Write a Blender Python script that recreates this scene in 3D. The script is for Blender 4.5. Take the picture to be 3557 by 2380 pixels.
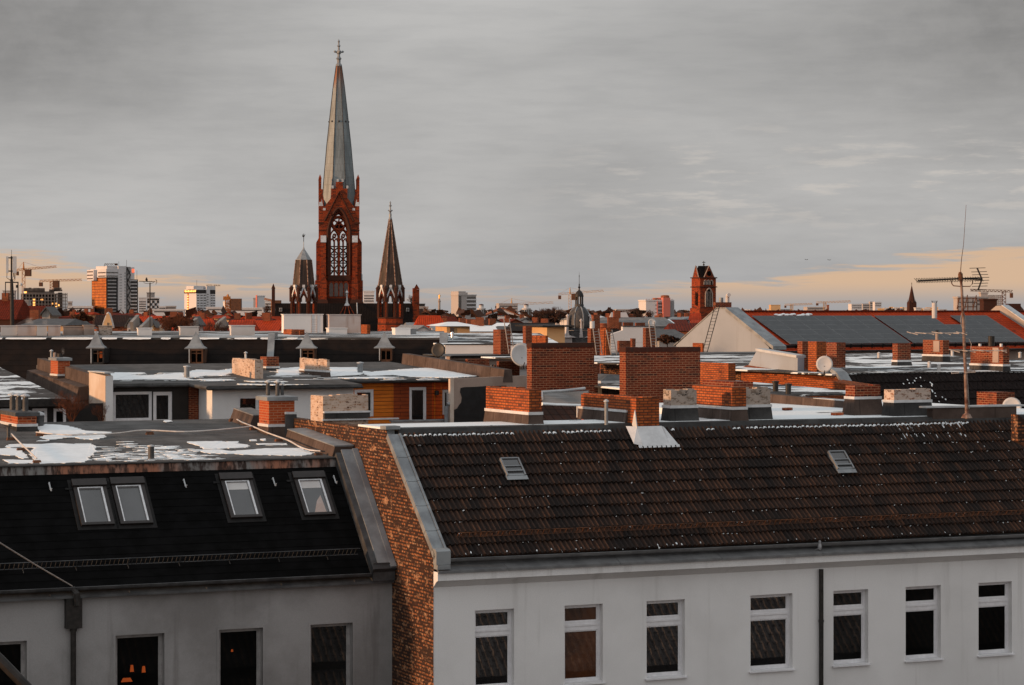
import bpy, math, random
from mathutils import Vector
for o in list(bpy.data.objects): bpy.data.objects.remove(o)
R = random.Random(7)
S = bpy.context.scene
COL = S.collection
rad = math.radians
# ---------------------------------------------------------------- camera, sky, sun
FPX, CXP, HYP, CZ = 8400.0, 1778.5, 1080.0, 26.0     # focal length and horizon in photo pixels, eye height in metres
cam = bpy.data.cameras.new("camera"); camo = bpy.data.objects.new("camera", cam); COL.objects.link(camo)
camo.location = (0, 0, CZ); camo.rotation_euler = (rad(90), 0, 0)
cam.sensor_width = 36; cam.lens = 36*FPX/3557; cam.shift_y = -(1190-HYP)/3557
cam.clip_start = 0.5; cam.clip_end = 60000
S.camera = camo
S.view_settings.view_transform = 'Standard'; S.view_settings.look = 'None'
S.view_settings.exposure = 0.0; S.view_settings.gamma = 1.0
SUN_EL, SUN_AZ = 6.0, 252.0                            # degrees; azimuth clockwise from +Y (the view direction)
sun = bpy.data.lights.new("sun", 'SUN'); suno = bpy.data.objects.new("sun", sun); COL.objects.link(suno)
sun.energy = 4.4; sun.angle = rad(3); sun.color = (1.0, 0.56, 0.29)
sd = Vector((math.sin(rad(SUN_AZ))*math.cos(rad(SUN_EL)), math.cos(rad(SUN_AZ))*math.cos(rad(SUN_EL)), math.sin(rad(SUN_EL))))
suno.rotation_euler = (-sd).to_track_quat('-Z', 'Y').to_euler(); suno.location = (-40, 0, 60)

class NG:
    """tiny node helper"""
    def __init__(s, nt): s.nt = nt; s.N = nt.nodes; s.L = nt.links
    def n(s, t, **k):
        d = s.N.new(t)
        for a, b in k.items(): setattr(d, a, b)
        return d
    def link(s, a, b): s.L.new(a, b)
    def val(s, sock, v):
        if hasattr(v, 'is_output') or isinstance(v, bpy.types.NodeSocket): s.L.new(v, sock)
        elif isinstance(v, (tuple, list)) and len(v) == 3 and sock.type == 'RGBA': sock.default_value = (*v, 1)
        else: sock.default_value = v
    def math(s, op, a, b=0.0, c=None, clamp=False):
        d = s.n('ShaderNodeMath', operation=op, use_clamp=clamp)
        s.val(d.inputs[0], a); s.val(d.inputs[1], b)
        if c is not None: s.val(d.inputs[2], c)
        return d.outputs[0]
    def mix(s, f, a, b, blend='MIX'):
        d = s.n('ShaderNodeMix', data_type='RGBA', blend_type=blend)
        s.val(d.inputs[0], f); s.val(d.inputs[6], a); s.val(d.inputs[7], b)
        return d.outputs[2]
    def step(s, v, a, b, lo=0.0, hi=1.0, smooth=True):
        d = s.n('ShaderNodeMapRange', interpolation_type='SMOOTHSTEP' if smooth else 'LINEAR')
        s.val(d.inputs[0], v); d.inputs[1].default_value = a; d.inputs[2].default_value = b
        d.inputs[3].default_value = lo; d.inputs[4].default_value = hi
        return d.outputs[0]
    def mapping(s, v, scale=(1, 1, 1), loc=(0, 0, 0), rot=(0, 0, 0)):
        d = s.n('ShaderNodeMapping'); s.L.new(v, d.inputs[0])
        d.inputs['Scale'].default_value = scale; d.inputs['Location'].default_value = loc; d.inputs['Rotation'].default_value = rot
        return d.outputs[0]
    def noise(s, v, scale=1.0, detail=4.0, rough=0.55, dist=0.0):
        d = s.n('ShaderNodeTexNoise'); s.L.new(v, d.inputs['Vector'])
        d.inputs['Scale'].default_value = scale; d.inputs['Detail'].default_value = detail
        d.inputs['Roughness'].default_value = rough; d.inputs['Distortion'].default_value = dist
        return d.outputs['Fac']
    def coord(s, which='Object'):
        return s.n('ShaderNodeTexCoord').outputs[which]

W = bpy.data.worlds.new("World"); S.world = W; W.use_nodes = True
g = NG(W.node_tree); W.node_tree.nodes.clear()
def build_sky():
    out = g.n('ShaderNodeOutputWorld')
    d = g.coord('Generated')
    sep = g.n('ShaderNodeSeparateXYZ'); g.link(d, sep.inputs[0])
    X, Y, Z = sep.outputs
    hyp = g.math('SQRT', g.math('ADD', g.math('MULTIPLY', X, X), g.math('MULTIPLY', Y, Y)))
    hyp = g.math('MAXIMUM', hyp, 0.02)
    el = g.math('DIVIDE', Z, hyp)                       # tangent of the elevation
    az = g.math('ARCTAN2', X, Y)                        # 0 straight ahead, + to the right
    comb = g.n('ShaderNodeCombineXYZ'); g.link(az, comb.inputs[0]); g.link(el, comb.inputs[1]); comb.inputs[2].default_value = 0.37
    P = comb.outputs[0]
    # long flat streaks low down, broader folds above
    n1 = g.noise(g.mapping(P, (9, 90, 1)), 1.0, 5, 0.55, 0.3)
    n2 = g.noise(g.mapping(P, (26, 330, 1), (3, 1, 0), (0, 0, 0.006)), 1.0, 5, 0.55, 0.25)
    n3 = g.noise(g.mapping(P, (5, 16, 1), (1.3, .4, 0)), 1.0, 4, 0.5)
    n4 = g.noise(g.mapping(P, (38, 230, 1), (7, 2, 0), (0, 0, 0.05)), 1.0, 6, 0.62)
    n5 = g.noise(g.mapping(P, (55, 75, 1), (2, 9, 0)), 1.0, 5, 0.6)
    # lower rim of the cloud deck: lowest in the middle, higher to both sides
    azc = g.math('MINIMUM', g.math('ABSOLUTE', g.math('ADD', az, 0.012)), 0.42)
    rim = g.math('MULTIPLY_ADD', g.math('MULTIPLY', azc, azc), 0.37, 0.0072)
    t = g.math('SUBTRACT', el, rim)
    t = g.math('ADD', t, g.math('MULTIPLY', g.math('SUBTRACT', n1, 0.5), 0.013))
    t = g.math('ADD', t, g.math('MULTIPLY', g.math('SUBTRACT', n2, 0.5), 0.032))
    clear = g.math('MULTIPLY', g.step(t, 0.0035, -0.003), g.math('MAXIMUM', g.step(az, -0.03, 0.10), g.step(g.math('ADD', n2, g.math('MULTIPLY', g.step(el, .012, .03), .10)), 0.36, 0.46, .25, 1)))
    glow = g.mix(g.step(el, 0.001, 0.013), (0.40, 0.385, 0.385), (0.70, 0.485, 0.325))
    glow = g.mix(g.step(el, 0.018, 0.04), glow, (0.62, 0.46, 0.34))
    side = g.step(g.math('ABSOLUTE', az), 0.05, 0.22)
    base = g.mix(g.step(n3, 0.30, 0.70), (0.395, 0.391, 0.388), (0.515, 0.508, 0.50))
    hi = g.math('MULTIPLY', g.step(el, 0.03, 0.13), side)
    base = g.mix(g.math('MULTIPLY', hi, 0.62), base, g.mix(g.step(n5, .3, .7), (0.125, 0.120, 0.120), (0.205, 0.197, 0.195)))  # corner vignette painted in as darker sky at the upper sides
    # soft lighter wisps in the middle heights on the right
    wis = g.math('MULTIPLY', g.step(n4, 0.50, 0.66), g.math('MULTIPLY', g.step(el, 0.022, 0.05), g.step(el, 0.088, 0.055)))
    wis = g.math('MULTIPLY', wis, g.step(az, -0.02, 0.09))
    base = g.mix(g.math('MULTIPLY', wis, 0.62), base, (0.60, 0.56, 0.52))
    low = g.step(el, 0.028, 0.004)
    base = g.mix(g.math('MULTIPLY', low, 0.5), base, (0.37, 0.37, 0.385))
    n6 = g.noise(g.mapping(P, (30, 190, 1), (5, 7, 0), (0, 0, -0.04)), 1.0, 6, 0.65)
    base = g.mix(g.step(n6, 0.35, 0.75, 0, 0.11), base, g.mix(1.0, base, (1.45, 1.42, 1.38), 'MULTIPLY'))
    base = g.mix(g.step(n6, 0.55, 0.28, 0, 0.10), base, g.mix(1.0, base, (0.62, 0.62, 0.64), 'MULTIPLY'))
    col = g.mix(clear, base, glow)
    # unseen sky overhead and behind the camera, brightened to fill the street sides
    up = g.step(el, 0.16, 1.2)
    col = g.mix(up, col, (0.74, 0.755, 0.78))
    back = g.math('MULTIPLY', g.step(Y, 0.15, -0.6), g.step(el, 0.0, 0.1))
    col = g.mix(back, col, (0.80, 0.795, 0.795))
    sky = g.n('ShaderNodeTexSky', sky_type='NISHITA', sun_disc=False)
    sky.sun_elevation = rad(SUN_EL); sky.sun_rotation = rad(SUN_AZ); sky.air_density = 1.2; sky.dust_density = 2.0
    b1 = g.n('ShaderNodeBackground'); g.link(sky.outputs[0], b1.inputs[0]); b1.inputs[1].default_value = 0.05
    b2 = g.n('ShaderNodeBackground'); g.link(col, b2.inputs[0]); b2.inputs[1].default_value = 1.0
    mx = g.n('ShaderNodeMixShader'); mx.inputs[0].default_value = 0.94
    g.link(b1.outputs[0], mx.inputs[1]); g.link(b2.outputs[0], mx.inputs[2]); g.link(mx.outputs[0], out.inputs[0])
build_sky()

# ---------------------------------------------------------------- frames and mesh building
class Fr:
    """a local frame: origin where the ray of photo column px meets distance Y, x axis turned ang degrees (right end receding)"""
    def __init__(s, px, Y, ang=24.0, ox=None):
        s.ang = ang; s.c = math.cos(rad(ang)); s.n = math.sin(rad(ang))
        s.ox = (px-CXP)/FPX*Y if ox is None else ox; s.oy = Y
    def s(s, px, d=0.0):
        k = (px-CXP)/FPX
        return (k*(s.oy+d*s.c)-s.ox+d*s.n)/(s.c-k*s.n)
    def d(s, px, ss=0.0):
        k = (px-CXP)/FPX
        return (s.ox+ss*s.c-k*(s.oy+ss*s.n))/(s.n+k*s.c)
    def Y(s, ss, d): return s.oy+ss*s.n+d*s.c
    def z(s, py, ss=0.0, d=0.0): return CZ-(py-HYP)/FPX*s.Y(ss, d)
    def at(s, px, py, d=0.0):
        q = s.s(px, d); return q, s.z(py, q, d)
    def onz(s, px, py, z):
        Yd = (CZ-z)*FPX/(py-HYP); X = (px-CXP)/FPX*Yd
        dx, dy = X-s.ox, Yd-s.oy
        return dx*s.c+dy*s.n, -dx*s.n+dy*s.c
    def onplane(s, px, py, d0, z0, slope):
        """meet of the pixel's ray with the plane z = z0 + slope*(d-d0): returns s, d, z"""
        lo, hi = d0-30, d0+60
        f = lambda d: s.at(px, py, d)[1]-(z0+slope*(d-d0))
        best = None; prev = None
        k = 400
        for i in range(k+1):
            d = lo+(hi-lo)*i/k; v = f(d)
            if prev is not None and prev[1]*v <= 0:
                a, b = prev[0], d
                for _ in range(40):
                    m = (a+b)/2
                    if f(a)*f(m) <= 0: b = m
                    else: a = m
                best = (a+b)/2; break
            prev = (d, v)
        if best is None: best = d0
        q, z = s.at(px, py, best); return q, best, z
    def w(s, ss, d, z): return Vector((s.ox+ss*s.c-d*s.n, s.oy+ss*s.n+d*s.c, z))
    def sub(s, ss, d, ang=0.0):
        """frame of the same kind with its origin at (ss, d) and turned by ang more"""
        p = s.w(ss, d, 0); f = Fr(0, p.y, s.ang+ang, ox=p.x); return f

class MB:
    def __init__(s): s.v = []; s.f = []
    def add(s, vs, fs):
        b = len(s.v); s.v += [tuple(p) for p in vs]; s.f += [tuple(b+i for i in q) for q in fs]; return s
    def box(s, x0, x1, y0, y1, z0, z1):
        return s.add([(x0,y0,z0),(x1,y0,z0),(x1,y1,z0),(x0,y1,z0),(x0,y0,z1),(x1,y0,z1),(x1,y1,z1),(x0,y1,z1)],
                     [(0,3,2,1),(4,5,6,7),(0,1,5,4),(1,2,6,5),(2,3,7,6),(3,0,4,7)])
    def hexa(s, b, t):
        """b, t: four bottom and four top points, counter-clockwise from above"""
        return s.add(list(b)+list(t), [(0,3,2,1),(4,5,6,7),(0,1,5,4),(1,2,6,5),(2,3,7,6),(3,0,4,7)])
    def frust(s, x0, x1, y0, y1, z0, z1, ix, iy=None):
        iy = ix if iy is None else iy
        return s.hexa([(x0,y0,z0),(x1,y0,z0),(x1,y1,z0),(x0,y1,z0)], [(x0+ix,y0+iy,z1),(x1-ix,y0+iy,z1),(x1-ix,y1-iy,z1),(x0+ix,y1-iy,z1)])
    def poly(s, pts): return s.add(pts, [tuple(range(len(pts)))])
    def prism(s, pts, off):
        """polygon extruded by the vector off"""
        n = len(pts); q = [tuple(a+b for a, b in zip(p, off)) for p in pts]
        fs = [tuple(range(n-1, -1, -1)), tuple(range(n, 2*n))]+[(i, (i+1) % n, n+(i+1) % n, n+i) for i in range(n)]
        return s.add(list(pts)+q, fs)
    def tube(s, path, r, n=8, r1=None, cap=True):
        P = [Vector(p) for p in path]; m = len(P); rings = []
        for i, p in enumerate(P):
            t = (P[min(i+1, m-1)]-P[max(i-1, 0)])
            t = t.normalized() if t.length > 1e-9 else Vector((0, 0, 1))
            a = Vector((0, 0, 1)) if abs(t.z) < 0.9 else Vector((1, 0, 0))
            u = t.cross(a).normalized(); w = t.cross(u)
            rr = r if r1 is None else r+(r1-r)*i/(m-1)
            rings.append([p+(u*math.cos(2*math.pi*j/n)+w*math.sin(2*math.pi*j/n))*rr for j in range(n)])
        b = len(s.v)
        for q in rings: s.v += [tuple(x) for x in q]
        for i in range(m-1):
            for j in range(n):
                s.f.append((b+i*n+j, b+(i+1)*n+j, b+(i+1)*n+(j+1) % n, b+i*n+(j+1) % n))
        if cap:
            s.f.append(tuple(b+j for j in range(n))); s.f.append(tuple(b+(m-1)*n+j for j in range(n-1, -1, -1)))
        return s
    def lathe(s, prof, n=12, cx=0.0, cy=0.0, ph=0.0):
        b = len(s.v); m = len(prof)
        for r, z in prof:
            for j in range(n):
                a = ph+2*math.pi*j/n; s.v.append((cx+r*math.cos(a), cy+r*math.sin(a), z))
        for i in range(m-1):
            for j in range(n): s.f.append((b+i*n+j, b+i*n+(j+1) % n, b+(i+1)*n+(j+1) % n, b+(i+1)*n+j))
        if prof[0][0] > 1e-4: s.f.append(tuple(b+j for j in range(n-1, -1, -1)))
        if prof[-1][0] > 1e-4: s.f.append(tuple(b+(m-1)*n+j for j in range(n)))
        return s
    def sphere(s, c, r, n=10, sz=1.0):
        return s.lathe([(max(1e-5, r*math.sin(math.pi*i/n)), c[2]-r*sz*math.cos(math.pi*i/n)) for i in range(n+1)], max(8, n), c[0], c[1])
    def wall(s, x0, x1, z0, z1, ops, y=0.0, rev=0.2):
        """front wall face at depth y with rectangular openings (x0,x1,z0,z1) and their reveals"""
        xs = sorted({x0, x1, *[min(max(o[i], x0), x1) for o in ops for i in (0, 1)]}); zs = sorted({z0, z1, *[min(max(o[i], z0), z1) for o in ops for i in (2, 3)]})
        for a, b in zip(xs, xs[1:]):
            for c, d in zip(zs, zs[1:]):
                mx, mz = (a+b)/2, (c+d)/2
                if any(o[0] < mx < o[1] and o[2] < mz < o[3] for o in ops): continue
                s.poly([(a,y,c),(b,y,c),(b,y,d),(a,y,d)])
        for a, b, c, d in ops:
            s.poly([(a,y,c),(a,y+rev,c),(b,y+rev,c),(b,y,c)]); s.poly([(a,y,d),(b,y,d),(b,y+rev,d),(a,y+rev,d)])
            s.poly([(a,y,c),(a,y,d),(a,y+rev,d),(a,y+rev,c)]); s.poly([(b,y,c),(b,y+rev,c),(b,y+rev,d),(b,y,d)])
        return s
    def mesh(s, name, mat, zb=0.0, smooth=False, jit=0.0):
        me = bpy.data.meshes.new(name)
        vs = s.v
        if jit:
            rr = random.Random(len(vs)); seen = {}
            def J(p):
                k = tuple(round(c, 4) for c in p)
                if k not in seen: seen[k] = tuple(c+rr.uniform(-jit, jit) for c in p)
                return seen[k]
            vs = [J(p) for p in vs]
        me.from_pydata([(p[0], p[1], p[2]-zb) for p in vs], [], s.f)
        me.update()
        uv = me.uv_layers.new(name="UVMap"); zz = Vector((0, 0, 1))
        dat = uv.data; vv = me.vertices; lp = me.loops
        for pl in me.polygons:
            n = pl.normal
            if abs(n.z) > 0.97:
                for li in pl.loop_indices:
                    p = vv[lp[li].vertex_index].co; dat[li].uv = (p.x, p.y)
            else:
                t = zz.cross(n)
                if t.length < 1e-6: t = Vector((1, 0, 0))
                t.normalize(); b = n.cross(t)
                for li in pl.loop_indices:
                    p = vv[lp[li].vertex_index].co; dat[li].uv = (p.dot(t), p.dot(b))
        if smooth:
            for pl in me.polygons: pl.use_smooth = True
        for m in (mat if isinstance(mat, (list, tuple)) else [mat]): me.materials.append(m)
        return me

class T:
    """a thing: an Empty at its base that parents its parts"""
    def __init__(s, name, label, cat, fr, sb=0.0, db=0.0, zb=0.0, group=None):
        s.o = bpy.data.objects.new(name, None); COL.objects.link(s.o)
        p = fr.w(sb, db, zb); s.o.location = p; s.o.rotation_euler = (0, 0, rad(fr.ang))
        s.o.empty_display_size = 0.5; s.sb, s.db, s.zb, s.fr = sb, db, zb, fr
        s.o['label'] = label; s.o['category'] = cat
        if group: s.o['group'] = group
    def part(s, name, mb, mat, par=None, smooth=False, label=None, kind=None, jit=0.0):
        m = MB(); m.v = [(p[0]-s.sb, p[1]-s.db, p[2]-s.zb) for p in mb.v]; m.f = mb.f
        o = bpy.data.objects.new(name, m.mesh(name, mat, 0.0, smooth, jit)); COL.objects.link(o)
        o.parent = par if par is not None else s.o
        if label: o['label'] = label
        if kind: o['kind'] = kind
        return o
def one(name, label, cat, fr, mb, mat, sb=0.0, db=0.0, zb=0.0, group=None, smooth=False, kind=None, jit=0.0):
    """a thing that is a single mesh"""
    m = MB(); m.v = [(p[0]-sb, p[1]-db, p[2]-zb) for p in mb.v]; m.f = mb.f
    o = bpy.data.objects.new(name, m.mesh(name, mat, 0.0, smooth, jit)); COL.objects.link(o)
    o.location = fr.w(sb, db, zb); o.rotation_euler = (0, 0, rad(fr.ang))
    if kind: o['kind'] = kind
    if label: o['label'] = label
    if cat: o['category'] = cat
    if group: o['group'] = group
    return o
# ---------------------------------------------------------------- materials
MAT = {}
def new(name, rough=0.8, metal=0.0, spec=0.3):
    m = bpy.data.materials.new(name); m.use_nodes = True
    q = NG(m.node_tree); b = q.N['Principled BSDF']
    b.inputs['Roughness'].default_value = rough; b.inputs['Metallic'].default_value = metal
    b.inputs['Specular IOR Level'].default_value = spec
    MAT[name] = m
    return m, q, b
def bump(q, b, h, strength=0.3, dist=0.02):
    d = q.n('ShaderNodeBump'); d.inputs['Strength'].default_value = strength; d.inputs['Distance'].default_value = dist
    q.link(h, d.inputs['Height']); q.link(d.outputs[0], b.inputs['Normal'])
def plain(name, c1, c2=None, scale=3.0, rough=0.8, metal=0.0, spec=0.3, bs=0.15, stretch=(1, 1, 1), lo=.35, hi=.65, det=5):
    m, q, b = new(name, rough, metal, spec)
    v = q.mapping(q.coord('Object'), stretch)
    n = q.noise(v, scale, det, 0.6)
    c2 = c2 or tuple(x*0.7 for x in c1)
    q.link(q.mix(q.step(n, lo, hi), c2, c1), b.inputs['Base Color'])
    if bs: bump(q, b, n, bs, 0.02)
    return m
def stain(name, c1, c2, c3, rough=0.9, amount=0.5, s1=0.35, s2=2.6):
    """rendered wall: even coat, wide uneven patches, thin vertical runs"""
    m, q, b = new(name, rough, 0, 0.2)
    o = q.coord('Object')
    n1 = q.noise(o, s1, 5, 0.6); n2 = q.noise(q.mapping(o, (s2, s2, 0.18)), 1.0, 5, 0.6); n3 = q.noise(o, 45, 3, 0.6)
    c = q.mix(q.step(n1, 0.38, 0.68), c1, c2)
    c = q.mix(q.math('MULTIPLY', q.step(n2, 0.55, 0.75), amount), c, c3)
    c = q.mix(q.step(n3, 0.3, 0.7), q.mix(0.12, c, (0.02, 0.02, 0.02)), c)
    q.link(c, b.inputs['Base Color']); bump(q, b, n3, 0.25, 0.008)
    return m
def brick(name, c1, c2, mortar, w=0.25, *, wob=0.0, mott=0.0, h=0.077, ms=0.012, dirt=(0.03, 0.02, 0.015), damt=0.5, patch=None, pamt=0.0, rough=0.85, ps=1.3, dark=(0.05, 0.02, 0.012), darkamt=0.25, wash=None):
    m, q, b = new(name, rough, 0, 0.25)
    uv = q.coord('UV')
    if wob:
        nz = q.n('ShaderNodeTexNoise'); q.link(uv, nz.inputs['Vector']); nz.inputs['Scale'].default_value = 2.3; nz.inputs['Detail'].default_value = 5
        va = q.n('ShaderNodeVectorMath', operation='MULTIPLY_ADD'); q.link(nz.outputs['Color'], va.inputs[0]); va.inputs[1].default_value = (wob, wob, 0); q.link(uv, va.inputs[2]); uv = va.outputs[0]
    t = q.n('ShaderNodeTexBrick'); q.link(uv, t.inputs['Vector'])
    for k, v in (('Scale', 1.0), ('Brick Width', w), ('Row Height', h), ('Mortar Size', ms), ('Mortar Smooth', 0.1), ('Bias', 0.0)): t.inputs[k].default_value = v
    t.inputs['Color1'].default_value = (0, 0, 0, 1); t.inputs['Color2'].default_value = (1, 1, 1, 1); t.inputs['Mortar'].default_value = (0.5, 0.5, 0.5, 1)
    fac = t.outputs['Fac']
    sp = q.n('ShaderNodeSeparateXYZ'); q.link(uv, sp.inputs[0])
    row = q.math('FLOOR', q.math('DIVIDE', sp.outputs[1], h)); cl = q.math('FLOOR', q.math('SUBTRACT', q.math('DIVIDE', sp.outputs[0], w), q.math('MULTIPLY', q.math('MODULO', row, 2.0), 0.5)))
    cx = q.n('ShaderNodeCombineXYZ'); q.link(cl, cx.inputs[0]); q.link(row, cx.inputs[1])
    wn = q.n('ShaderNodeTexWhiteNoise', noise_dimensions='2D'); q.link(cx.outputs[0], wn.inputs['Vector']); sv = wn.outputs['Value']
    col = q.mix(sv, c1, c2)
    col = q.mix(q.math('MULTIPLY', q.step(sv, darkamt+.02, darkamt-.02), 0.75), col, dark)      # a few over-burnt bricks
    n0 = q.noise(uv, 9.0, 4, 0.6); col = q.mix(q.step(n0, 0.25, 0.8, 0, .35), col, tuple(x*0.5 for x in c1))
    if patch:
        n2 = q.noise(q.mapping(uv, (1, 1.6, 1)), ps, 6, 0.65)
        col = q.mix(q.step(n2, 0.56-pamt*0.2, 0.62-pamt*0.2), col, patch)
    col = q.mix(fac, col, mortar)
    if wash:                                                    # lime wash left on part of the face, over brick and joint alike
        n3 = q.noise(q.mapping(uv, (1, 1.8, 1)), 4.0, 6, 0.7); col = q.mix(q.step(n3, 0.5, 0.56), wash, col)
    if mott:
        k1 = q.noise(q.mapping(uv, (1, 1.5, 1), (3, 7, 0)), 5.5, 5, .7); k2 = q.noise(q.mapping(uv, (1, 1.4, 1), (9, 2, 0)), 3.2, 6, .72)
        col = q.mix(q.math('MULTIPLY', q.step(k1, .50, .62), .80*mott), col, (0.030, 0.014, 0.009)); col = q.mix(q.math('MULTIPLY', q.step(k2, .54, .64), .65*mott), col, (0.45, 0.25, 0.14))
    n1 = q.noise(uv, 0.9, 6, 0.65)
    col = q.mix(q.math('MULTIPLY', q.step(n1, 0.45, 0.75), damt), col, dirt)
    q.link(col, b.inputs['Base Color'])
    bump(q, b, q.math('ADD', q.math('MULTIPLY', fac, -1.0), q.math('MULTIPLY', n0, 0.35)), 0.5, 0.012)
    return m
def tiles(name, c1, c2, w=0.3, h=0.34, rough=0.75, moss=None, bs=0.9):
    m, q, b = new(name, rough, 0, 0.08)
    uv = q.coord('UV')
    t = q.n('ShaderNodeTexBrick'); q.link(uv, t.inputs['Vector']); t.offset = 0.0
    for k, v in (('Scale', 1.0), ('Brick Width', w), ('Row Height', h), ('Mortar Size', 0.02), ('Mortar Smooth', 0.6)): t.inputs[k].default_value = v
    t.inputs['Color1'].default_value = (0, 0, 0, 1); t.inputs['Color2'].default_value = (1, 1, 1, 1); t.inputs['Mortar'].default_value = (.5, .5, .5, 1)
    sel = q.n('ShaderNodeRGBToBW'); q.link(t.outputs['Color'], sel.inputs[0])
    n1 = q.noise(uv, 0.5, 5, 0.6)
    col = q.mix(sel.outputs[0], c1, c2); col = q.mix(q.step(n1, 0.4, 0.7, 0, .6), col, tuple(x*0.45 for x in c1))
    col = q.mix(q.math('MULTIPLY', t.outputs['Fac'], 0.75), col, tuple(x*0.25 for x in c1))
    if moss: col = q.mix(q.step(q.noise(uv, 2.2, 6, .7), .58, .68), col, moss)
    q.link(col, b.inputs['Base Color'])
    wv = q.n('ShaderNodeTexWave', wave_type='BANDS', bands_direction='X'); q.link(uv, wv.inputs[0]); wv.inputs['Scale'].default_value = 0.314/w*1.0
    bump(q, b, q.math('SUBTRACT', wv.outputs['Fac'], t.outputs['Fac']), bs, 0.03)
    return m
def felt(name, c1, c2, snow=0.0, stretch=(0.16, 0.75, 1), off=(0, 0, 0), rough=0.9, fine=1.0):
    """roofing felt with laid strips; snow 0..1 leaves that share under thin melting snow"""
    m, q, b = new(name, rough, 0, 0.25)
    o = q.coord('Object')
    n1 = q.noise(o, 1.2, 6, 0.65); n2 = q.noise(q.mapping(o, (0.5, 6, 1)), 1.0, 5, .6); n3 = q.noise(o, 60, 2, .5)
    t = q.n('ShaderNodeTexBrick'); q.link(q.mapping(o, (1, 1, 1), (0.3, 0.1, 0)), t.inputs['Vector'])
    for k, v in (('Scale', 1.0), ('Brick Width', 5.0), ('Row Height', 0.95), ('Mortar Size', 0.02), ('Mortar Smooth', 0.3)): t.inputs[k].default_value = v
    col = q.mix(q.step(n1, 0.35, 0.68), c1, c2); col = q.mix(q.step(n2, 0.5, 0.75, 0, .5), col, tuple(x*1.5 for x in c2))
    col = q.mix(q.math('MULTIPLY', t.outputs['Fac'], 0.6), col, tuple(x*0.35 for x in c1))
    col = q.mix(q.step(n3, .3, .7, 0, .3), col, tuple(x*.4 for x in c1))
    h = n3
    if snow > 0:
        s1 = q.noise(q.mapping(o, stretch, off), 1.0, 6, 0.62, 0.4); s2 = q.noise(q.mapping(o, (stretch[0]*7, stretch[1]*9, 1), off), 1.0*fine, 5, 0.6)
        a = 0.72-0.42*snow
        sn = q.step(q.math('ADD', s1, q.math('MULTIPLY', q.math('SUBTRACT', s2, 0.5), 0.26)), a, a+0.025)
        col = q.mix(sn, col, q.mix(n1, (0.68, 0.73, 0.75), (0.82, 0.87, 0.89)))
        h = q.math('ADD', q.math('MULTIPLY', sn, 2.0), n3)
    q.link(col, b.inputs['Base Color']); bump(q, b, h, 0.35, 0.01)
    return m
def glass(name, col=(0.012, 0.013, 0.014), rough=0.06, spec=0.5, c2=None, ior=1.85):
    m, q, b = new(name, rough, 0, spec)
    b.inputs['IOR'].default_value = ior
    n = q.noise(q.coord('Object'), 0.9, 3, .5); q.link(q.mix(q.step(n, .35, .65), col, c2 or tuple(x*1.8 for x in col)), b.inputs['Base Color'])
    n2 = q.noise(q.coord('Object'), 1.6, 2, .5); bump(q, b, n2, 0.015, 0.02)
    return m
def glow(name, col, strength):
    m, q, b = new(name, 0.6); b.inputs['Base Color'].default_value = (*col, 1)
    b.inputs['Emission Color'].default_value = (*col, 1); b.inputs['Emission Strength'].default_value = strength
    return m
brick('brick_orange', (0.30, 0.062, 0.013), (0.50, 0.128, 0.032), (0.10, 0.034, 0.016), ms=.015, damt=0.45, darkamt=.05, dirt=(0.05,0.02,0.012))
brick('brick_red', (0.105, 0.014, 0.004), (0.19, 0.029, 0.007), (0.30, 0.13, 0.07), ms=0.012, damt=0.75, darkamt=0.12, dirt=(0.035,0.010,0.006), dark=(0.03,0.011,0.007))
brick('brick_new', (0.33, 0.050, 0.012), (0.42, 0.078, 0.019), (0.40, 0.17, 0.09), ms=0.011, damt=0.12, darkamt=0.03)
brick('brick_gable', (0.085, 0.026, 0.010), (0.33, 0.125, 0.048), (0.028, 0.014, 0.009), w=.23, wob=.035, mott=1.0, h=.09, ms=0.024, dirt=(0.02, 0.011, 0.008), damt=0.7, patch=(0.40, 0.24, 0.14), pamt=0.0, ps=5.0, darkamt=0.40, dark=(0.025, 0.013, 0.010))
brick('brick_wash', (0.15, 0.065, 0.035), (0.26, 0.11, 0.055), (0.33, 0.25, 0.20), ms=0.014, damt=0.45, wash=(0.50, 0.40, 0.34), darkamt=0.4)
brick('brick_pale', (0.27, 0.12, 0.06), (0.44, 0.28, 0.18), (0.48, 0.36, 0.28), ms=0.014, damt=0.5, wash=(0.52, 0.40, 0.32), darkamt=0.3)
brick('brick_stone', (0.12, 0.095, 0.075), (0.30, 0.22, 0.165), (0.22, 0.17, 0.13), ms=0.012, damt=0.7, wash=(0.40, 0.33, 0.28), darkamt=0.3, dark=(0.035, 0.03, 0.028))
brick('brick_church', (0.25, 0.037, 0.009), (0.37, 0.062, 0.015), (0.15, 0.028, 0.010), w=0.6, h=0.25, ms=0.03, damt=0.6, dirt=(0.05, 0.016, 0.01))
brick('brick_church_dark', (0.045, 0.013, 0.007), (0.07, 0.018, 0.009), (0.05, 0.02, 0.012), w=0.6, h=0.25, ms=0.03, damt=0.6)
brick('brick_far', (0.30, 0.09, 0.04), (0.38, 0.12, 0.05), (0.22, 0.09, 0.05), w=0.5, h=0.2, ms=0.02, damt=0.4)
stain('render_white', (0.735, 0.735, 0.735), (0.65, 0.648, 0.645), (0.43, 0.42, 0.41), amount=0.45)
stain('render_gable', (0.31, 0.345, 0.39), (0.28, 0.31, 0.35), (0.23, 0.245, 0.27), amount=0.4)
stain('render_grey', (0.31, 0.305, 0.305), (0.20, 0.193, 0.19), (0.13, 0.12, 0.115), amount=0.5)
stain('render_warm', (0.56, 0.54, 0.53), (0.49, 0.47, 0.45), (0.38, 0.34, 0.31), amount=0.4)
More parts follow.
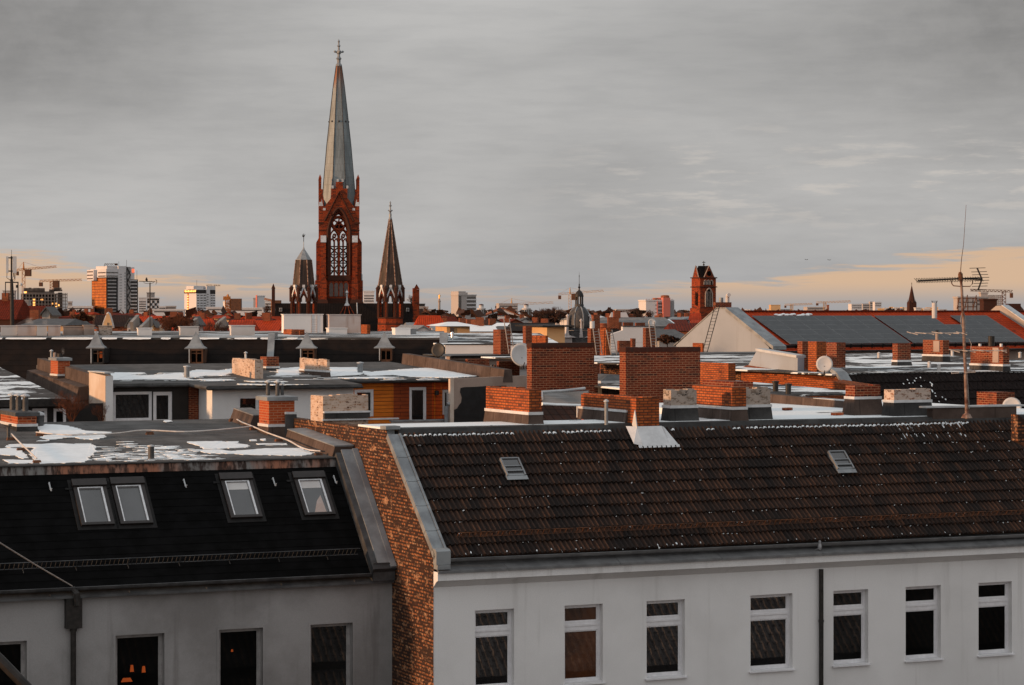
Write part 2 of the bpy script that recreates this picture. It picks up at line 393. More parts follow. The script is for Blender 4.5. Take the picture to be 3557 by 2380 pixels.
stain('render_stained', (0.60, 0.52, 0.45), (0.52, 0.40, 0.31), (0.20, 0.10, 0.055), amount=0.85, s1=.9, s2=5)
stain('render_tan', (0.36, 0.28, 0.235), (0.27, 0.20, 0.165), (0.17, 0.12, 0.10), amount=0.6, s1=.7)
stain('render_ochre', (0.62, 0.40, 0.21), (0.55, 0.34, 0.17), (0.40, 0.24, 0.13), amount=0.3)
stain('render_rust', (0.52, 0.46, 0.44), (0.46, 0.35, 0.30), (0.25, 0.13, 0.08), amount=0.7, s1=.5, s2=1.2)
stain('concrete', (0.36, 0.33, 0.30), (0.28, 0.255, 0.235), (0.17, 0.14, 0.12), amount=0.5)
stain('concrete_far', (0.42, 0.38, 0.36), (0.37, 0.33, 0.31), (0.30, 0.26, 0.24), amount=0.3, s1=.05, s2=.3)
stain('concrete_dim', (0.22, 0.175, 0.15), (0.17, 0.135, 0.115), (0.12, 0.09, 0.075), amount=0.3, s1=.1, s2=.4)
stain('white_far', (0.62, 0.60, 0.60), (0.56, 0.54, 0.54), (0.45, 0.42, 0.41), amount=0.3, s1=.05, s2=.3)
stain('pink_far', (0.55, 0.17, 0.13), (0.48, 0.14, 0.11), (0.36, 0.12, 0.09), amount=0.3, s1=.05, s2=.3)
felt('felt', (0.030, 0.029, 0.029), (0.062, 0.061, 0.060))
felt('felt_mid', (0.062, 0.060, 0.059), (0.12, 0.118, 0.115))
felt('felt_brown', (0.062, 0.043, 0.035), (0.105, 0.076, 0.064))
felt('felt_light', (0.16, 0.155, 0.15), (0.24, 0.235, 0.23))
felt('felt_snow', (0.035, 0.034, 0.034), (0.085, 0.083, 0.082), snow=0.52, stretch=(0.28, 0.55, 1))
felt('felt_snow_more', (0.035, 0.034, 0.034), (0.085, 0.083, 0.082), snow=0.53, stretch=(0.22, 0.42, 1), off=(4, 2, 0))
felt('felt_snow_full', (0.04, 0.04, 0.04), (0.09, 0.088, 0.086), snow=0.86, stretch=(0.25, 0.5, 1), off=(1, 3, 0))
felt('felt_snow_less', (0.05, 0.05, 0.05), (0.09, 0.088, 0.086), snow=0.42, off=(2, 5, 0))
plain('shingle_black', (0.0055, 0.0055, 0.0058), (0.003, 0.003, 0.003), 2.0, 0.95, spec=0.05, bs=.1)
plain('slate_dark', (0.012, 0.0072, 0.0055), (0.006, 0.004, 0.0035), 1.5, 0.8, spec=0.15)
tiles('tile_slate', (0.014, 0.0095, 0.008), (0.010, 0.007, 0.006), w=.3, h=.3)
tiles('tile_red', (0.50, 0.052, 0.010), (0.38, 0.040, 0.009), moss=(0.12, 0.022, 0.010))
tiles('tile_red_dark', (0.16, 0.022, 0.008), (0.09, 0.015, 0.007))
tiles('tile_brown', (0.045, 0.020, 0.014), (0.028, 0.014, 0.010))
tiles('tile_opposite', (0.46, 0.42, 0.40), (0.20, 0.18, 0.17), h=.41, w=.3, bs=.5)
tiles('tile_near_dark', (0.016, 0.010, 0.009), (0.011, 0.0075, 0.007), h=.36)
plain('zinc', (0.27, 0.29, 0.30), (0.18, 0.19, 0.20), 1.6, 0.55, 0.35, 0.4, .08)
plain('zinc_light', (0.50, 0.52, 0.53), (0.38, 0.395, 0.41), 2.0, 0.6, 0.15, 0.4, .08)
plain('flash_black', (0.013, 0.012, 0.012), (0.008, 0.008, 0.008), 4, .7, spec=.2)
plain('zinc_mid', (0.17, 0.173, 0.176), (0.115, 0.117, 0.12), 2.5, 0.6, 0.25, 0.4, .08)
plain('zinc_dark', (0.085, 0.087, 0.089), (0.045, 0.046, 0.048), 2.5, 0.6, 0.3, 0.4, .08)
plain('tin_pale', (0.62, 0.63, 0.64), (0.52, 0.53, 0.54), 4.0, 0.6, 0.1, 0.4, .06)
plain('metal_dark', (0.028, 0.024, 0.022), (0.012, 0.011, 0.010), 8.0, 0.55, 0.3, 0.4, .1)
plain('metal_rust', (0.16, 0.065, 0.03), (0.05, 0.028, 0.02), 7.0, 0.8, 0.1, 0.3, .1)
plain('pole_weathered', (0.30, 0.22, 0.18), (0.085, 0.03, 0.018), 3.0, 0.8, 0.1, 0.3, .1)
plain('crane_orange', (0.42, 0.17, 0.045), (0.30, 0.11, 0.03), 0.6, 0.7)
plain('crane_pale', (0.50, 0.32, 0.17), (0.40, 0.25, 0.13), 0.6, 0.7)
plain('frame_white', (0.70, 0.70, 0.72), (0.62, 0.62, 0.64), 6.0, 0.45, spec=.5, bs=.03)
plain('frame_grey', (0.30, 0.29, 0.285), (0.22, 0.21, 0.21), 6.0, 0.5, bs=.03)
plain('frame_dark', (0.022, 0.017, 0.016), (0.014, 0.011, 0.010), 6.0, 0.5, spec=.4, bs=.03)
plain('alu', (0.62, 0.63, 0.64), (0.5, 0.5, 0.51), 9.0, 0.35, 0.6, .5, .03)
plain('dish_white', (0.56, 0.55, 0.54), (0.49, 0.48, 0.47), 2.0, 0.6, bs=.02)
plain('dish_dark', (0.035, 0.032, 0.028), (0.02, 0.02, 0.02), 2.0, 0.5, bs=.02)
plain('snow', (0.84, 0.88, 0.90), (0.76, 0.80, 0.82), 3.0, 0.7, bs=.2)
plain('wood_lamp', (0.10, 0.045, 0.022), (0.05, 0.024, 0.014), 5, .8, stretch=(1, 1, .1))
plain('bitumen', (0.010, 0.010, 0.011), (0.004, 0.004, 0.004), 3, .6, spec=.35, bs=.6)
plain('bark', (0.075, 0.030, 0.018), (0.035, 0.018, 0.012), 6, .9)
plain('bark_dark', (0.03, 0.022, 0.018), (0.018, 0.013, 0.011), 6, .9)
plain('twig_red', (0.13, 0.04, 0.016), (0.07, 0.024, 0.012), 3, .9)
plain('leaf_brown', (0.10, 0.035, 0.014), (0.045, 0.02, 0.01), 2, .9)
plain('gold', (0.85, 0.42, 0.08), (0.6, 0.3, 0.06), 2, .35, .8)
plain('pv', (0.030, 0.036, 0.040), (0.020, 0.025, 0.028), 2, .4, spec=.35, bs=0)
plain('pv_frame', (0.20, 0.205, 0.21), (0.16, 0.165, 0.17), 2, .5, .2)
plain('dome_slate', (0.075, 0.072, 0.072), (0.045, 0.043, 0.043), 2.5, .7)
plain('plaster_statue', (0.52, 0.47, 0.45), (0.38, 0.34, 0.33), 1.5, .8)
plain('ground', (0.045, 0.04, 0.036), (0.03, 0.028, 0.026), 0.05, .95)
plain('feather', (0.33, 0.33, 0.34), (0.20, 0.20, 0.21), 12, .8)
plain('feather_black', (0.012, 0.011, 0.011), (0.008, 0.008, 0.008), 12, .8)
plain('cable_pale', (0.40, 0.36, 0.33), (0.3, 0.27, 0.25), 6, .6)
plain('rod_white', (0.66, 0.62, 0.59), (0.55, 0.50, 0.46), 5, .5, .2)
plain('black_hole', (0.004, 0.004, 0.004), (0.003, 0.003, 0.003), 2, .9, spec=.05)
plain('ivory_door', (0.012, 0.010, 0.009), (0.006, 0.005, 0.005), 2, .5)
glass('glass_dark', (0.008, 0.008, 0.009), .012, .5, (0.012, 0.011, 0.011)); glass('glass_deep', (0.003, 0.003, 0.003), .02, .25, ior=1.25); glass('glass_reflect_orange', (0.075, 0.026, 0.010), .03, .4, (0.03, 0.014, 0.009)); glass('glass_faint', (0.006, 0.006, 0.006), .015, .4, ior=1.55)  # the brown-orange pane has a warm reflection painted into its colour
glass('glass_sky', (0.030, 0.031, 0.032), .12, .5); glass('glass_far', (0.03, 0.026, 0.025), .2, .5)
glass('glass_sunset', (0.60, 0.17, 0.012), .5, .3, (0.42, 0.10, 0.008)); glass('glass_brown', (0.045, 0.024, 0.018), .25, .4)  # the orange glass has a sunset reflection painted into its colour
glow('lamp_glare_warm', (1.0, 0.42, 0.10), 2.2); glow('lamp_red', (1.0, 0.16, 0.07), 1.1); glow('glow_ember', (0.5, 0.085, 0.01), 0.12); glow('sign_white', (0.9, 0.95, 1.0), .6)  # the warm glow serves work lamps and painted sunset glare
def boards(name, c1, c2, h, joint, rough=0.7):
    m, q, b = new(name, rough, 0, .3); uv = q.coord('UV')
    t = q.n('ShaderNodeTexBrick'); q.link(uv, t.inputs['Vector'])
    for k, v in (('Scale', 1.0), ('Brick Width', 4.0), ('Row Height', h), ('Mortar Size', joint), ('Mortar Smooth', 0.2)): t.inputs[k].default_value = v
    n = q.noise(q.mapping(uv, (1.5, 14, 1)), 1.0, 5, .6); n2 = q.noise(uv, .7, 4, .6)
    c = q.mix(q.step(n, .3, .7), c1, c2); c = q.mix(q.step(n2, .4, .7, 0, .5), c, tuple(x*.55 for x in c2))
    q.link(q.mix(t.outputs['Fac'], c, tuple(x*.2 for x in c1)), b.inputs['Base Color']); bump(q, b, q.math('MULTIPLY', t.outputs['Fac'], -1), .6, .02)
    return m
boards('wood_orange', (0.72, 0.20, 0.012), (0.55, 0.13, 0.009), .16, .012)
boards('wood_brown', (0.36, 0.062, 0.008), (0.22, 0.036, 0.006), .16, .012)
boards('wood_red', (0.62, 0.09, 0.008), (0.42, 0.055, 0.006), .16, .012)
def near_tile(x0=.34, wave=.14, z0=19.78, sn=.656, row=.4046):
    """brown concrete tiles: every tile its own shade, the crests painted with rusty highlights"""
    m, q, b = new('tile_near', .8, 0, .25); o = q.coord('Object'); sp = q.n('ShaderNodeSeparateXYZ'); q.link(o, sp.inputs[0])
    t = q.math('DIVIDE', q.math('SUBTRACT', sp.outputs[2], z0), sn); x = q.math('SUBTRACT', sp.outputs[0], x0)
    cv = q.n('ShaderNodeCombineXYZ'); q.link(q.math('FLOOR', q.math('DIVIDE', x, wave*2)), cv.inputs[0]); q.link(q.math('FLOOR', q.math('DIVIDE', t, row)), cv.inputs[1])
    wn = q.n('ShaderNodeTexWhiteNoise', noise_dimensions='2D'); q.link(cv.outputs[0], wn.inputs['Vector'])
    pv = q.n('ShaderNodeCombineXYZ'); q.link(x, pv.inputs[0]); q.link(t, pv.inputs[1]); P2 = pv.outputs[0]
    big = q.noise(P2, .45, 4, .6); fine = q.noise(P2, 16, 4, .65); run = q.noise(q.mapping(P2, (9, 1.6, 1)), 1, 4, .6)
    crest = q.math('POWER', q.math('MULTIPLY_ADD', q.math('COSINE', q.math('MULTIPLY', x, 2*math.pi/wave)), .5, .5), 1.6)
    tone = q.math('ADD', wn.outputs['Value'], q.math('MULTIPLY', q.math('SUBTRACT', big, .5), 1.6))
    tone = q.math('MULTIPLY_ADD', tone, .55, .25)
    c = q.mix(q.step(tone, .15, 1.0), (0.009, 0.006, 0.005), (0.028, 0.015, 0.010))
    highlight = q.math('MULTIPLY', crest, q.math('MULTIPLY', q.step(tone, .05, .95), q.step(run, .34, .64)))  # highlight along the rib crests, painted into the tile colour
    c = q.mix(q.math('MULTIPLY', highlight, .85), c, (0.13, 0.052, 0.023)); c = q.mix(q.step(fine, .45, .72, 0, .6), c, (0.007, 0.005, 0.0045))
    q.link(c, b.inputs['Base Color']); bump(q, b, fine, .45, .006)
near_tile()
def rust_fascia():
    m, q, b = new('fascia_rust', .7, .2, .3); o = q.coord('Object')
    a = q.noise(q.mapping(o, (7, 7, .4)), 1, 5, .6); c = q.noise(q.mapping(o, (1.1, 1, .2)), 1, 3, .5)
    k = q.mix(q.step(a, .42, .6), (0.19, 0.185, 0.18), (0.035, 0.022, 0.018)); k = q.mix(q.step(c, .45, .6, 0, .8), k, q.mix(q.step(a, .4, .6), (0.34, 0.12, 0.055), (0.04, 0.02, 0.014)))
    q.link(k, b.inputs['Base Color'])
rust_fascia()
def tar_patch():
    m, q, b = new('tar_patched', .8, 0, .3); o = q.coord('Object')
    a = q.noise(o, 1.1, 5, .6, .5); c = q.noise(q.mapping(o, (2.2, 2.2, 3.2)), 1, 6, .7); 
    k = q.mix(q.step(a, .46, .49), (0.24, 0.16, 0.115), (0.008, 0.008, 0.008)); k = q.mix(q.math('MULTIPLY', q.step(c, .62, .70), .8), k, (0.22, 0.2, 0.19))
    q.link(k, b.inputs['Base Color']); bump(q, b, c, .5, .03)
tar_patch()
def dormer_zinc():
    plain('spire_zinc', (0.42, 0.435, 0.435), (0.29, 0.30, 0.30), .35, .6, .15, .35, .05, stretch=(1.5, 1.5, .12))
dormer_zinc()
def spire_mat():
    m, q, b = new('spire_tower', .6, .15, .35); o = q.coord('Object')
    sep = q.n('ShaderNodeSeparateXYZ'); q.link(o, sep.inputs[0])
    a = q.noise(q.mapping(o, (1.2, 1.2, .10)), 1, 5, .6); r = q.noise(q.mapping(o, (2.6, 2.6, .06)), 1, 5, .6)
    k = q.mix(q.step(a, .35, .65), (0.14, 0.165, 0.172), (0.235, 0.27, 0.28))
    top = q.step(q.math("ADD", sep.outputs[2], q.math("MULTIPLY", r, 9)), 70.5, 76.0)
    k = q.mix(q.math('MAXIMUM', top, q.step(r, .62, .72, 0, .7)), k, (0.20, 0.075, 0.035))
    t = q.n('ShaderNodeTexBrick'); q.link(q.coord('UV'), t.inputs['Vector'])
    for kk, v in (('Scale', 1.0), ('Brick Width', .62), ('Row Height', 1.3), ('Mortar Size', .03)): t.inputs[kk].default_value = v
    k = q.mix(q.math('MULTIPLY', t.outputs['Fac'], .55), k, (0.10, 0.10, 0.10))
    q.link(k, b.inputs['Base Color'])
spire_mat()
def dark_spire():
    m, q, b = new('spire_slate', .65, .0, .3); o = q.coord('Object')
    a = q.noise(q.mapping(o, (2.4, 2.4, .08)), 1, 5, .6); r = q.noise(o, 3, 3, .6)
    k = q.mix(q.step(a, .4, .62), (0.022, 0.014, 0.011), (0.075, 0.043, 0.028)); k = q.mix(q.step(r, .4, .7, 0, .4), k, (0.02, 0.015, 0.012))
    q.link(k, b.inputs['Base Color'])
dark_spire()
M = MAT
# ---------------------------------------------------------------- ground and the two near houses
gm = MB(); gm.poly([(-5000,-500,0),(5000,-500,0),(5000,12000,0),(-5000,12000,0)])
W0 = Fr(CXP, 0.001, 0)
one('ground', None, None, W0, gm, M['ground'], kind='structure')

class Sl:
    """sloping plane in a frame: t runs up the slope, h stands off it"""
    def __init__(s, d0, z0, d1, z1):
        s.d0, s.z0 = d0, z0; L = math.hypot(d1-d0, z1-z0); s.L = L; s.c = (d1-d0)/L; s.n = (z1-z0)/L; s.k = (z1-z0)/(d1-d0)
    def p(s, a, t, h=0.0): return (a, s.d0+t*s.c-h*s.n, s.z0+t*s.n+h*s.c)
    def pick(s, fr, px, py):
        a, d, z = fr.onplane(px, py, s.d0, s.z0, s.k); return a, (d-s.d0)/s.c
    def box(s, mb, a0, a1, t0, t1, h0, h1):
        return mb.hexa([s.p(a0,t0,h0),s.p(a1,t0,h0),s.p(a1,t1,h0),s.p(a0,t1,h0)], [s.p(a0,t0,h1),s.p(a1,t0,h1),s.p(a1,t1,h1),s.p(a0,t1,h1)])

N = Fr(1505, 61, 24)
def gutter(mb, s0, s1, d, z, r, n=9, dz=0.0):
    """half-round eaves gutter, open at the top, with a rolled front lip"""
    b = len(mb.v); prof = []
    for i in range(n+1):
        a = math.pi+math.pi*i/n; prof.append((d+r*math.cos(a), z+r*math.sin(a)))
    inner = [(d+(r-.012)*math.cos(math.pi+math.pi*i/n), z+(r-.012)*math.sin(math.pi+math.pi*i/n)) for i in range(n, -1, -1)]
    ring = prof+inner; m = len(ring)
    for q in (s0, s1):
        for y, w in ring: mb.v.append((q, y, w+(dz if q == s1 else 0)))
    for i in range(m): mb.f.append((b+i, b+(i+1) % m, b+m+(i+1) % m, b+m+i))
    mb.f.append(tuple(range(b+m-1, b-1, -1))); mb.f.append(tuple(range(b+m, b+2*m)))
    mb.tube([(s0, d-r, z+.008), (s1, d-r, z+.008+dz)], .016, 6)
    return mb
def gutter_clips(mb, s0, s1, step, d, z, r):
    q = s0
    while q < s1:
        mb.tube([(q, d-r*math.cos(a)*1.05, z-r*math.sin(a)*1.05+.01) for a in [math.pi*i/8 for i in range(9)]], .012, 5); q += step
    return mb
def win(t, parent, s0, s1, z0, z1, y, fm, gm_, transom=None, fw=.07, post=None, sill=None, nm='window'):
    """frame mesh with its pane(s) and sill as sub-parts"""
    f = MB(); a, b = y, y+.06
    f.box(s0, s0+fw, a, b, z0, z1); f.box(s1-fw, s1, a, b, z0, z1); f.box(s0+fw, s1-fw, a, b, z1-fw, z1); f.box(s0+fw, s1-fw, a, b, z0, z0+fw)
    panes = [(s0+fw, s1-fw, z0+fw, z1-fw)]
    if transom:
        ta, tb = z0+(z1-z0)*transom[0], z0+(z1-z0)*transom[1]
        f.box(s0+fw, s1-fw, a, b, ta, tb); f.box(s0+fw, s1-fw, a-.02, a, ta+(tb-ta)*.5, ta+(tb-ta)*.72)
        panes = [(s0+fw, s1-fw, z0+fw, ta), (s0+fw, s1-fw, tb, z1-fw)]
    if post:
        f.box(s0+(s1-s0)*post-.06, s0+(s1-s0)*post+.06, a-.005, b+.005, z0+fw, z1-fw)
    # inner sash rebate
    for p in panes:
        f.box(p[0], p[0]+.03, a+.02, b-.003, p[2], p[3]); f.box(p[1]-.03, p[1], a+.02, b-.003, p[2], p[3])
        f.box(p[0]+.03, p[1]-.03, a+.02, b-.003, p[3]-.03, p[3]); f.box(p[0]+.03, p[1]-.03, a+.02, b-.003, p[2], p[2]+.03)
    w = t.part(nm, f, fm, parent)
    for p in panes:
        g_ = MB(); g_.box(p[0]+.002, p[1]-.002, a+.035, a+.045, p[2]+.002, p[3]-.002); t.part('pane', g_, gm_, w)
    if sill:
        q = MB(); q.hexa([(s0-.05,sill[0],z0-.05),(s1+.05,sill[0],z0-.05),(s1+.05,y,z0-.03),(s0-.05,y,z0-.03)], [(s0-.05,sill[0],z0-.02),(s1+.05,sill[0],z0-.02),(s1+.05,y,z0+.012),(s0-.05,y,z0+.012)])
        t.part('sill', q, sill[1], w)
    return w

# ======== white house on the right
SMX = N.s(4050)
RB_E = (-.18, 19.80); RB_T = (3.18, 22.70); ZF = 22.90
rb = T('apartment_house', 'white rendered house with a brown corrugated tile roof and seven tall windows', 'house', N, 0, 0, 0)
ops = []
for a, b in ((1650,1786),(1961,2094),(2246,2379),(2607,2753),(2895,3016),(3146,3268),(3399,3515)): ops.append((N.s(a), N.s(b), 16.36, 18.38))
ops2 = ops+[(SMX-3.2, SMX-2.1, 16.36, 18.38)]
low = [(o[0], o[1], z, z+2.02) for o in ops2 for z in (12.7, 9.0, 5.3, 1.6)]
wm = MB(); wm.wall(0, SMX, 0, 19.20, ops2+low, 0, .24)
wm.poly([(SMX,0,0),(SMX,16,0),(SMX,16,ZF),(SMX,3.2,ZF),(SMX,0,19.6)]); wm.poly([(0,5.6,0),(0,5.6,ZF-.3),(SMX,5.6,ZF-.3),(SMX,5.6,0)])
rbw = rb.part('wall', wm, M['render_white'])
for o, gl in zip(ops2, ('glass_dark', 'glass_reflect_orange', 'glass_dark', 'glass_dark', 'glass_faint', 'glass_deep', 'glass_deep', 'glass_dark')): win(rb, None, *o, .17, M['frame_white'], M[gl], (.66, .775), sill=(-.09, M['frame_white']))
for o in low[:8]: win(rb, None, *o, .17, M['frame_white'], M['glass_dark'], (.66, .775), sill=(-.09, M['frame_white']))
for o in low[8:]: bk = MB(); bk.box(o[0], o[1], .23, .26, o[2], o[3]); rb.part('window', bk, M['glass_dark'])
cm = MB()   # plaster cornice with a soft throat
prof = [(0, 19.02), (-.10, 19.10), (-.22, 19.19), (-.30, 19.21), (-.30, 19.43), (0, 19.43)]
cm.prism([(0.0, y, z) for y, z in prof], (SMX, 0, 0)); rb.part('cornice', cm, M['render_white'])
lm = MB(); q = 0.0; lens = [1.9, 3.2, 3.0, 3.1, 3.0, 3.0, 3.0, 3.0, 3.0]
for L_ in lens:                                      # tin cover of the cornice in standing lengths
    e = min(q+L_-.012, SMX)
    if q >= SMX: break
    lm.hexa([(q,-.36,19.432),(e,-.36,19.432),(e,0,19.56),(q,0,19.56)], [(q,-.36,19.462),(e,-.36,19.462),(e,0,19.60),(q,0,19.60)])
    lm.box(q, e, -.372, -.36, 19.40, 19.465); lm.box(e-.02, e, -.36, -.02, 19.46, 19.50) if False else None
    q += L_
rb.part('cornice_cover', lm, M['zinc_mid'])
fm_ = MB(); fm_.box(.30, SMX, -.03, .02, 19.56, 19.78); rb.part('eaves_board', fm_, M['zinc_dark'])
gu = MB(); gutter(gu, .36, SMX, -.125, 19.74, .085, dz=-.06); gutter_clips(gu, .55, SMX, 1.62, -.125, 19.73, .085)
rb.part('gutter', gu, M['zinc_mid'], smooth=False)
dp = MB(); x = N.s(2846)
dp.tube([(x,-.10,19.0),(x,-.10,0.3)], .062, 12)
for z in (17.6, 13.2, 9, 5): dp.lathe([(.075, z-.03), (.075, z+.03)], 12, x, -.10)
rb.part('downpipe', dp, M['metal_dark'], smooth=False)
sl = Sl(RB_E[0], RB_E[1]-.02, RB_T[0], RB_T[1])
def tile_roof(s0, s1, sl, rows, wave=.15, amp=.02, sub=4, edge=.045, plainw=False):
    m = MB(); ns = int((s1-s0)/wave*sub); s1 = s0+ns*wave/sub; L = sl.L/rows
    rr = random.Random(3)
    for r in range(rows):
        t0, t1 = r*L-.02, (r+1)*L+.06
        b = len(m.v); off = [rr.uniform(-.006, .006) for _ in range(ns+2)]
        for k, (t, h) in enumerate(((t0, .0), (t0, edge), (t1, .012))):
            for i in range(ns+1):
                a = s0+(s1-s0)*i/ns; ph = 2*math.pi*(a-s0)/wave
                w = amp*math.cos(ph) if plainw else amp*(math.cos(ph)*.75+.25*math.cos(2*ph))
                ti = int((a-s0)/.30); jj = off[ti % len(off)]
                m.v.append(sl.p(a, t+(jj if k < 2 else 0), (h+w+jj*.6) if k else max(0.0, w-.01)))
        for k in range(2):
            for i in range(ns): m.f.append((b+k*(ns+1)+i, b+k*(ns+1)+i+1, b+(k+1)*(ns+1)+i+1, b+(k+1)*(ns+1)+i))
    return m
tm = tile_roof(.34, SMX, sl, 11, wave=.14, amp=.030, sub=8, edge=.08, plainw=True)
rb.part('roof', tm, M['tile_near'], smooth=False)
um = MB(); um.poly([sl.p(0,0,-.03), sl.p(SMX,0,-.03), sl.p(SMX,sl.L,-.03), sl.p(0,sl.L,-.03)]); rb.part('roof_deck', um, M['metal_dark'])
# zinc verge along the gable
vm = MB(); seg = 5
for i in range(seg):
    a, b = -.02+sl.L*i/seg, -.02+sl.L*(i+1)/seg-.015
    sl.box(vm, -.045, .33, a, b, .02, .085); sl.box(vm, -.05, -.005, a, b, -.05, .11); sl.box(vm, .27, .33, a, b, .085, .115)
vm.box(-.05, .34, -.33, -.12, 19.62, 19.95); vm.box(-.03, .32, -.36, -.10, 19.50, 19.615); vm.hexa([(-.05,-.33,19.952),(.34,-.33,19.952),(.34,-.02,19.952),(-.05,-.02,19.952)], [(-.05,-.27,20.0),(.34,-.27,20.0),(.34,-.0,20.03),(-.05,-.0,20.03)])
vm.box(-.05, .36, 3.20, 3.62, ZF-.04, ZF+.05)
rb.part('verge', vm, M['zinc'])
DB = 15.9
gab = MB(); gab.prism([(0,5.7,10),(0,5.7,ZF-.05),(0,12.2,ZF-.05),(0,12.2,10)], (.3,0,0)); gab.poly([(0,0,0),(0,-.02,19.60),(0,.02,19.82),(0,3.15,22.66),(0,3.3,ZF-.05),(0,5.7,ZF-.05),(0,5.7,0)][::-1]); rb.part('gable_wall', gab, M['brick_gable'])
# flat roof: kerb, snow-covered felt
km = MB(); km.hexa([(.33,3.16,22.68),(SMX,3.16,22.68),(SMX,3.6,22.68),(.33,3.6,22.68)], [(.33,3.30,ZF-.03),(SMX,3.30,ZF-.03),(SMX,3.62,ZF-.004),(.33,3.62,ZF-.004)])
rb.part('roof_kerb', km, M['felt'])
sa_, sb_ = N.s(2275, 5.5), N.s(2520, 8)
fl = MB(); fl.add([(a, d, z+(.0 if z > ZF-.1 else 0)) for z in (ZF-.25, ZF) for a, d in ((.02,3.55),(SMX,3.55),(SMX,DB),(sb_,DB),(sb_,8.0),(sa_,8.0),(sa_,5.5),(.02,5.5))], [tuple(range(7,-1,-1)), tuple(range(8,16))]+[(i,(i+1)%8,8+(i+1)%8,8+i) for i in range(8)])
rb.part('flat_roof', fl, M['felt_snow_full'])
# two small roof hatches in the tiles
def hatch(corner, w, h, lab):
    a, t = sl.pick(N, *corner)
    f = MB(); H1 = .165
    sl.box(f, a-.04, a, t-h-.05, t+.03, .02, H1); sl.box(f, a+w, a+w+.04, t-h-.05, t+.03, .02, H1); sl.box(f, a, a+w, t, t+.04, .02, H1); sl.box(f, a, a+w, t-h-.05, t-h, .02, H1-.03)
    sl.box(f, a, a+w, t-h*.52, t-h*.52+.025, H1-.03, H1); sl.box(f, a-.07, a+w+.07, t-h-.20, t-h-.05, .11, .125); sl.box(f, a+.01, a+w-.01, t-h+.08, t-h+.11, H1-.02, H1+.012)
    o = rb.part('roof_hatch', f, M['zinc'], label=lab)
    p = MB(); sl.box(p, a, a+w, t-h, t, .118, .132); rb.part('pane', p, M['glass_sky'], o)
hatch((1737, 1608), .47, .56, None); hatch((2875, 1583), .47, .62, None)
# snow guard: a low wire-mesh fence on brackets along the eaves
def snow_guard(t, nm, sl, s0, s1, tt, hh, post, mat, wires=3, bars=0.0):
    m = MB(); h0 = .07
    for i in range(wires):
        h = h0+hh*i/(wires-1); m.tube([sl.p(s0, tt, h), sl.p(s1, tt, h)], .012 if i in (0, wires-1) else .006, 5)
    q = s0+.1
    while q < s1:
        m.tube([sl.p(q, tt-.10, .03), sl.p(q, tt, .03), sl.p(q, tt, h0+hh+.01)], .013, 5); q += post
    if bars:
        q = s0
        while q <= s1: m.tube([sl.p(q, tt, h0), sl.p(q, tt, h0+hh)], .010, 4, cap=False); q += bars
    return t.part(nm, m, mat)
snow_guard(rb, 'snow_guard', sl, .75, SMX, .62, .16, 1.15, M['metal_rust'], 4, .16)
# last snow in the joints of the tiles, along the top and in the gutter
sm = MB(); rr = random.Random(11)
def lump(mb, a, t, h, rx, rt, rh):
    b = len(mb.v); n = 6; ph = rr.random()*6
    for k, (f, hh) in enumerate(((1, 0), (.75, .7))):
        for i in range(n):
            an = ph+2*math.pi*i/n; q = f*rr.uniform(.75, 1.2)
            mb.v.append(sl.p(a+rx*q*math.cos(an), t+rt*q*math.sin(an), h+rh*hh))
    mb.v.append(sl.p(a, t, h+rh))
    for i in range(n): mb.f.append((b+i, b+(i+1) % n, b+n+(i+1) % n, b+n+i)); mb.f.append((b+n+i, b+n+(i+1) % n, b+2*n))
Lr = sl.L/11
for r in range(1, 11):
    k = int(26+10*rr.random()+(10 if r < 4 else 0))
    for _ in range(k):
        a = .5+(SMX-.6)*rr.random(); lump(sm, a, r*Lr-.035+rr.uniform(-.012, .02), .03, rr.uniform(.008, .03)*(1.8 if rr.random() < .15 else 1), rr.uniform(.007, .016), rr.uniform(.012, .025))
    for _ in range(9+r*2):                      # thicker towards the far right
        a = N.s(3150)+rr.random()**.7*(SMX-N.s(3150)); lump(sm, a, r*Lr+rr.uniform(-.05, .2), .02, rr.uniform(.010, .024), rr.uniform(.014, .04), rr.uniform(.012, .02))
for _ in range(46):
    a = N.s(3300)+rr.random()*2.6; lump(sm, a, sl.L-rr.random()*.62, .02, rr.uniform(.015, .03), rr.uniform(.04, .13), .02)
for _ in range(150):
    a = .5+(SMX-.6)*rr.random(); lump(sm, a, rr.uniform(.0, .10), .03, rr.uniform(.012, .035), rr.uniform(.015, .06), rr.uniform(.015, .03))
i = 0
while .34+i*.14 < SMX:
    a = .34+i*.14; i += 1
    if (3.6 < a < 5.0 and rr.random() < .75) or (6.0 < a < 10.8 and rr.random() < .72) or (a > 18.4): continue
    lump(sm, a, sl.L-.03-rr.random()*.04, .02, rr.uniform(.05, .07), rr.uniform(.03, .06), .045)
one('snow_scraps', 'scraps of white snow caught in the brown tile roof', 'snow', N, sm, M['snow'], kind='stuff')

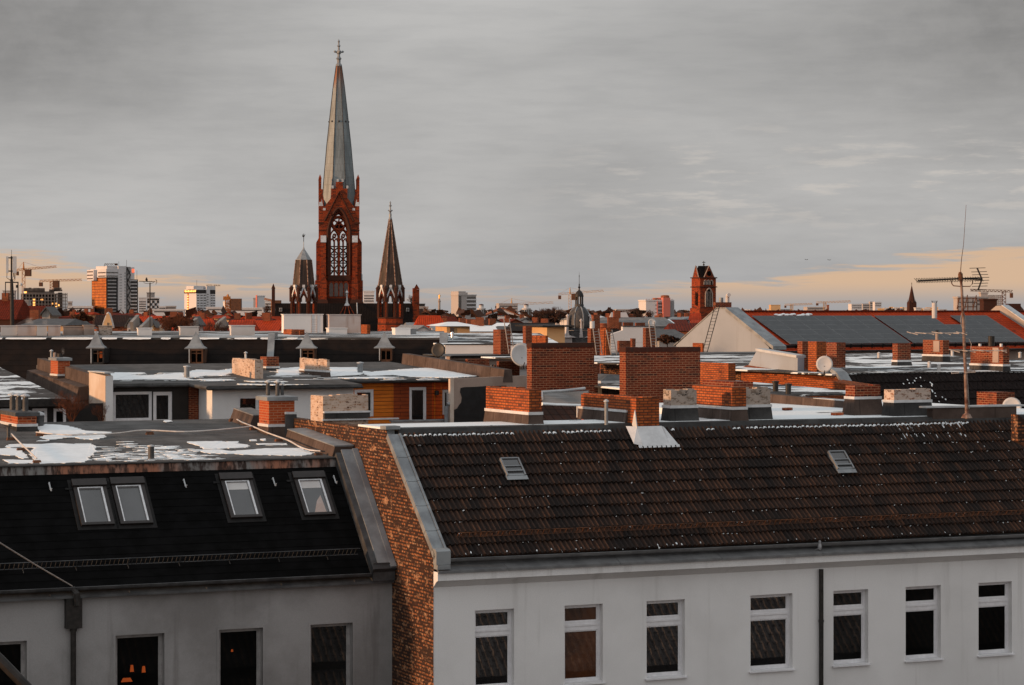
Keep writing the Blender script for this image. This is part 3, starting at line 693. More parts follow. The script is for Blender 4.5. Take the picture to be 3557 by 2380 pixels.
# ======== grey house on the left
D0 = N.d(1362); SL0 = N.s(-700, D0)
LB_E = (D0-.14, 19.14); LB_T = (5.59, 21.98); LB_B = (15.2, 22.66)
lb = T('apartment_house', 'grey rendered house with a black roof slope, four roof windows and a snowy flat top', 'house', N, 0, 0, 0)
z_ = lambda px, py: N.at(px, py, D0)[1]
lops = [(N.s(-60, D0), N.s(93, D0), 15.93, 17.86), (N.s(401, D0), N.s(571, D0), 15.93, 17.86), (N.s(761, D0), N.s(913, D0), 15.93, 17.86), (N.s(1078, D0), N.s(1225, D0), 15.93, 17.86)]
print('LB win', lops, z_(401, 2193), z_(761, 2175), z_(1078, 2160), z_(1078, 2350))
low = [(o[0], o[1], z, z+1.9) for o in lops for z in (12.3, 8.7)]
wm = MB(); wm.wall(SL0, 0, 0, 18.92, lops+low, D0, .26); wm.poly([(SL0,D0,0),(SL0,D0,18.9),(SL0,15,22.5),(SL0,15,0)]); wm.poly([(SL0,15.2,0),(SL0,15.2,22.5),(0,15.2,22.5),(0,15.2,0)])
lb.part('wall', wm, M['render_grey'])
for i, o in enumerate(lops): win(lb, None, o[0], o[1], o[2], o[3], D0+.19, M['frame_grey'], M['glass_deep' if i < 3 else 'glass_faint'], sill=(D0-.07, M['frame_grey']))
for i, (px, py, w_, h_) in enumerate(((458, 2322, .10, .17), (499, 2325, .10, .16), (440, 2362, .30, .10), (806, 2260, .06, .06))):
    a, z = N.at(px, py, D0+.21); m = MB(); m.frust(a-w_/2, a+w_/2, D0+.2, D0+.222, z-h_/2, z+h_/2, w_*.18, 0.0); lb.part('glow_plate', m, M['glow_ember'])  # small glowing plates set just before the opaque panes
for o in low: win(lb, None, *o, D0+.19, M['frame_grey'], M['glass_deep'], sill=(D0-.07, M['frame_grey']))
for o in lops: # plaster surrounds
    sm2 = MB()
    for a, b, c, d in ((o[0]-.06, o[0], o[2], o[3]+.06), (o[1], o[1]+.06, o[2], o[3]+.06), (o[0], o[1], o[3], o[3]+.06)): sm2.box(a, b, D0-.012, D0+.05, c, d)
    lb.part('window_surround', sm2, M['render_grey'])

lm = MB(); lm.hexa([(SL0,D0-.20,18.90),(-.02,D0-.20,18.90),(-.02,D0+.1,18.90),(SL0,D0+.1,18.90)], [(SL0,D0-.20,18.925),(-.02,D0-.20,18.925),(-.02,D0+.1,19.06),(SL0,D0+.1,19.06)])
lm.box(SL0, -.02, D0-.215, D0-.20, 18.87, 18.93); q = SL0
while q < -.2: lm.box(q, q+.02, D0-.2, D0-.06, 18.94, 18.98); q += 2.0
lb.part('eaves_cover', lm, M['zinc_dark'])
gu = MB(); gutter(gu, SL0, -.50, D0-.13, 19.13, .085, dz=0); gutter_clips(gu, SL0+.3, -.5, .92, D0-.13, 19.12, .085); lb.part('gutter', gu, M['zinc_dark'])
ls = Sl(LB_E[0], LB_E[1]-.02, LB_T[0], LB_T[1])
rm = MB(); nrow = 16
for r in range(nrow):                                # shingle courses
    a, b = ls.L*r/nrow, ls.L*(r+1)/nrow+.03
    rm.add([ls.p(SL0,a,0), ls.p(-.6,a,0), ls.p(-.6,a,.012), ls.p(SL0,a,.012), ls.p(-.6,b,.001), ls.p(SL0,b,.001)], [(0,1,2,3),(3,2,4,5)])
lb.part('roof_slope', rm, M['shingle_black'])
fa = MB(); fa.hexa([(SL0,5.36,21.77),(-.62,5.36,21.77),(-.62,5.5,21.77),(SL0,5.5,21.77)], [(SL0,5.42,21.987),(-.62,5.42,21.987),(-.62,5.5,21.987),(SL0,5.5,21.987)]); lb.part('fascia', fa, M['fascia_rust'])
zf = lambda d: LB_T[1]+(LB_B[1]-LB_T[1])*(d-LB_T[0])/(LB_B[0]-LB_T[0])
fl = MB(); fl.hexa([(SL0,5.46,21.988),(-.5,5.46,21.988),(-.5,15.3,22.4),(SL0,15.3,22.4)], [(SL0,5.46,22.0),(-.5,5.46,22.0),(-.5,15.3,22.665),(SL0,15.3,22.665)]); lb.part('flat_roof', fl, M['felt_mid'])
ca = MB(); ca.hexa([(SL0,5.37,21.99),(-.5,5.37,21.99),(-.5,5.62,22.004),(SL0,5.62,22.004)], [(SL0,5.37,22.02),(-.5,5.37,22.02),(-.5,5.62,22.035),(SL0,5.62,22.035)]); lb.part('roof_edge', ca, M['felt'])
# parapet along the party wall: level piece, then down the slope
pz = .30
pm = MB(); pd = [N.d(1163, -.62)+.15, N.d(993, -.62)]
pm.hexa([(-.68,pd[0],zf(pd[0])-.1),(-.03,pd[0],zf(pd[0])-.1),(-.03,pd[1],zf(pd[1])-.1),(-.68,pd[1],zf(pd[1])-.1)], [(-.56,pd[0],zf(pd[0])+pz),(-.03,pd[0],zf(pd[0])+pz),(-.03,pd[1],zf(pd[1])+pz),(-.56,pd[1],zf(pd[1])+pz)])
lb.part('parapet', pm, M['felt_brown'])
pm = MB(); pm.hexa([(-.58,pd[0],zf(pd[0])+pz+.002),(-.02,pd[0],zf(pd[0])+pz+.002),(-.02,pd[1],zf(pd[1])+pz+.002),(-.58,pd[1],zf(pd[1])+pz+.002)], [(-.58,pd[0],zf(pd[0])+pz+.03),(-.02,pd[0],zf(pd[0])+pz+.05),(-.02,pd[1],zf(pd[1])+pz+.05),(-.58,pd[1],zf(pd[1])+pz+.03)])
lb.part('parapet_cover', pm, M['zinc'])
pm = MB(); pd2 = (N.d(886, -.55), N.d(812, -.60))
pm.hexa([(-.78,pd2[0],zf(pd2[0])-.1),(-.05,pd2[0],zf(pd2[0])-.1),(-.05,pd2[1],zf(pd2[1])-.1),(-.78,pd2[1],zf(pd2[1])-.1)], [(-.60,pd2[0],zf(pd2[0])+.36),(-.05,pd2[0],zf(pd2[0])+.36),(-.05,pd2[1],zf(pd2[1])+.36),(-.60,pd2[1],zf(pd2[1])+.36)])
lb.part('parapet', pm, M['felt_brown'])
pm = MB(); pm.hexa([(-.62,pd2[0],zf(pd2[0])+.362),(-.04,pd2[0],zf(pd2[0])+.362),(-.04,pd2[1],zf(pd2[1])+.362),(-.62,pd2[1],zf(pd2[1])+.362)], [(-.60,pd2[0],zf(pd2[0])+.39),(-.04,pd2[0],zf(pd2[0])+.39),(-.04,pd2[1],zf(pd2[1])+.39),(-.60,pd2[1],zf(pd2[1])+.39)])
lb.part('parapet_cover', pm, M['felt_light'])
pm = MB()
ls.box(pm, -.66, -.02, -.05, ls.L-.02, -.10, .26); pm.box(-.62, -.02, D0-.26, D0+.12, 18.94, 19.42)
lb.part('verge', pm, M['zinc_dark'])
pm = MB(); ls.box(pm, -.50, -.03, .12, ls.L+.06, .262, .295); ls.box(pm, -.17, .01, -.02, ls.L+.08, .20, .262) ; ls.box(pm, -.17, -.012, -.02, ls.L+.08, .296, .31)
lb.part('verge_cover', pm, M['zinc'])
snow_guard(lb, 'snow_guard', ls, SL0, N.s(1254, D0), .62, .24, 1.33, M['zinc_dark'], 2, .115)
for px, py in ((172, 1697), (640, 1685), (950, 1680), (1161, 1672)):
    a, t = ls.pick(N, px, py); m = MB(); m.tube([ls.p(a,t+.14,.02), ls.p(a,t+.14,.07), ls.p(a,t-.1,.07), ls.p(a,t-.16,.10), ls.p(a+.01,t-.13,.15)], .02, 6); lb.part('roof_hook', m, M['zinc_light'])
# downpipe with its hopper
m = MB(); x = N.s(251, D0)
m.hexa([(x-.14,D0-.20,18.05),(x+.14,D0-.20,18.05),(x+.14,D0-.005,18.05),(x-.14,D0-.005,18.05)], [(x-.27,D0-.32,18.55),(x+.27,D0-.32,18.55),(x+.27,D0-.005,18.55),(x-.27,D0-.005,18.55)]) if False else None
m.box(x-.20, x+.20, D0-.22, D0-.004, 18.32, 18.86); m.frust(x-.20, x+.20, D0-.22, D0-.004, 18.12, 18.319, 0.0, 0.0); m.tube([(x-.02,D0-.13,19.10),(x+.04,D0-.30,18.98),(x+.06,D0-.30,18.7)], .085, 10); m.tube([(x,D0-.11,18.15),(x+.01,D0-.11,.3)], .07, 12); m.lathe([(.09, 18.04), (.09, 18.12)], 12, x, D0-.11)
lb.part('downpipe', m, M['metal_dark'])
m = MB(); xw = N.s(246, D0); m.tube([(xw+.02*i, D0-.12-.0*i, 19.15+.0*i) for i in range(1)]+[(xw, D0-.12, 19.17)]+[ls.p(N.s(px, D0+.2), 0, 0) if False else (0,0,0) for px in ()]+[(N.s(120, D0-1.2), D0-1.2, N.at(120, 1960, D0-1.2)[1]), (N.s(0, D0-2.5), D0-2.5, N.at(0, 1886, D0-2.5)[1]), (N.s(-300, D0-5.5), D0-5.5, N.at(-300, 1715, D0-5.5)[1])][0:] , .016, 6)
one('cable', 'thin pale slack cable from the gutter corner up across the black roof slope', 'cable', N, m, M['cable_pale'])
# four roof windows in the black slope
def velux(px0, py0, px1, py1, wpx, lab):
    a, t = ls.pick(N, px0, py0); b, t2 = ls.pick(N, px1, py1); w = .86; h = t-t2
    f = MB(); fw = .10; H = .10
    ls.box(f, a, a+fw, t2, t, .01, H); ls.box(f, a+w-fw, a+w, t2, t, .01, H); ls.box(f, a+fw, a+w-fw, t2, t2+fw*.8, .01, H); ls.box(f, a+fw, a+w-fw, t-.20, t, .01, H)
    ls.box(f, a-.02, a+w+.02, t-.17, t+.05, H+.001, H+.05)
    o = lb.part('roof_window', f, M['frame_dark'], label=lab)
    s_ = MB(); p = (a+fw, a+w-fw, t2+fw*.8, t-.20); hh = H-.03
    ls.box(s_, p[0], p[0]+.03, p[2], p[3], .02, H+.004); ls.box(s_, p[1]-.05, p[1], p[2], p[3], .02, H+.004); ls.box(s_, p[0]+.03, p[1]-.05, p[3]-.03, p[3], .02, H+.004)
    lb.part('sash', s_, M['alu'], o)
    g_ = MB(); ls.box(g_, p[0]+.03, p[1]-.05, p[2], p[3]-.03, .03, .055); lb.part('pane', g_, M['glass_sky'], o)
    s_ = MB(); ls.box(s_, a-.10, a+w+.10, t2-.12, t2-.001, .012, .03); ls.box(s_, a-.10, a-.01, t2-.001, t+.12, .012, .03); ls.box(s_, a+w+.01, a+w+.10, t2-.001, t+.12, .012, .03); ls.box(s_, a-.2, a-.01, t-.22, t-.16, .032, .045)
    lb.part('flashing', s_, M['flash_black'], o)
    return o, p
velux(248, 1682, 275, 1832, 0, None); o2, _ = velux(381, 1676, 409, 1828, 0, None)
o3, p3 = velux(760, 1660, 799, 1806, 0, None); o4, p4 = velux(1014, 1655, 1055, 1797, 0, None)
for o_, p_ in ((o3, p3), (o4, p4)):
    s_ = MB(); ls.box(s_, p_[0]+.04, p_[1]-.06, p_[3]-.28, p_[3]-.04, .056, .06); lb.part('blind', s_, M['dish_white'], o_)
s_ = MB(); b0 = p4; s_.add([ls.p(b0[0]+.20,b0[2]+.01,.058), ls.p(b0[1]-.12,b0[2]+.01,.058), ls.p(b0[1]-.15,b0[2]+.62,.058), ls.p(b0[0]+.36,b0[2]+.42,.058)], [(0,1,2,3)]); lb.part('curtain', s_, M['render_rust'], o4)

# ======== melting snow, traced as thin sheets lying on the roofs
def snow_sheet(label, fr, plane, polys, thick=.014, jit=.05, fine=3, specks=()):
    """polys: outlines in photo pixels; plane(px, py) gives (s, d, z) on the roof"""
    m = MB(); r_ = random.Random(len(polys)*13+5)
    def add(P):
        Q = []
        n = len(P)
        for i in range(n):
            a, b = P[i], P[(i+1) % n]; L = math.hypot(b[0]-a[0], b[1]-a[1]); k = max(1, int(L/.09))
            for j in range(k):
                u = j/k; Q.append((a[0]+(b[0]-a[0])*u+r_.uniform(-jit, jit), a[1]+(b[1]-a[1])*u+r_.uniform(-jit, jit)*1.6, a[2]+(b[2]-a[2])*u))
        n = len(Q); cx = sum(p[0] for p in Q)/n; cy = sum(p[1] for p in Q)/n; b = len(m.v); t = [(p[0]+(cx-p[0])*.0, p[1], p[2]+thick) for p in Q]
        m.v += Q+t; m.f.append(tuple(range(b+n, b+2*n)))
        for i in range(n): m.f.append((b+i, b+(i+1) % n, b+n+(i+1) % n, b+n+i))
    for poly in polys:
        P = [plane(px, py) for px, py in poly]
        A_ = sum(P[i][0]*P[(i+1) % len(P)][1]-P[(i+1) % len(P)][0]*P[i][1] for i in range(len(P)))
        add(P if A_ > 0 else P[::-1])
    for (x0, x1, y0, y1, n, wa, wb) in specks:
        for _ in range(n):
            px, py = r_.uniform(x0, x1), r_.uniform(y0, y1); a, d, z = plane(px, py); w, h = r_.uniform(wa, wb), r_.uniform(.03, .14); P = []
            for k in range(9): an = 2*math.pi*k/9; P.append((a+w*math.cos(an)*r_.uniform(.6, 1.2), d+h*math.sin(an)*r_.uniform(.6, 1.2), z))
            b = len(m.v); m.v += P+[(p[0], p[1], p[2]+thick*.7) for p in P]; m.f.append(tuple(range(b+9, b+18)))
            for i in range(9): m.f.append((b+i, b+(i+1) % 9, b+9+(i+1) % 9, b+9+i))
    return one('snow_sheet', label, 'snow', fr, m, M['snow'], kind='stuff')
def lbplane(px, py):
    a, d, z = N.onplane(px, py, LB_T[0], LB_T[1]+.022, (LB_B[1]-LB_T[1])/(LB_B[0]-LB_T[0])); return a, d, z
def zz5(pts): return [(x/5.096, y/5.096+1360) for x, y in pts]
def zz2(pts): return [(x/1.953, y/1.953+1350) for x, y in pts]
snow_sheet('sheets of melting snow on the flat top of the grey house', N, lbplane, [
    zz5([(640,640),(800,585),(1100,600),(1320,640),(1480,700),(1980,722),(1930,746),(1500,752),(1200,765),(800,752),(700,700)]),
    zz5([(700,825),(820,780),(1300,772),(1880,780),(1880,812),(1660,857),(1450,850),(1300,818),(1180,820),(1000,852),(860,857)]),
    zz5([(150,945),(400,935),(700,940),(950,920),(1300,935),(1600,920),(1680,970),(1700,1060),(1640,1130),(1540,1170),(1600,1215),(1480,1255),(1000,1280),(720,1280),(600,1200),(520,1120),(560,1050),(620,1005),(480,990),(100,995)]),
    zz5([(-300,1040),(150,1005),(340,1020),(430,1090),(500,1180),(400,1200),(260,1140),(120,1130),(-300,1125)]), zz5([(80,1215),(600,1222),(600,1275),(150,1282)]), zz5([(660,872),(850,868),(840,884),(670,886)]),
    zz2([(1265,362),(1500,358),(1600,375),(1690,385),(1680,400),(1500,410),(1380,412),(1350,390),(1290,375)]), zz2([(1600,425),(1800,408),(2030,405),(2130,440),(2050,458),(1700,452),(1520,442),(1480,425)]), zz2([(1330,418),(1480,415),(1600,430),(1540,446),(1400,440)]),
    zz2([(1740,375),(1940,373),(1945,384),(1745,386)]), zz2([(1535,362),(1620,360),(1612,374),(1545,374)]), zz2([(1695,349),(1740,347),(1738,357),(1698,358)]), zz2([(1770,344),(1802,342),(1800,355),(1772,356)]), zz2([(1105,218),(1150,216),(1160,228),(1125,230)])],
    specks=((335, 640, 1548, 1604, 120, .08, .35), (520, 760, 1556, 1600, 90, .05, .3), (420, 460, 1535, 1545, 8, .1, .3)))

# rear slope of the grey house and the tiled house across the street, mirrored in the panes
m = MB(); m.poly([(SL0,15.3,22.3),(0,15.3,22.3),(0,20.5,18.2),(SL0,20.5,18.2)]); lb.part('rear_slope', m, M['tile_opposite']); rs_ = Sl(11.5, 18.0, 5.75, 22.7); rb.part('rear_slope', tile_roof(.4, 22, rs_, 18, wave=.3, amp=.05, sub=5, edge=.09), M['tile_opposite'])
op_ = T('opposite_house', 'tiled house across the street below the viewer, only mirrored in the windows', 'house', N, 20, -25, 0); os_ = Sl(-20.5, 10.5, -28, 17.6)
m = MB(); m.poly([(-8,-20.5,9.9),(60,-20.5,9.9),(60,-28,17.0),(-8,-28,17.0)]); m.poly([(-8,-28,17.6),(60,-28,17.6),(60,-35,11),(-8,-35,11)]); op_.part('roof', m, M['slate_dark']); op_.part('tiles', tile_roof(-8, 60, os_, 25, wave=.3, amp=.05, sub=6, edge=.09), M['tile_opposite']); m = MB(); m.box(-8, 60, -34.5, -20.9, 0, 10.4); op_.part('walls', m, M['render_tan'])
m = MB(); m.box(-8, 60, -22.6, -22.5, 12.6, 12.9); op_.part('snow_guard', m, M['metal_dark']); m = MB(); m.box(-8, 60, -20.45, -20.3, 10.4, 10.6); op_.part('gutter', m, M['zinc_light'])
# ---------------------------------------------------------------- chimneys
def chimney(label, pxl, pxc, pxr, pyt, pyb, mat, fr=N, zflat=None, Y=None, flash=None, base='felt_brown', cap=None, pots=(), group='brick chimneys on the roofs', ang=24.0, below=.15, sd=None, flare=.07, name='chimney', plaque=None, ext=0.0, crown=None):
    """lit long side pxl..pxc, shaded end pxc..pxr (photo columns); stands on a flat roof (zflat), at a distance (Y) or at sd=(s,d)"""
    if Y is not None: f = Fr(pxc, Y, ang)
    else:
        s_, d_ = sd if sd else fr.onz(pxc, pyb, zflat); f = fr.sub(s_, d_)
    w = f.s(pxr); dep = max(.25, f.d(pxl)); zt = f.z(pyt); zb = f.z(pyb)
    t = T(name, label, 'chimney', f, w/2, dep/2, zb-below, group)
    z0 = zb-below if flash is None else f.z(flash)
    m = MB(); nz = max(2, int((zt-z0)/.28)); rr = random.Random(int(pxc*7+pyt))
    top = zt-(.075 if crown else 0)
    m.box(0, w, 0, dep, z0, top)
    if crown:                                          # uneven last course
        q = 0.0
        while q < w-.05:
            e = min(w, q+rr.uniform(.2, .55)); h = rr.uniform(.02, .085); m.box(q, e-.004, 0.004, min(dep, .3), top+.001, top+h); q = e
        q = .31
        while q < dep-.05:
            e = min(dep, q+rr.uniform(.25, .8)); h = rr.uniform(.03, .085); m.box(.004, min(w, .3), q, e-.004, top+.001, top+h); q = e
    t.part('shaft', m, M[mat], jit=.0)
    if flash is not None:
        m = MB(); g_ = flare
        m.hexa([(-g_,-g_,zb-below),(w+g_,-g_,zb-below),(w+g_,dep+g_,zb-below),(-g_,dep+g_,zb-below)], [(-.018,-.018,z0-.02),(w+.018,-.018,z0-.02),(w+.018,dep+.018,z0-.02),(-.018,dep+.018,z0-.02)])
        t.part('base', m, M[base])
        m = MB()
        for a, b, c, d in ((-.035, w+.035, -.035, -.003), (-.035, w+.035, dep+.003, dep+.035), (-.035, -.003, -.003, dep+.003), (w+.003, w+.035, -.003, dep+.003)): m.box(a, b, c, d, z0-.03, z0+.05)
        t.part('flashing', m, M['tin_pale'])
    if cap:
        m = MB(); m.box(-.07, w+.07, -.07, dep+.07, zt+.002, zt+.07); m.box(-.08, w+.08, -.08, -.07, zt-.04, zt+.072); m.box(-.08, -.07, -.07, dep+.08, zt-.04, zt+.072); m.frust(-.07, w+.07, -.07, dep+.07, zt+.0705, zt+.10, .1)
        t.part('cap', m, M[cap])
    for p in pots:                                     # (share along w, share along dep, height, radius, material, hood)
        x, y, h, r, mt = p[:5]; x *= w; y *= dep; zz = zt+(.10 if cap else .0)
        m = MB(); m.lathe([(r, zz), (r, zz+h), (r*.8, zz+h), (r*.8, zz+h-.02)], 12, x, y)
        o = t.part('flue', m, M[mt])
        if len(p) > 5 and p[5]:
            m = MB(); m.lathe([(r*.5, zz+h-.01), (r*.5, zz+h+.03)], 8, x, y); m.lathe([(r*1.7, zz+h+.03), (r*1.6, zz+h+.055), (r*.5, zz+h+.10), (.001, zz+h+.11)], 12, x, y); t.part('hood', m, M[p[5]], o)
    if plaque:
        m = MB(); y0, y1, a, b = plaque; m.box(-.03, -.003, y0*dep, y1*dep, z0+(zt-z0)*a, z0+(zt-z0)*b); t.part('soot_door', m, M['render_tan'])
    return t, f, w, dep, zb, zt
RBG = 'chimneys on the snowy flat roof behind the brown tiles'
chimney('orange brick chimney block beside the black tar-patched wall, grey felt round its foot', 1688, 1838, 1881, 1350, 1474, 'brick_orange', zflat=ZF, flash=1438, group=RBG, crown=1)
s2, d2_ = N.s(2210, 3.02), 3.02
c2 = chimney('long orange brick chimney breaking through the top of the brown tiles, metal pipe before it', 2018, 2210, 2290, 1379, 1493, 'brick_orange', sd=(s2, d2_), group=RBG, below=.45, crown=1)
def c2_dress():
    t, f, w, dep, zb, zt = c2
    m = MB(); zq = f.z(1436); d0 = f.d(2180)
    m.hexa([(-.08,d0,ZF-.02),(0.0,d0,ZF-.02),(0,dep+.1,ZF-.02),(-.08,dep+.1,ZF-.02)], [(-.02,d0,zq),(0.0,d0,zq),(0,dep+.1,zq+.02),(-.02,dep+.1,zq+.02)]); t.part('base', m, M['felt_brown'])
    m = MB(); m.box(-.04, -.003, d0, dep+.12, zq+.002, zq+.07); m.box(-.06, -.003, dep+.12, dep+.17, ZF+.01, zq+.07); t.part('flashing', m, M['tin_pale'])
    m = MB(); a0, t0 = sl.pick(N, 2225, 1552); a1, _ = sl.pick(N, 2318, 1552); tt = sl.L-.13
    oa, od = s2, d2_
    def P(a, t, h): p = sl.p(a, t, h+.05); return (p[0]-oa, p[1]-od, p[2])
    w0 = s2-.02; w1 = s2+w+.02
    lo = tt-.62
    m.add([P(w0-.02,lo,.07),P(w1+.05,lo,.07),P(w1,tt+.02,.20),P(w0,tt+.02,.20)], [(0,1,2,3)])
    m.add([P(w1+.051,lo,.065),P(w1+.34,lo+.02,.065),P(w1+.16,sl.L,.065),P(w1+.001,tt+.02,.20)], [(0,1,2,3)])
    m.add([P(w0-.26,lo+.1,.065),P(w0-.021,lo,.07),P(w0-.001,tt+.02,.20),P(w0-.24,sl.L+.05,.065)], [(0,1,2,3)])
    for i in range(9):
        q = w0-.1+(w1-w0+.4)*i/8; m.add([P(q-.05,lo-.06,.055),P(q+.06,lo-.05,.055),P(q+.06,lo+.03,.075),P(q-.05,lo+.03,.075)], [(0,1,2,3)])
    m.hexa([P(w0-.03,sl.L-.32,.07),P(w0-.005,sl.L-.32,.07),P(w0-.005,sl.L+.1,.07),P(w0-.03,sl.L+.1,.07)], [P(w0-.03,sl.L-.34,.09),P(w0-.005,sl.L-.34,.09),P(w0-.005,sl.L+.25,.48),P(w0-.03,sl.L+.25,.48)])
    t.part('apron', m, M['tin_pale'])
c2_dress()
chimney('square grey rubble chimney with a dark felt foot, right of the long orange chimney', 2304, 2331, 2420, 1351, 1463, 'brick_stone', zflat=ZF, flash=1415, group=RBG, base='felt', crown=1)
chimney('orange brick chimney wedged between two grey rubble chimneys', 2404, 2543, 2592, 1342, 1460, 'brick_orange', zflat=ZF, flash=1420, group=RBG, crown=1)
chimney('dark red brick chimney top showing just behind the orange one between rubble chimneys', 2440, 2548, 2616, 1327, 1430, 'brick_red', zflat=ZF, flash=None, group=RBG)
chimney('grey rubble chimney with a felt foot and open snow on its right', 2559, 2589, 2676, 1347, 1458, 'brick_stone', zflat=ZF, flash=1412, group=RBG, base='felt', crown=1)
chimney('brick chimney with a tall grey felt foot, loose bricks lying in the snow beside it', 2937, 2969, 3058, 1335, 1443, 'brick_red', zflat=ZF, flash=1384, group=RBG, base='felt_brown', flare=.10, crown=1)
chimney('wide pale patchy brick chimney left of the tall aerial mast', 3071, 3106, 3233, 1350, 1446, 'brick_wash', zflat=ZF, flash=1396, group=RBG, base='felt', crown=1)
chimney('low red brick chimney behind the parapet beside a half hidden white dish', 3393, 3462, 3524, 1364, 1440, 'brick_red', Y=83, group=RBG, flash=None, below=1.0)
# loose bricks and battens in the snow
for i, (px, py, L_, an, lb_, mt) in enumerate(((2735, 1424, .32, 12, 'single dark brick lying in the snow beside the brown parapet', 'brick_red'), (2908, 1441, .36, 5, 'red brick lying in the snow at the foot of the brick chimney', 'brick_new'), (3012, 1434, .55, -25, 'slanting slab of red bricks leaning at the brick chimney', 'brick_new'))):
    a, d = N.onz(px, py, ZF+.02); f = N.sub(a, d, an); m = MB()
    if i < 2: m.box(-L_/2, L_/2, -.07, .07, ZF+.01, ZF+.09)
    else: m.hexa([(-.4,-.15,ZF+.02),(.35,-.15,ZF+.02),(.45,.3,ZF+.02),(-.3,.3,ZF+.02)], [(-.45,-.15,ZF+.25),(.3,-.15,ZF+.10),(.45,.3,ZF+.14),(-.38,.3,ZF+.40)])
    one('loose_brick', lb_, 'brick', f, m, M[mt], 0, 0, ZF)
# roof pipe in front of the long orange chimney
f = N.sub(*N.onz(2106, 1476, ZF)); m = MB(); m.lathe([(.05, ZF), (.05, ZF+.62), (.04, ZF+.62)], 12); t = T('vent_pipe', 'weathered zinc vent pipe standing before the long orange chimney', 'vent pipe', f, 0, 0, ZF); t.part('pipe', m, M['zinc'])
m = MB(); m.lathe([(.075, ZF+.625), (.07, ZF+.66), (.03, ZF+.69), (.001, ZF+.70)], 12); t.part('hood', m, M['zinc_light'])
# brown-covered parapet between the two roofs, behind the snow
f = N.sub(*N.onz(2940, 1418, ZF)); L_ = 6.2; dE = f.d(2640)
m = MB(); m.hexa([(-.04,-1.0,ZF-.1),(.35,-1.0,ZF-.1),(.35,dE,ZF-.1),(-.04,dE,ZF-.1)], [(0,-1.0,f.z(1396)),(.32,-1.0,f.z(1396)),(.32,dE,f.z(1396)+.1),(0,dE,f.z(1396)+.1)])
t = T('roof_parapet', 'low parapet wrapped in brown felt running back from the brick chimney to the rubble chimney', 'parapet', f, 0, 0, ZF-.1); t.part('wall', m, M['felt_brown'])
m = MB(); m.hexa([(-.02,-1.0,f.z(1396)+.003),(.36,-1.0,f.z(1396)+.003),(.36,2.0,f.z(1396)+.04),(-.02,2.0,f.z(1396)+.04)], [(-.02,-1.0,f.z(1396)+.03),(.36,-1.0,f.z(1396)+.03),(.36,2.0,f.z(1396)+.06),(-.02,2.0,f.z(1396)+.06)]); t.part('coping', m, M['zinc_light'])
# parapet with pale coping at the right, dish behind it
a, d = N.onz(3240, 1447, ZF); f = N.sub(a, d); e = f.s(3531); zt = f.z(1414)
t = T('roof_parapet', 'brown felt parapet with a white coping behind the foot of the tall aerial mast', 'parapet', f, 0, 0, ZF-.1)
m = MB(); m.box(0, e, 0, .3, ZF-.1, zt-.03); t.part('wall', m, M['felt_brown']); m = MB(); m.box(-.25, e+.3, -.04, .34, zt-.028, zt+.02); t.part('coping', m, M['zinc_light'])
f2 = N.sub(*N.onz(3536, 1492, ZF)); m = MB(); m.hexa([(0,0,ZF-.3),(.5,0,ZF-.5),(.5,.3,ZF-.5),(0,.3,ZF-.3)], [(0,0,f2.z(1440)),(.5,0,f2.z(1486)),(.5,.3,f2.z(1486)),(0,.3,f2.z(1440))])
one('wall_end', 'worn brick wall end at the far right end of the white-coped parapet', 'wall', f2, m, M['brick_gable'], 0, 0, ZF-.3)
def dish(label, px, py, Y, rx, mat, az=-8, tilt=18, foot=None, fr_ang=0, cut=None, squash=1.0):
    """satellite dish: shallow bowl on a bracket; az turns it, tilt leans it back"""
    f = Fr(px, Y, az); r = rx*Y/FPX; zc = f.z(py)
    t = T('satellite_dish', label, 'satellite dish', f, 0, 0, zc-r)
    n = 28; m = MB(); ca, sa = math.cos(rad(tilt)), math.sin(rad(tilt))
    P = lambda u, v, w: (u, w*ca+v*sa, zc+v*ca*squash-w*sa)
    rings = [(0.0, .16*r), (.4, .135*r), (.75, .07*r), (1.0, 0), (1.0, .025*r), (.7, .105*r), (.3, .17*r), (0.0, .19*r)]
    for q, w in rings:
        for i in range(n): a = 2*math.pi*i/n; m.v.append(P(q*r*math.cos(a), q*r*math.sin(a), w))
    for k in range(len(rings)-1):
        for i in range(n): m.f.append((k*n+i, k*n+(i+1) % n, (k+1)*n+(i+1) % n, (k+1)*n+i))
    t.part('bowl', m, M[mat], smooth=True)
    m = MB(); m.tube([P(0, -.2*r, .16*r), P(0, -.5*r, .45*r), (0, .5*r, zc-r*1.25)], .03*max(1, r), 6); m.tube([P(0, -.97*r, 0), P(0, -.85*r, -.55*r)], .018*max(1, r), 5); m.sphere(P(0, -.82*r, -.58*r), .05*r, 6); t.part('bracket', m, M['zinc_dark'])
    return t
dish('white dish half hidden behind the parapet at the right edge', 3515, 1412, 82, 33, 'dish_white')
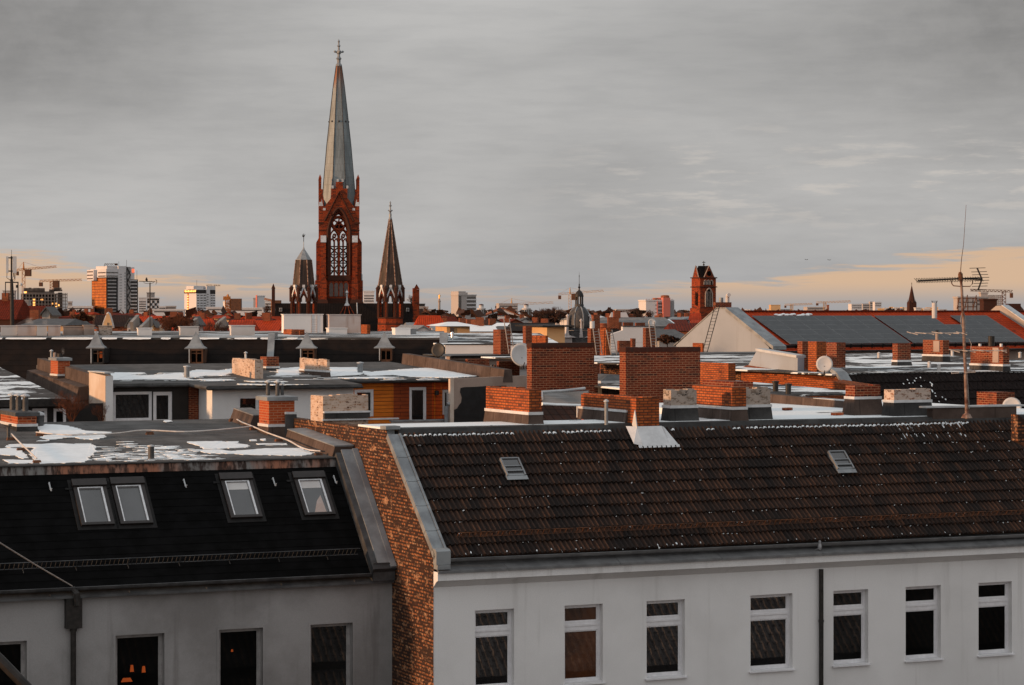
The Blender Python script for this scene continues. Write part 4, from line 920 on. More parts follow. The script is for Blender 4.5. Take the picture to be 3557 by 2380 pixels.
# aerial mast
f = N.sub(*N.onz(3358, 1452, ZF)); t = T('aerial_mast', 'tall rusty television mast with a toothed yagi aerial, a whip and coiled cables', 'aerial', f, 0, 0, ZF)
YM = f.oy; pm_ = YM/FPX
def A(px, py, dd=0.0):
    """point of the mast plane facing the street, dd metres nearer"""
    k = (px-CXP)/FPX; Yq = YM-dd; X = k*Yq; Zq = CZ-(py-HYP)/FPX*Yq
    dx, dy = X-f.ox, Yq-f.oy; return (dx*f.c+dy*f.n, -dx*f.n+dy*f.c, Zq)
m = MB(); m.tube([A(3359,1455), A(3354,1300), A(3348,1150), A(3341,1010), A(3337,955)], .055, 10, .036); m.lathe([(.16, ZF), (.11, ZF+.10), (.06, ZF+.14)], 12); t.part('pole', m, M['pole_weathered'])
m = MB(); m.tube([A(3337,975), A(3336,950)], .07, 10); m.tube([A(3336,958), A(3335,945)], .045, 8); m.tube([A(3336,950), A(3340,900), A(3347,850), A(3356,712)], .012, 6, .005); t.part('whip', m, M['metal_rust'])
m = MB(); b0, b1 = A(3188,976), A(3411,970); m.tube([b0, A(3337,968), b1], .028, 6)
for i in range(26):
    k = i/25; px = 3184+k*222; py = 976-6*k; L_ = .05+.0*k
    q = .085 if px < 3335 else .12
    for sg in (-1, 1):
        c_ = A(px, py); m.tube([(c_[0]-.05, c_[1]+sg*q*.6, c_[2]+.075), c_, (c_[0]+.05, c_[1]+sg*q*.6, c_[2]-.06)], .008, 4, cap=False)
    if px > 3335: c_ = A(px+4, py); m.tube([(c_[0], c_[1]-.16, c_[2]+.05), (c_[0], c_[1]+.16, c_[2]+.04)], .008, 4, cap=False)
t.part('yagi_boom', m, M['metal_dark'])
m = MB(); m.tube([A(3394,931), A(3411,970), A(3397,1009)], .024, 6)
for py, xa, xb in ((932, 3368, 3423), (945, 3374, 3428), (955, 3377, 3432), (965, 3383, 3436), (975, 3388, 3436), (985, 3382, 3432), (995, 3376, 3430), (1008, 3371, 3425)): m.tube([A(xa, py, .05), A(xb, py-1.5, -.05)], .009, 5)
t.part('reflector', m, M['metal_dark'])
m = MB(); m.tube([A(3305,974), A(3306,985), A(3312,993), A(3337,995), A(3370,995), A(3378,986), A(3379,974)], .016, 6); t.part('cradle', m, M['metal_rust'])
for (xa, xb, y0, lb2) in ((3160, 3360, 1158, None), (3306, 3497, 1219, None)):
    m = MB(); m.tube([A(xa, y0+(0 if xa < 3200 else -3)), A((xa+xb)/2, y0), A(xb, y0-2)], .014, 5)
    for i in range(7):
        k = xa+(xb-xa)*(i+.3)/7; m.tube([A(k-18, y0-5+i % 3*2, -.25), A(k+20, y0+5-i % 2*4, .25)], .012, 5)
    t.part('old_aerial', m, M['cable_pale'])
m = MB(); m.tube([A(3354,1175), A(3366,1178), A(3374,1195), A(3371,1220), A(3358,1236)], .009, 5); m.tube([A(3341,1085), A(3337,1110), A(3339,1130), A(3346,1145)], .009, 5); m.tube([A(3350,1090), A(3355,1115), A(3353,1150), A(3352,1180), A(3360,1300), A(3367,1420)], .009, 5); t.part('cable', m, M['cable_pale'])
for xa, xb, yy in ((3306, 3330, 1296), (3355, 3388, 1293)):
    m = MB(); m.tube([A(xa,yy+2,.1), A(xb,yy,.1), A(xb,yy-4,-.2), A(xa,yy-3,-.2), A(xa,yy+2,.1)], .012, 5); t.part('cable_loop', m, M['cable_pale'])

# things on the grey house's flat roof
LBG = 'chimneys on the flat roof of the grey house'
def onflat(px, py):                                   # point of the grey house's gently rising top
    sl_ = (LB_B[1]-LB_T[1])/(LB_B[0]-LB_T[0]); a, d, z = N.onplane(px, py, LB_T[0], LB_T[1]+.02, sl_); return a, d
a, d = onflat(61, 1497)
chimney('low wide brick chimney with a zinc lid and three hooded flues at the left edge', 2, 61, 127, 1442, 1497, 'brick_new', sd=(a, d), flash=1479, base='felt', cap='zinc_dark', group=LBG, pots=((.30, .62, .40, .085, 'zinc_dark', 'zinc_light'), (.42, .40, .40, .085, 'zinc_dark', 'zinc_light'), (.55, .15, .40, .085, 'zinc_dark', 'zinc_light')))
f = N.sub(*onflat(137, 1481)); t = T('vent_pipe', 'stout dark vent pipe with a mushroom hood just right of the low wide chimney', 'vent pipe', f, 0, 0, f.z(1481)); zb = f.z(1481); zt = f.z(1440)
m = MB(); m.lathe([(.12, zb), (.12, zt)], 14); t.part('pipe', m, M['zinc_dark']); m = MB(); m.lathe([(.17, zt-.02), (.16, zt+.03), (.06, zt+.08), (.001, zt+.09)], 14); t.part('hood', m, M['zinc_light'])
a, d = onflat(961, 1510); a = -.74
cc = chimney('clean new brick chimney with a flat zinc lid rising from the party wall parapet', 900, 961, 1023, 1388, 1508, 'brick_new', sd=(a, d), flash=1480, base='felt_brown', cap='zinc', group=LBG, pots=((.25, .75, .35, .06, 'zinc_dark', 'zinc_light'), (.45, .3, .36, .06, 'zinc_dark', 'zinc_light'), (.8, .7, .28, .05, 'zinc_dark', 'zinc_light')))
def cc_dress():
    t, f, w, dep, zb, zt = cc
    x0 = f.s(989); m = MB(); m.box(x0, w+.03, -.06, -.003, zb-.1, f.z(1441)); m.box(w+.003, w+.05, -.06, dep, zb-.1, f.z(1441)); t.part('side_cover', m, M['zinc_dark'])
    m = MB(); m.box(x0-.01, w+.06, -.075, -.003, f.z(1440), f.z(1432)); t.part('flashing', m, M['tin_pale'])
cc_dress()
c3 = chimney('broad peeling chimney of pale flaking brick on top of the old brick gable', 1079, 1122, 1279, 1371, 1456, 'brick_pale', sd=(N.s(1122, N.d(1122, .03)), N.d(1122, .03)), flash=None, group=LBG, crown=1, below=.8)
def c3_dress():
    t, f, w, dep, zb, zt = c3
    m = MB(); m.box(.02, w+.02, -.09, -.003, f.z(1454), f.z(1436)); t.part('felt_strip', m, M['felt']); m = MB(); m.box(0, w+.03, -.11, -.003, f.z(1435), f.z(1429)); t.part('flashing', m, M['tin_pale'])
    m = MB(); m.box(-.05, w+.9, -.12, -.02, f.z(1461), f.z(1456)); t.part('ledge', m, M['zinc_light'])
c3_dress()
zfl = lambda a, d: zf(d)+.005
for px, py, lb_, h, r in ((525, 1596, 'short dark vent pipe with a flat cap in the snow near the roof edge', .36, .085),):
    a, d = onflat(px, py); f = N.sub(a, d); z = zfl(a, d); t = T('vent_pipe', lb_, 'vent pipe', f, 0, 0, z); m = MB(); m.lathe([(r*1.6, z), (r, z+.02), (r, z+h)], 14); t.part('pipe', m, M['zinc_dark']); m = MB(); m.lathe([(r*1.25, z+h), (r*1.2, z+h+.03), (.001, z+h+.05)], 14); t.part('hood', m, M['zinc_light'])
a, d = onflat(29, 1520); f = N.sub(a, d); z = zfl(a, d); m = MB(); m.tube([(0,0,z),(0,0,z+.30),(.02,-.02,z+.36),(.08,-.04,z+.36)], .045, 10); one('bent_vent', 'bent grey vent pipe by the low wide chimney at the left edge', 'vent pipe', f, m, M['zinc_dark'], 0, 0, z)
# lightning rods on little blocks
def rod(label, pts, blocks, lift=.10):
    f = N; m = MB(); P = []
    for px, py in pts: a, d = onflat(px, py); P.append((a, d, zfl(a, d)+lift))
    Q = []
    for i in range(len(P)-1):                        # smooth it
        p0, p1, p2, p3 = P[max(i-1, 0)], P[i], P[i+1], P[min(i+2, len(P)-1)]
        for k in range(5):
            u = k/5; Q.append(tuple(.5*(2*p1[j]+(p2[j]-p0[j])*u+(2*p0[j]-5*p1[j]+4*p2[j]-p3[j])*u*u+(3*p1[j]-p0[j]-3*p2[j]+p3[j])*u**3) for j in range(3)))
    Q.append(P[-1]); t = T('lightning_rod', label, 'lightning rod', N, P[0][0], P[0][1], P[0][2]-lift)
    m.tube(Q, .021, 7); t.part('rod', m, M['rod_white'])
    for px, py in blocks:
        a, d = onflat(px, py); z = zfl(a, d); m = MB(); m.frust(a-.12, a+.12, d-.08, d+.08, z-.01, z+.085, .03); t.part('block', m, M['metal_rust'])
rod('white lightning rod looping across the whole snowy roof to the new brick chimney', ((125,1512),(250,1522),(400,1516),(500,1505),(640,1510),(760,1503),(877,1491)), ((139,1512),(520,1508),(880,1492)))
rod('white lightning rod following the party wall parapet down to the roof edge', ((808,1455),(835,1474),(877,1491),(930,1514),(1000,1540),(1040,1562),(1075,1574),(1113,1578)), ((808,1462),(968,1533),(1106,1582)))
rod('short straight white rod on two blocks crossing the snow at the left edge', ((40,1518),(75,1554),(128,1604)), ((37,1528),(72,1566),(128,1608)))
# dark pipe rail passing the lower left corner, close to the viewer
m = MB(); Yr = 20
P_ = lambda px, py, Y: ((px-CXP)/FPX*Y, Y-.001, CZ-(py-HYP)/FPX*Y)
m.tube([P_(-260,2050,Yr), P_(0,2292,Yr), P_(100,2395,Yr), P_(700,3000,Yr)], .045, 10); one('handrail', 'dark round handrail slanting through the lower left corner', 'handrail', W0, m, M['metal_dark'], 0, 0, 0)
# pigeon on the cornice of the white house
a = N.s(2846, -.2); z = 19.50; f = N.sub(a, -.22, 60); t = one('pigeon', 'grey pigeon perched on the tin cornice under the gutter of the white house', 'bird', f, MB().lathe([(.001,z+.02),(.03,z+.03),(.055,z+.08),(.06,z+.13),(.045,z+.19),(.03,z+.225),(.036,z+.25),(.034,z+.28),(.001,z+.305)],10).add([(-.03,.02,z+.10),(.03,.02,z+.10),(.015,.17,z+.03),(-.015,.17,z+.03),(0,.02,z+.05)],[(0,1,2,3),(0,3,4),(1,4,2),(3,2,4)]).add([(-.008,-.03,z+.27),(.008,-.03,z+.27),(0,-.06,z+.262),(0,-.03,z+.258)],[(0,1,2),(0,2,3),(1,3,2)]), M['feather'], 0, 0, z, smooth=True)
# ---------------------------------------------------------------- penthouse row across the courtyard
P = Fr(1000, 100, 24)
zG = P.z(1348, P.s(800), 0)                             # gutter of the white bay
zBk = P.z(1262, P.s(800, 14), 14)
ph = T('penthouse', 'flat roofed penthouse with white walls, orange boards and snow on top', 'house', P, 0, 0, 0)
sA, sB, sC = P.s(393, 1.9), P.s(737, 0), P.s(1228, 0); sD = P.s(1566, 2.6); sR = P.s(1752, .4)
roofz = lambda d: zG+.10+(zBk-zG-.10)*(d+.3)/14.3
m = MB()
out = [(sA-.4,1.6),(P.s(657,1.6),1.6),(P.s(721,-.35),-.35),(sC+.25,-.35),(sC+.25,2.3),(sR,2.3),(sR,14),(sA-.4,14)]
m.add([(a,d,roofz(d)-.16) for a, d in out]+[(a,d,roofz(d)) for a, d in out], [tuple(range(7,-1,-1)), tuple(range(8,16))]+[(i,(i+1)%8,8+(i+1)%8,8+i) for i in range(8)])
ph.part('roof', m, M['felt_mid'])
m = MB(); gutter(m, sA-.02, P.s(657,1.6), 1.52, zG+.10, .075); gutter(m, P.s(721,-.35)-.02, sC+.25, -.43, zG+.0, .075); gutter(m, sC+.25, sD-.02, 2.22, zG+.14, .075)
m.tube([(P.s(657,1.6),1.5,zG+.1),(P.s(721,-.35)-.02,-.43,zG+.02)], .075, 8); ph.part('gutter', m, M['zinc_dark'])
zF0 = zG-2.3
def pw(nm, s0, s1, d, z0, z1, mat, ops=(), rev=.12):
    m = MB(); m.wall(s0, s1, z0, z1, list(ops), d, rev); return ph.part(nm, m, M[mat])
Z = lambda py, px, d: P.at(px, py, d)[1]
o1 = (sA, P.s(528, 1.9), Z(1463, 450, 1.9), Z(1361, 450, 1.9)); o2 = (P.s(532, 1.9), P.s(598, 1.9), Z(1470, 560, 1.9), Z(1361, 560, 1.9))
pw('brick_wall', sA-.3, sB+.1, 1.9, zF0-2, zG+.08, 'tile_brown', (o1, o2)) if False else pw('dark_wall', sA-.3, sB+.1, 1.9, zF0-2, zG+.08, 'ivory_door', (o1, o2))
win(ph, None, *o1, 1.93, M['frame_white'], M['glass_dark'], fw=.09); win(ph, None, *o2, 1.93, M['frame_white'], M['glass_dark'], fw=.12)
m = MB(); m.wall(P.s(655,1.88), sB-.02, zF0-2, zG+.05, [], 1.86, .1); ph.part('brick_panel', m, M['brick_red'])
o3 = (P.s(827, 0), P.s(899, 0), zF0+.2, Z(1375, 860, 0))
pw('white_wall', sB, sC, 0, zF0-2, zG-.06, 'render_white', (o3,)); win(ph, None, *o3, .06, M['frame_white'], M['glass_dark'], fw=.08)
m = MB(); m.poly([(sB,0,zF0-2),(sB,0,zG-.06),(sB,1.9,zG-.06),(sB,1.9,zF0-2)]); ph.part('bay_side', m, M['render_white']); m = MB(); m.poly([(sC,0,zF0-2),(sC,2.6,zF0-2),(sC,2.6,zG),(sC,0,zG-.06)]); ph.part('bay_side', m, M['render_white'])
d3 = 2.6; w = lambda px: P.s(px, d3)
o4 = (w(1231), w(1298), Z(1447, 1265, d3), Z(1353, 1265, d3)); o5 = (w(1422), w(1481), Z(1470, 1450, d3), Z(1345, 1450, d3)); o6 = (w(1537), w(1562), Z(1440, 1550, d3), Z(1354, 1550, d3))
pw('board_wall', sC, w(1364), d3, zF0-2, zG+.1, 'wood_orange', (o4,)); pw('board_wall', w(1364), w(1500), d3, zF0-2, zG+.1, 'wood_brown', (o5,)); pw('board_wall', w(1500), sD+.2, d3, zF0-2, zG+.1, 'wood_red', (o6,))
m = MB(); m.box(w(1362), w(1366), d3-.03, d3-.003, zF0-1, zG+.05); m.box(w(1508), w(1511), d3-.03, d3-.003, zF0-1, zG+.05); m.box(w(1531), w(1533), d3-.02, d3-.003, zF0-1, zG+.05); ph.part('corner_board', m, M['wood_orange'])
for o in (o4, o5, o6): win(ph, None, *o, d3+.02, M['frame_white'] if o is not o6 else M['render_warm'], M['glass_dark'], fw=.1)
m = MB(); m.lathe([(.10, Z(1372,1513,d3)), (.10, Z(1358,1513,d3)), (.04, Z(1356,1513,d3))], 10, w(1513), d3-.14); ph.part('wall_lamp', m, M['metal_dark'])
m = MB(); za = Z(1462, 1450, 1.0); m.box(P.s(1362,.6), sD+.1, .6, .75, za-1.5, za); ph.part('terrace_wall', m, M['render_warm'])
m = MB(); m.box(P.s(1360,.55), sD+.1, .52, .83, za+.002, za+.06); ph.part('terrace_coping', m, M['zinc'])
# right party wall with black tar, its white post and the long felt-covered parapet
m = MB(); m.box(P.s(1564,.3), P.s(1577,.3)-.003, .3, .5, zF0-2, Z(1316,1570,.3)); ph.part('post', m, M['render_stained'])
m = MB(); m.hexa([(P.s(1577,.3),.32,zF0-2),(P.s(1830,.3),.32,zF0-2),(P.s(1830,.3),.6,zF0-2),(P.s(1577,.3),.6,zF0-2)], [(P.s(1577,.3),.32,Z(1316,1577,.3)),(P.s(1830,.3),.32,Z(1306,1720,.3)),(P.s(1830,.3),.6,Z(1306,1720,.3)),(P.s(1577,.3),.6,Z(1316,1577,.3))]); ph.part('party_wall', m, M['render_tan']); m = MB(); m.prism([(P.at(px,py,.31)[0],.319,P.at(px,py,.31)[1]) for px, py in ((1577,1500),(1577,1424),(1588,1419),(1594,1408),(1602,1398),(1604,1380),(1598,1362),(1600,1348),(1612,1345),(1650,1344),(1690,1341),(1760,1340),(1760,1500))][::-1], (0,-.012,0)); ph.part('tar_coat', m, M['bitumen'])
m = MB(); m.tube([(P.s(1549,.45), .4, zF0-1),(P.s(1549,.45), .4, Z(1412,1549,.4)),(P.s(1553,.45), .4, Z(1405,1553,.4)),(P.s(1566,.45), .4, Z(1402,1566,.4))], .09, 10); ph.part('waste_pipe', m, M['zinc'])
sq = P.s(1752, .3)
dN, dF = .3, P.d(1398, sq); hN, hF = P.z(1297, sq, dN)-roofz(dN), .62
n = 8
for i in range(n):
    a, b = dN+(dF-dN)*i/n, dN+(dF-dN)*(i+1)/n-.02; m = MB() if i == 0 else m
    h0, h1 = .50, .50
    m.hexa([(sq-.06,a,roofz(a)-.05),(sq+.4,a,roofz(a)-.05),(sq+.4,b,roofz(b)-.05),(sq-.06,b,roofz(b)-.05)], [(sq,a,roofz(a)+h0),(sq+.35,a,roofz(a)+h0),(sq+.35,b,roofz(b)+h1),(sq,b,roofz(b)+h1)])
ph.part('parapet', m, M['felt_brown'])
# left end wall, stained, and stepped felt parapet with its chimney
sl0, sl1 = P.s(366, 1.2), P.s(392.5, 1.2)
m = MB(); zt = Z(1306, 366, 1.2); dl = P.d(309, sl0); m.hexa([(sl0,1.2,zF0-2),(sl1,1.2,zF0-2),(sl1,dl,zF0-2),(sl0,dl,zF0-2)], [(sl0,1.2,zt),(sl1,1.2,zt),(sl1,dl,zt+.1),(sl0,dl,zt+.1)]); ph.part('end_wall', m, M['render_stained'])
m = MB(); m.poly([(sl0+.01,1.19,zF0-2),(sl1,1.19,zF0-2),(sl1,1.19,zt),(sl0+.01,1.19,zt)]); ph.part('end_face', m, M['render_white'])
m = MB(); m.box(sl0-.05, sl1+.04, 1.12, dl, zt+.105, zt+.15); ph.part('end_coping', m, M['zinc_light'])
zp = zt+.02; df = P.d(126, sl0); m = MB()
for i in range(9):
    a, b = dl+(df-dl)*i/9+.01, dl+(df-dl)*(i+1)/9
    k = (zBk-zG)/14; m.hexa([(sl0+.02,a,zp-1.2),(sl0+.4,a,zp-1.2),(sl0+.4,b,zp-1.2),(sl0+.02,b,zp-1.2)], [(sl0+.05,a,zp+k*(a-dl)),(sl0+.4,a,zp+k*(a-dl)),(sl0+.4,b,zp+k*(b-dl)),(sl0+.05,b,zp+k*(b-dl))])
    m.hexa([(sl0-.55,a,zp-1.1),(sl0+.019,a,zp-1.1),(sl0+.019,b,zp-1.1),(sl0-.55,b,zp-1.1)], [(sl0-.42,a,zp-.55+k*(a-dl)),(sl0+.019,a,zp-.5+k*(a-dl)),(sl0+.019,b,zp-.5+k*(b-dl)),(sl0-.42,b,zp-.55+k*(b-dl))])
ph.part('parapet', m, M['felt_brown'])
m = MB(); slv = P.s(283, 2.5); m.hexa([(sl0-.75,.2,zF0-2.5),(sl0-.15,.2,zF0-2.5),(sl0-.15,.5,zF0-2.5),(sl0-.75,.5,zF0-2.5)], [(sl0-.65,dl+.3,zp-1.0),(sl0-.15,dl+.3,zp-1.0),(sl0-.15,dl+.6,zp-1.0),(sl0-.65,dl+.6,zp-1.0)]); ph.part('verge', m, M['felt_light'])
PG = 'chimneys on the snowy penthouse roof'
chimney('new brick chimney with white edging and a smoking dark cowl in the felt parapet', 176, 201, 243, 1250, 1336, 'brick_new', fr=P, Y=104.5, flash=1304, base='felt_brown', cap='zinc', group=PG, flare=.03, below=1.0, pots=((.0, .9, .22, .05, 'zinc', 'zinc_light'), (.1, .6, .2, .06, 'render_tan', None), (.42, .4, .16, .14, 'metal_dark', None)))
chimney('pale pitted brick chimney with one steel flue, left of the pair on the penthouse roof', 806, 885, 914, 1248, 1318, 'brick_pale', fr=P, Y=P.Y(*P.onz(885, 1316, roofz(3.5))), flash=None, group=PG, crown=1, pots=((.3, .5, .2, .05, 'zinc_light', 'zinc_light'),))
chimney('small dark red chimney with a felt skirt just behind the pitted chimney', 904, 926, 969, 1240, 1294, 'brick_red', fr=P, Y=P.Y(*P.onz(926, 1294, roofz(6.5))), flash=1277, base='felt', group=PG)
chimney('wide pale pitted brick chimney standing alone in the middle of the penthouse roof', 1041, 1136, 1145, 1247, 1313, 'brick_pale', fr=P, Y=P.Y(*P.onz(1136, 1313, roofz(3.5))), flash=1291, base='felt_brown', group=PG, crown=1)
for px, py, pt, lb_ in ((649, 1315, 1275, 'grey vent pipe with a flat cap standing in the snow left on the penthouse roof'), (1251, 1304, 1262, 'grey vent pipe with a flat cap standing in the snow right on the penthouse roof')):
    a, d = P.onz(px, py, roofz(4)); f = P.sub(a, d); zb, zt_ = f.z(py), f.z(pt); t = T('vent_pipe', lb_, 'vent pipe', f, 0, 0, zb-.05, 'vent pipes on the penthouse roof'); m = MB(); m.lathe([(.12, zb-.05), (.12, zt_)], 12); t.part('pipe', m, M['zinc']); m = MB(); m.lathe([(.16, zt_), (.16, zt_+.04), (.001, zt_+.07)], 12); t.part('hood', m, M['zinc_light'])

def phplane(px, py):
    a, d, z = P.onplane(px, py, -.3, roofz(-.3)+.02, (zBk-zG-.10)/14.3); return a, d, z
def z45(pts): return [(x/4.508+340, y/4.508+1230) for x, y in pts]
def z26(pts): return [(x/2.604+900, y/2.604+850) for x, y in pts]
snow_sheet('long sheets of melting snow on the flat penthouse roof', P, phplane, [
    z45([(245,345),(200,292),(700,295),(760,310),(500,330),(700,345),(1100,310),(1330,300),(1360,380),(1480,408),(1100,402),(700,400),(245,412)]), z45([(1430,275),(1560,250),(1900,262),(2090,232),(2095,300),(1950,345),(1700,340),(1500,372),(1430,365)]), z45([(1580,402),(2050,398),(2150,412),(1700,428)]),
    z45([(2180,470),(2800,480),(3300,478),(2800,492),(2200,484)]), z45([(2300,425),(2900,430),(3000,442),(2400,440)]),
    z26([(180,1122),(360,1110),(365,1180),(150,1190)]), z26([(640,1112),(900,1112),(880,1140),(1000,1150),(900,1180),(640,1195)]), z26([(930,1160),(1300,1130),(1500,1118),(1640,1122),(2000,1155),(2160,1176),(1740,1208),(1400,1200),(1200,1180),(1000,1190)]), z26([(700,1205),(1100,1200),(1300,1210),(800,1215)])],
    thick=.02, jit=.08, specks=((400, 800, 1295, 1325, 60, .1, .6), (950, 1500, 1290, 1322, 60, .1, .6)))
# ---------------------------------------------------------------- lower yard house at the far left
Lf = Fr(150, 97, 24)
zl = Lf.z(1388, Lf.s(150), 0); zl2 = Lf.z(1272, Lf.s(60, 13), 13)
ly = T('yard_house', 'low dark yard house with a flat roof half under melting snow at the left edge', 'house', Lf, 0, 0, 0)
eR = Lf.s(232, 0); m = MB()
m.hexa([(-14,0,zl-.2),(eR,0,zl-.2),(eR,13,zl2-.2),(-14,13,zl2-.2)], [(-14,0,zl),(eR,0,zl),(eR,13,zl2),(-14,13,zl2)]); ly.part('roof', m, M['felt_snow'])
m = MB(); m.box(-14, eR, -.06, -.003, zl-.28, zl+.02); ly.part('fascia', m, M['metal_dark'])
oA = (Lf.s(112,.4), Lf.s(164,.4), zl-2.2, Lf.z(1419, Lf.s(140,.4), .4)); oB = (Lf.s(186,.4), Lf.s(230,.4), zl-2.2, Lf.z(1419, Lf.s(200,.4), .4))
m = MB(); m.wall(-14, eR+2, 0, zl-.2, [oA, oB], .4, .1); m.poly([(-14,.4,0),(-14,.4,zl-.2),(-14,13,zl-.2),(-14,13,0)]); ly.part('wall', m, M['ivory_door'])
for o in (oA, oB): win(ly, None, *o, .42, M['frame_white'], M['glass_deep'], fw=.09)
# ---------------------------------------------------------------- long black mansard with four pyramid-capped dormers
Df = Fr(700, 128, 1.5)
zt = Df.z(1176, Df.s(700, 3), 3.0); ze = zt-5.2
D0s, D1s = Df.s(-250), Df.s(1540)
mn = T('mansard_house', 'long mansard house with a steep black roof and four pyramid capped dormers', 'house', Df, 0, 0, 0)
ms = Sl(-.8, ze, 3.0, zt)
m = MB()
for r in range(18):
    a, b = ms.L*r/18, ms.L*(r+1)/18+.02; m.add([ms.p(D0s,a,0), ms.p(D1s,a,0), ms.p(D1s,a,.010), ms.p(D0s,a,.010), ms.p(D1s,b,0), ms.p(D0s,b,0)], [(0,1,2,3),(3,2,4,5)])
mn.part('mansard_roof', m, M['slate_dark'])
m = MB(); m.box(D0s, D1s, -.5, -.3, 0, ze); m.poly([(D1s,-.5,0),(D1s,24,0),(D1s,24,zt),(D1s,3,zt),(D1s,-.8,ze)]); mn.part('wall', m, M['render_tan'])
m = MB(); m.hexa([(D0s,3.0,zt-.3),(D1s,3.0,zt-.3),(D1s,24,zt-.3),(D0s,24,zt-.3)], [(D0s,2.93,zt+.03),(D1s,2.93,zt+.03),(D1s,24,zt+.22),(D0s,24,zt+.22)]); mn.part('flat_roof', m, M['felt_snow_less'])
m = MB(); rr = random.Random(5); q = D0s
while q < Df.s(1000, 3):
    e = q+rr.uniform(.5, 2.6); b = len(m.v); k = 8
    for i in range(k+1):
        a = q+(e-q)*i/k; h = .055*rr.uniform(.4, 1)*min(1, 4*min(i, k-i)/k+.05); m.v += [(a, 2.86, zt-.02-h*.6), (a, 2.90, zt+.03+h*.55), (a, 3.25, zt+.05)]
    for i in range(k):
        c = b+i*3; m.f += [(c, c+3, c+4, c+1), (c+1, c+4, c+5, c+2)]
    q = e+rr.uniform(.05, .9)
mn.part('snow_edge', m, M['snow'])
for xa, ya, xb, yb, w_ in ((932, 1154, 950, 1242, .36), (1527, 1162, 1552, 1252, .42)):
    a = Df.s(xa, 3.1); m = MB(); m.hexa([(a,-.5,ze+.3),(a+w_,-.5,ze+.3),(a+w_+.02,3.15,zt-.1),(a,3.15,zt-.1)], [(a,-.75,ze+.75),(a+w_,-.75,ze+.75),(a+w_,3.1,zt+.32),(a,3.1,zt+.32)]); m.box(a, a+w_, 3.11, 5.2, zt-.1, zt+.3); mn.part('party_wall', m, M['zinc'])
for i, (px, ap, bs, hw, w0, w1, wb) in enumerate(((333, 1148, 1211, 32, 318, 361, 1262), (679, 1151, 1213, 36, 659, 705, 1262), (1065, 1153, 1212, 36, 1046, 1092, 1262), (1335, 1153, 1211, 36, 1320, 1361, 1253))):
    dq = .15; a0, a1 = Df.s(w0, dq), Df.s(w1, dq); z1 = Df.z(bs, 0, dq); z0 = Df.z(wb, 0, dq); c = Df.s(px, dq+.4); hwm = hw*Df.oy/FPX; za = Df.z(ap, 0, dq+.4)
    m = MB(); m.box(a0, a0+.08, dq, 3, z0, z1); m.box(a1-.08, a1, dq, 3, z0, z1); m.box(a0+.08, a1-.08, dq+.02, dq+.3, z0-.5, z0+.06); m.box(a0+.08, a1-.08, dq, 3, z1-.1, z1)
    o = mn.part('dormer', m, M['wood_lamp'] if i else M['metal_dark'])
    m = MB(); m.box((a0+a1)/2-.03, (a0+a1)/2+.03, dq+.04, dq+.10, z0+.061, z1-.101); m.box(a0+.081, (a0+a1)/2-.031, dq+.04, dq+.1, z0+.5, z0+.55); m.box((a0+a1)/2+.031, a1-.081, dq+.04, dq+.1, z0+.5, z0+.55); mn.part('sash', m, M['wood_lamp'], o)
    m = MB(); m.box(a0+.08, a1-.08, dq+.12, dq+.14, z0+.06, z1-.1); mn.part('pane', m, M['glass_deep'], o)
    m = MB(); m.add([(a0-.02, dq+.01, z1), (a0-.003, dq-.02, z0), (a0-.003, 2.2, z1), (a0-.06, dq-.02, z1)], [(0,1,2),(3,1,0)]); m.box(a0-.05, a0-.003, dq-.02, dq+.02, z0, z1-.01); mn.part('cheek', m, M['zinc_light'], o)
    m = MB(); H = za-z1; m.lathe([(hwm*1.41, z1+.002), (hwm*1.43, z1+.05), (hwm*1.02, z1+H*.17), (hwm*.82, z1+H*.3), (.001, za)], 4, c, dq+.62, math.pi/4); mn.part('cap', m, M['zinc'], o)
    if i == 0:
        m = MB(); m.box((a0+a1)/2+.08, (a0+a1)/2+.24, dq+.11, dq+.119, z0+.28, z0+.62); mn.part('glow_plate', m, M['glow_ember'], o)
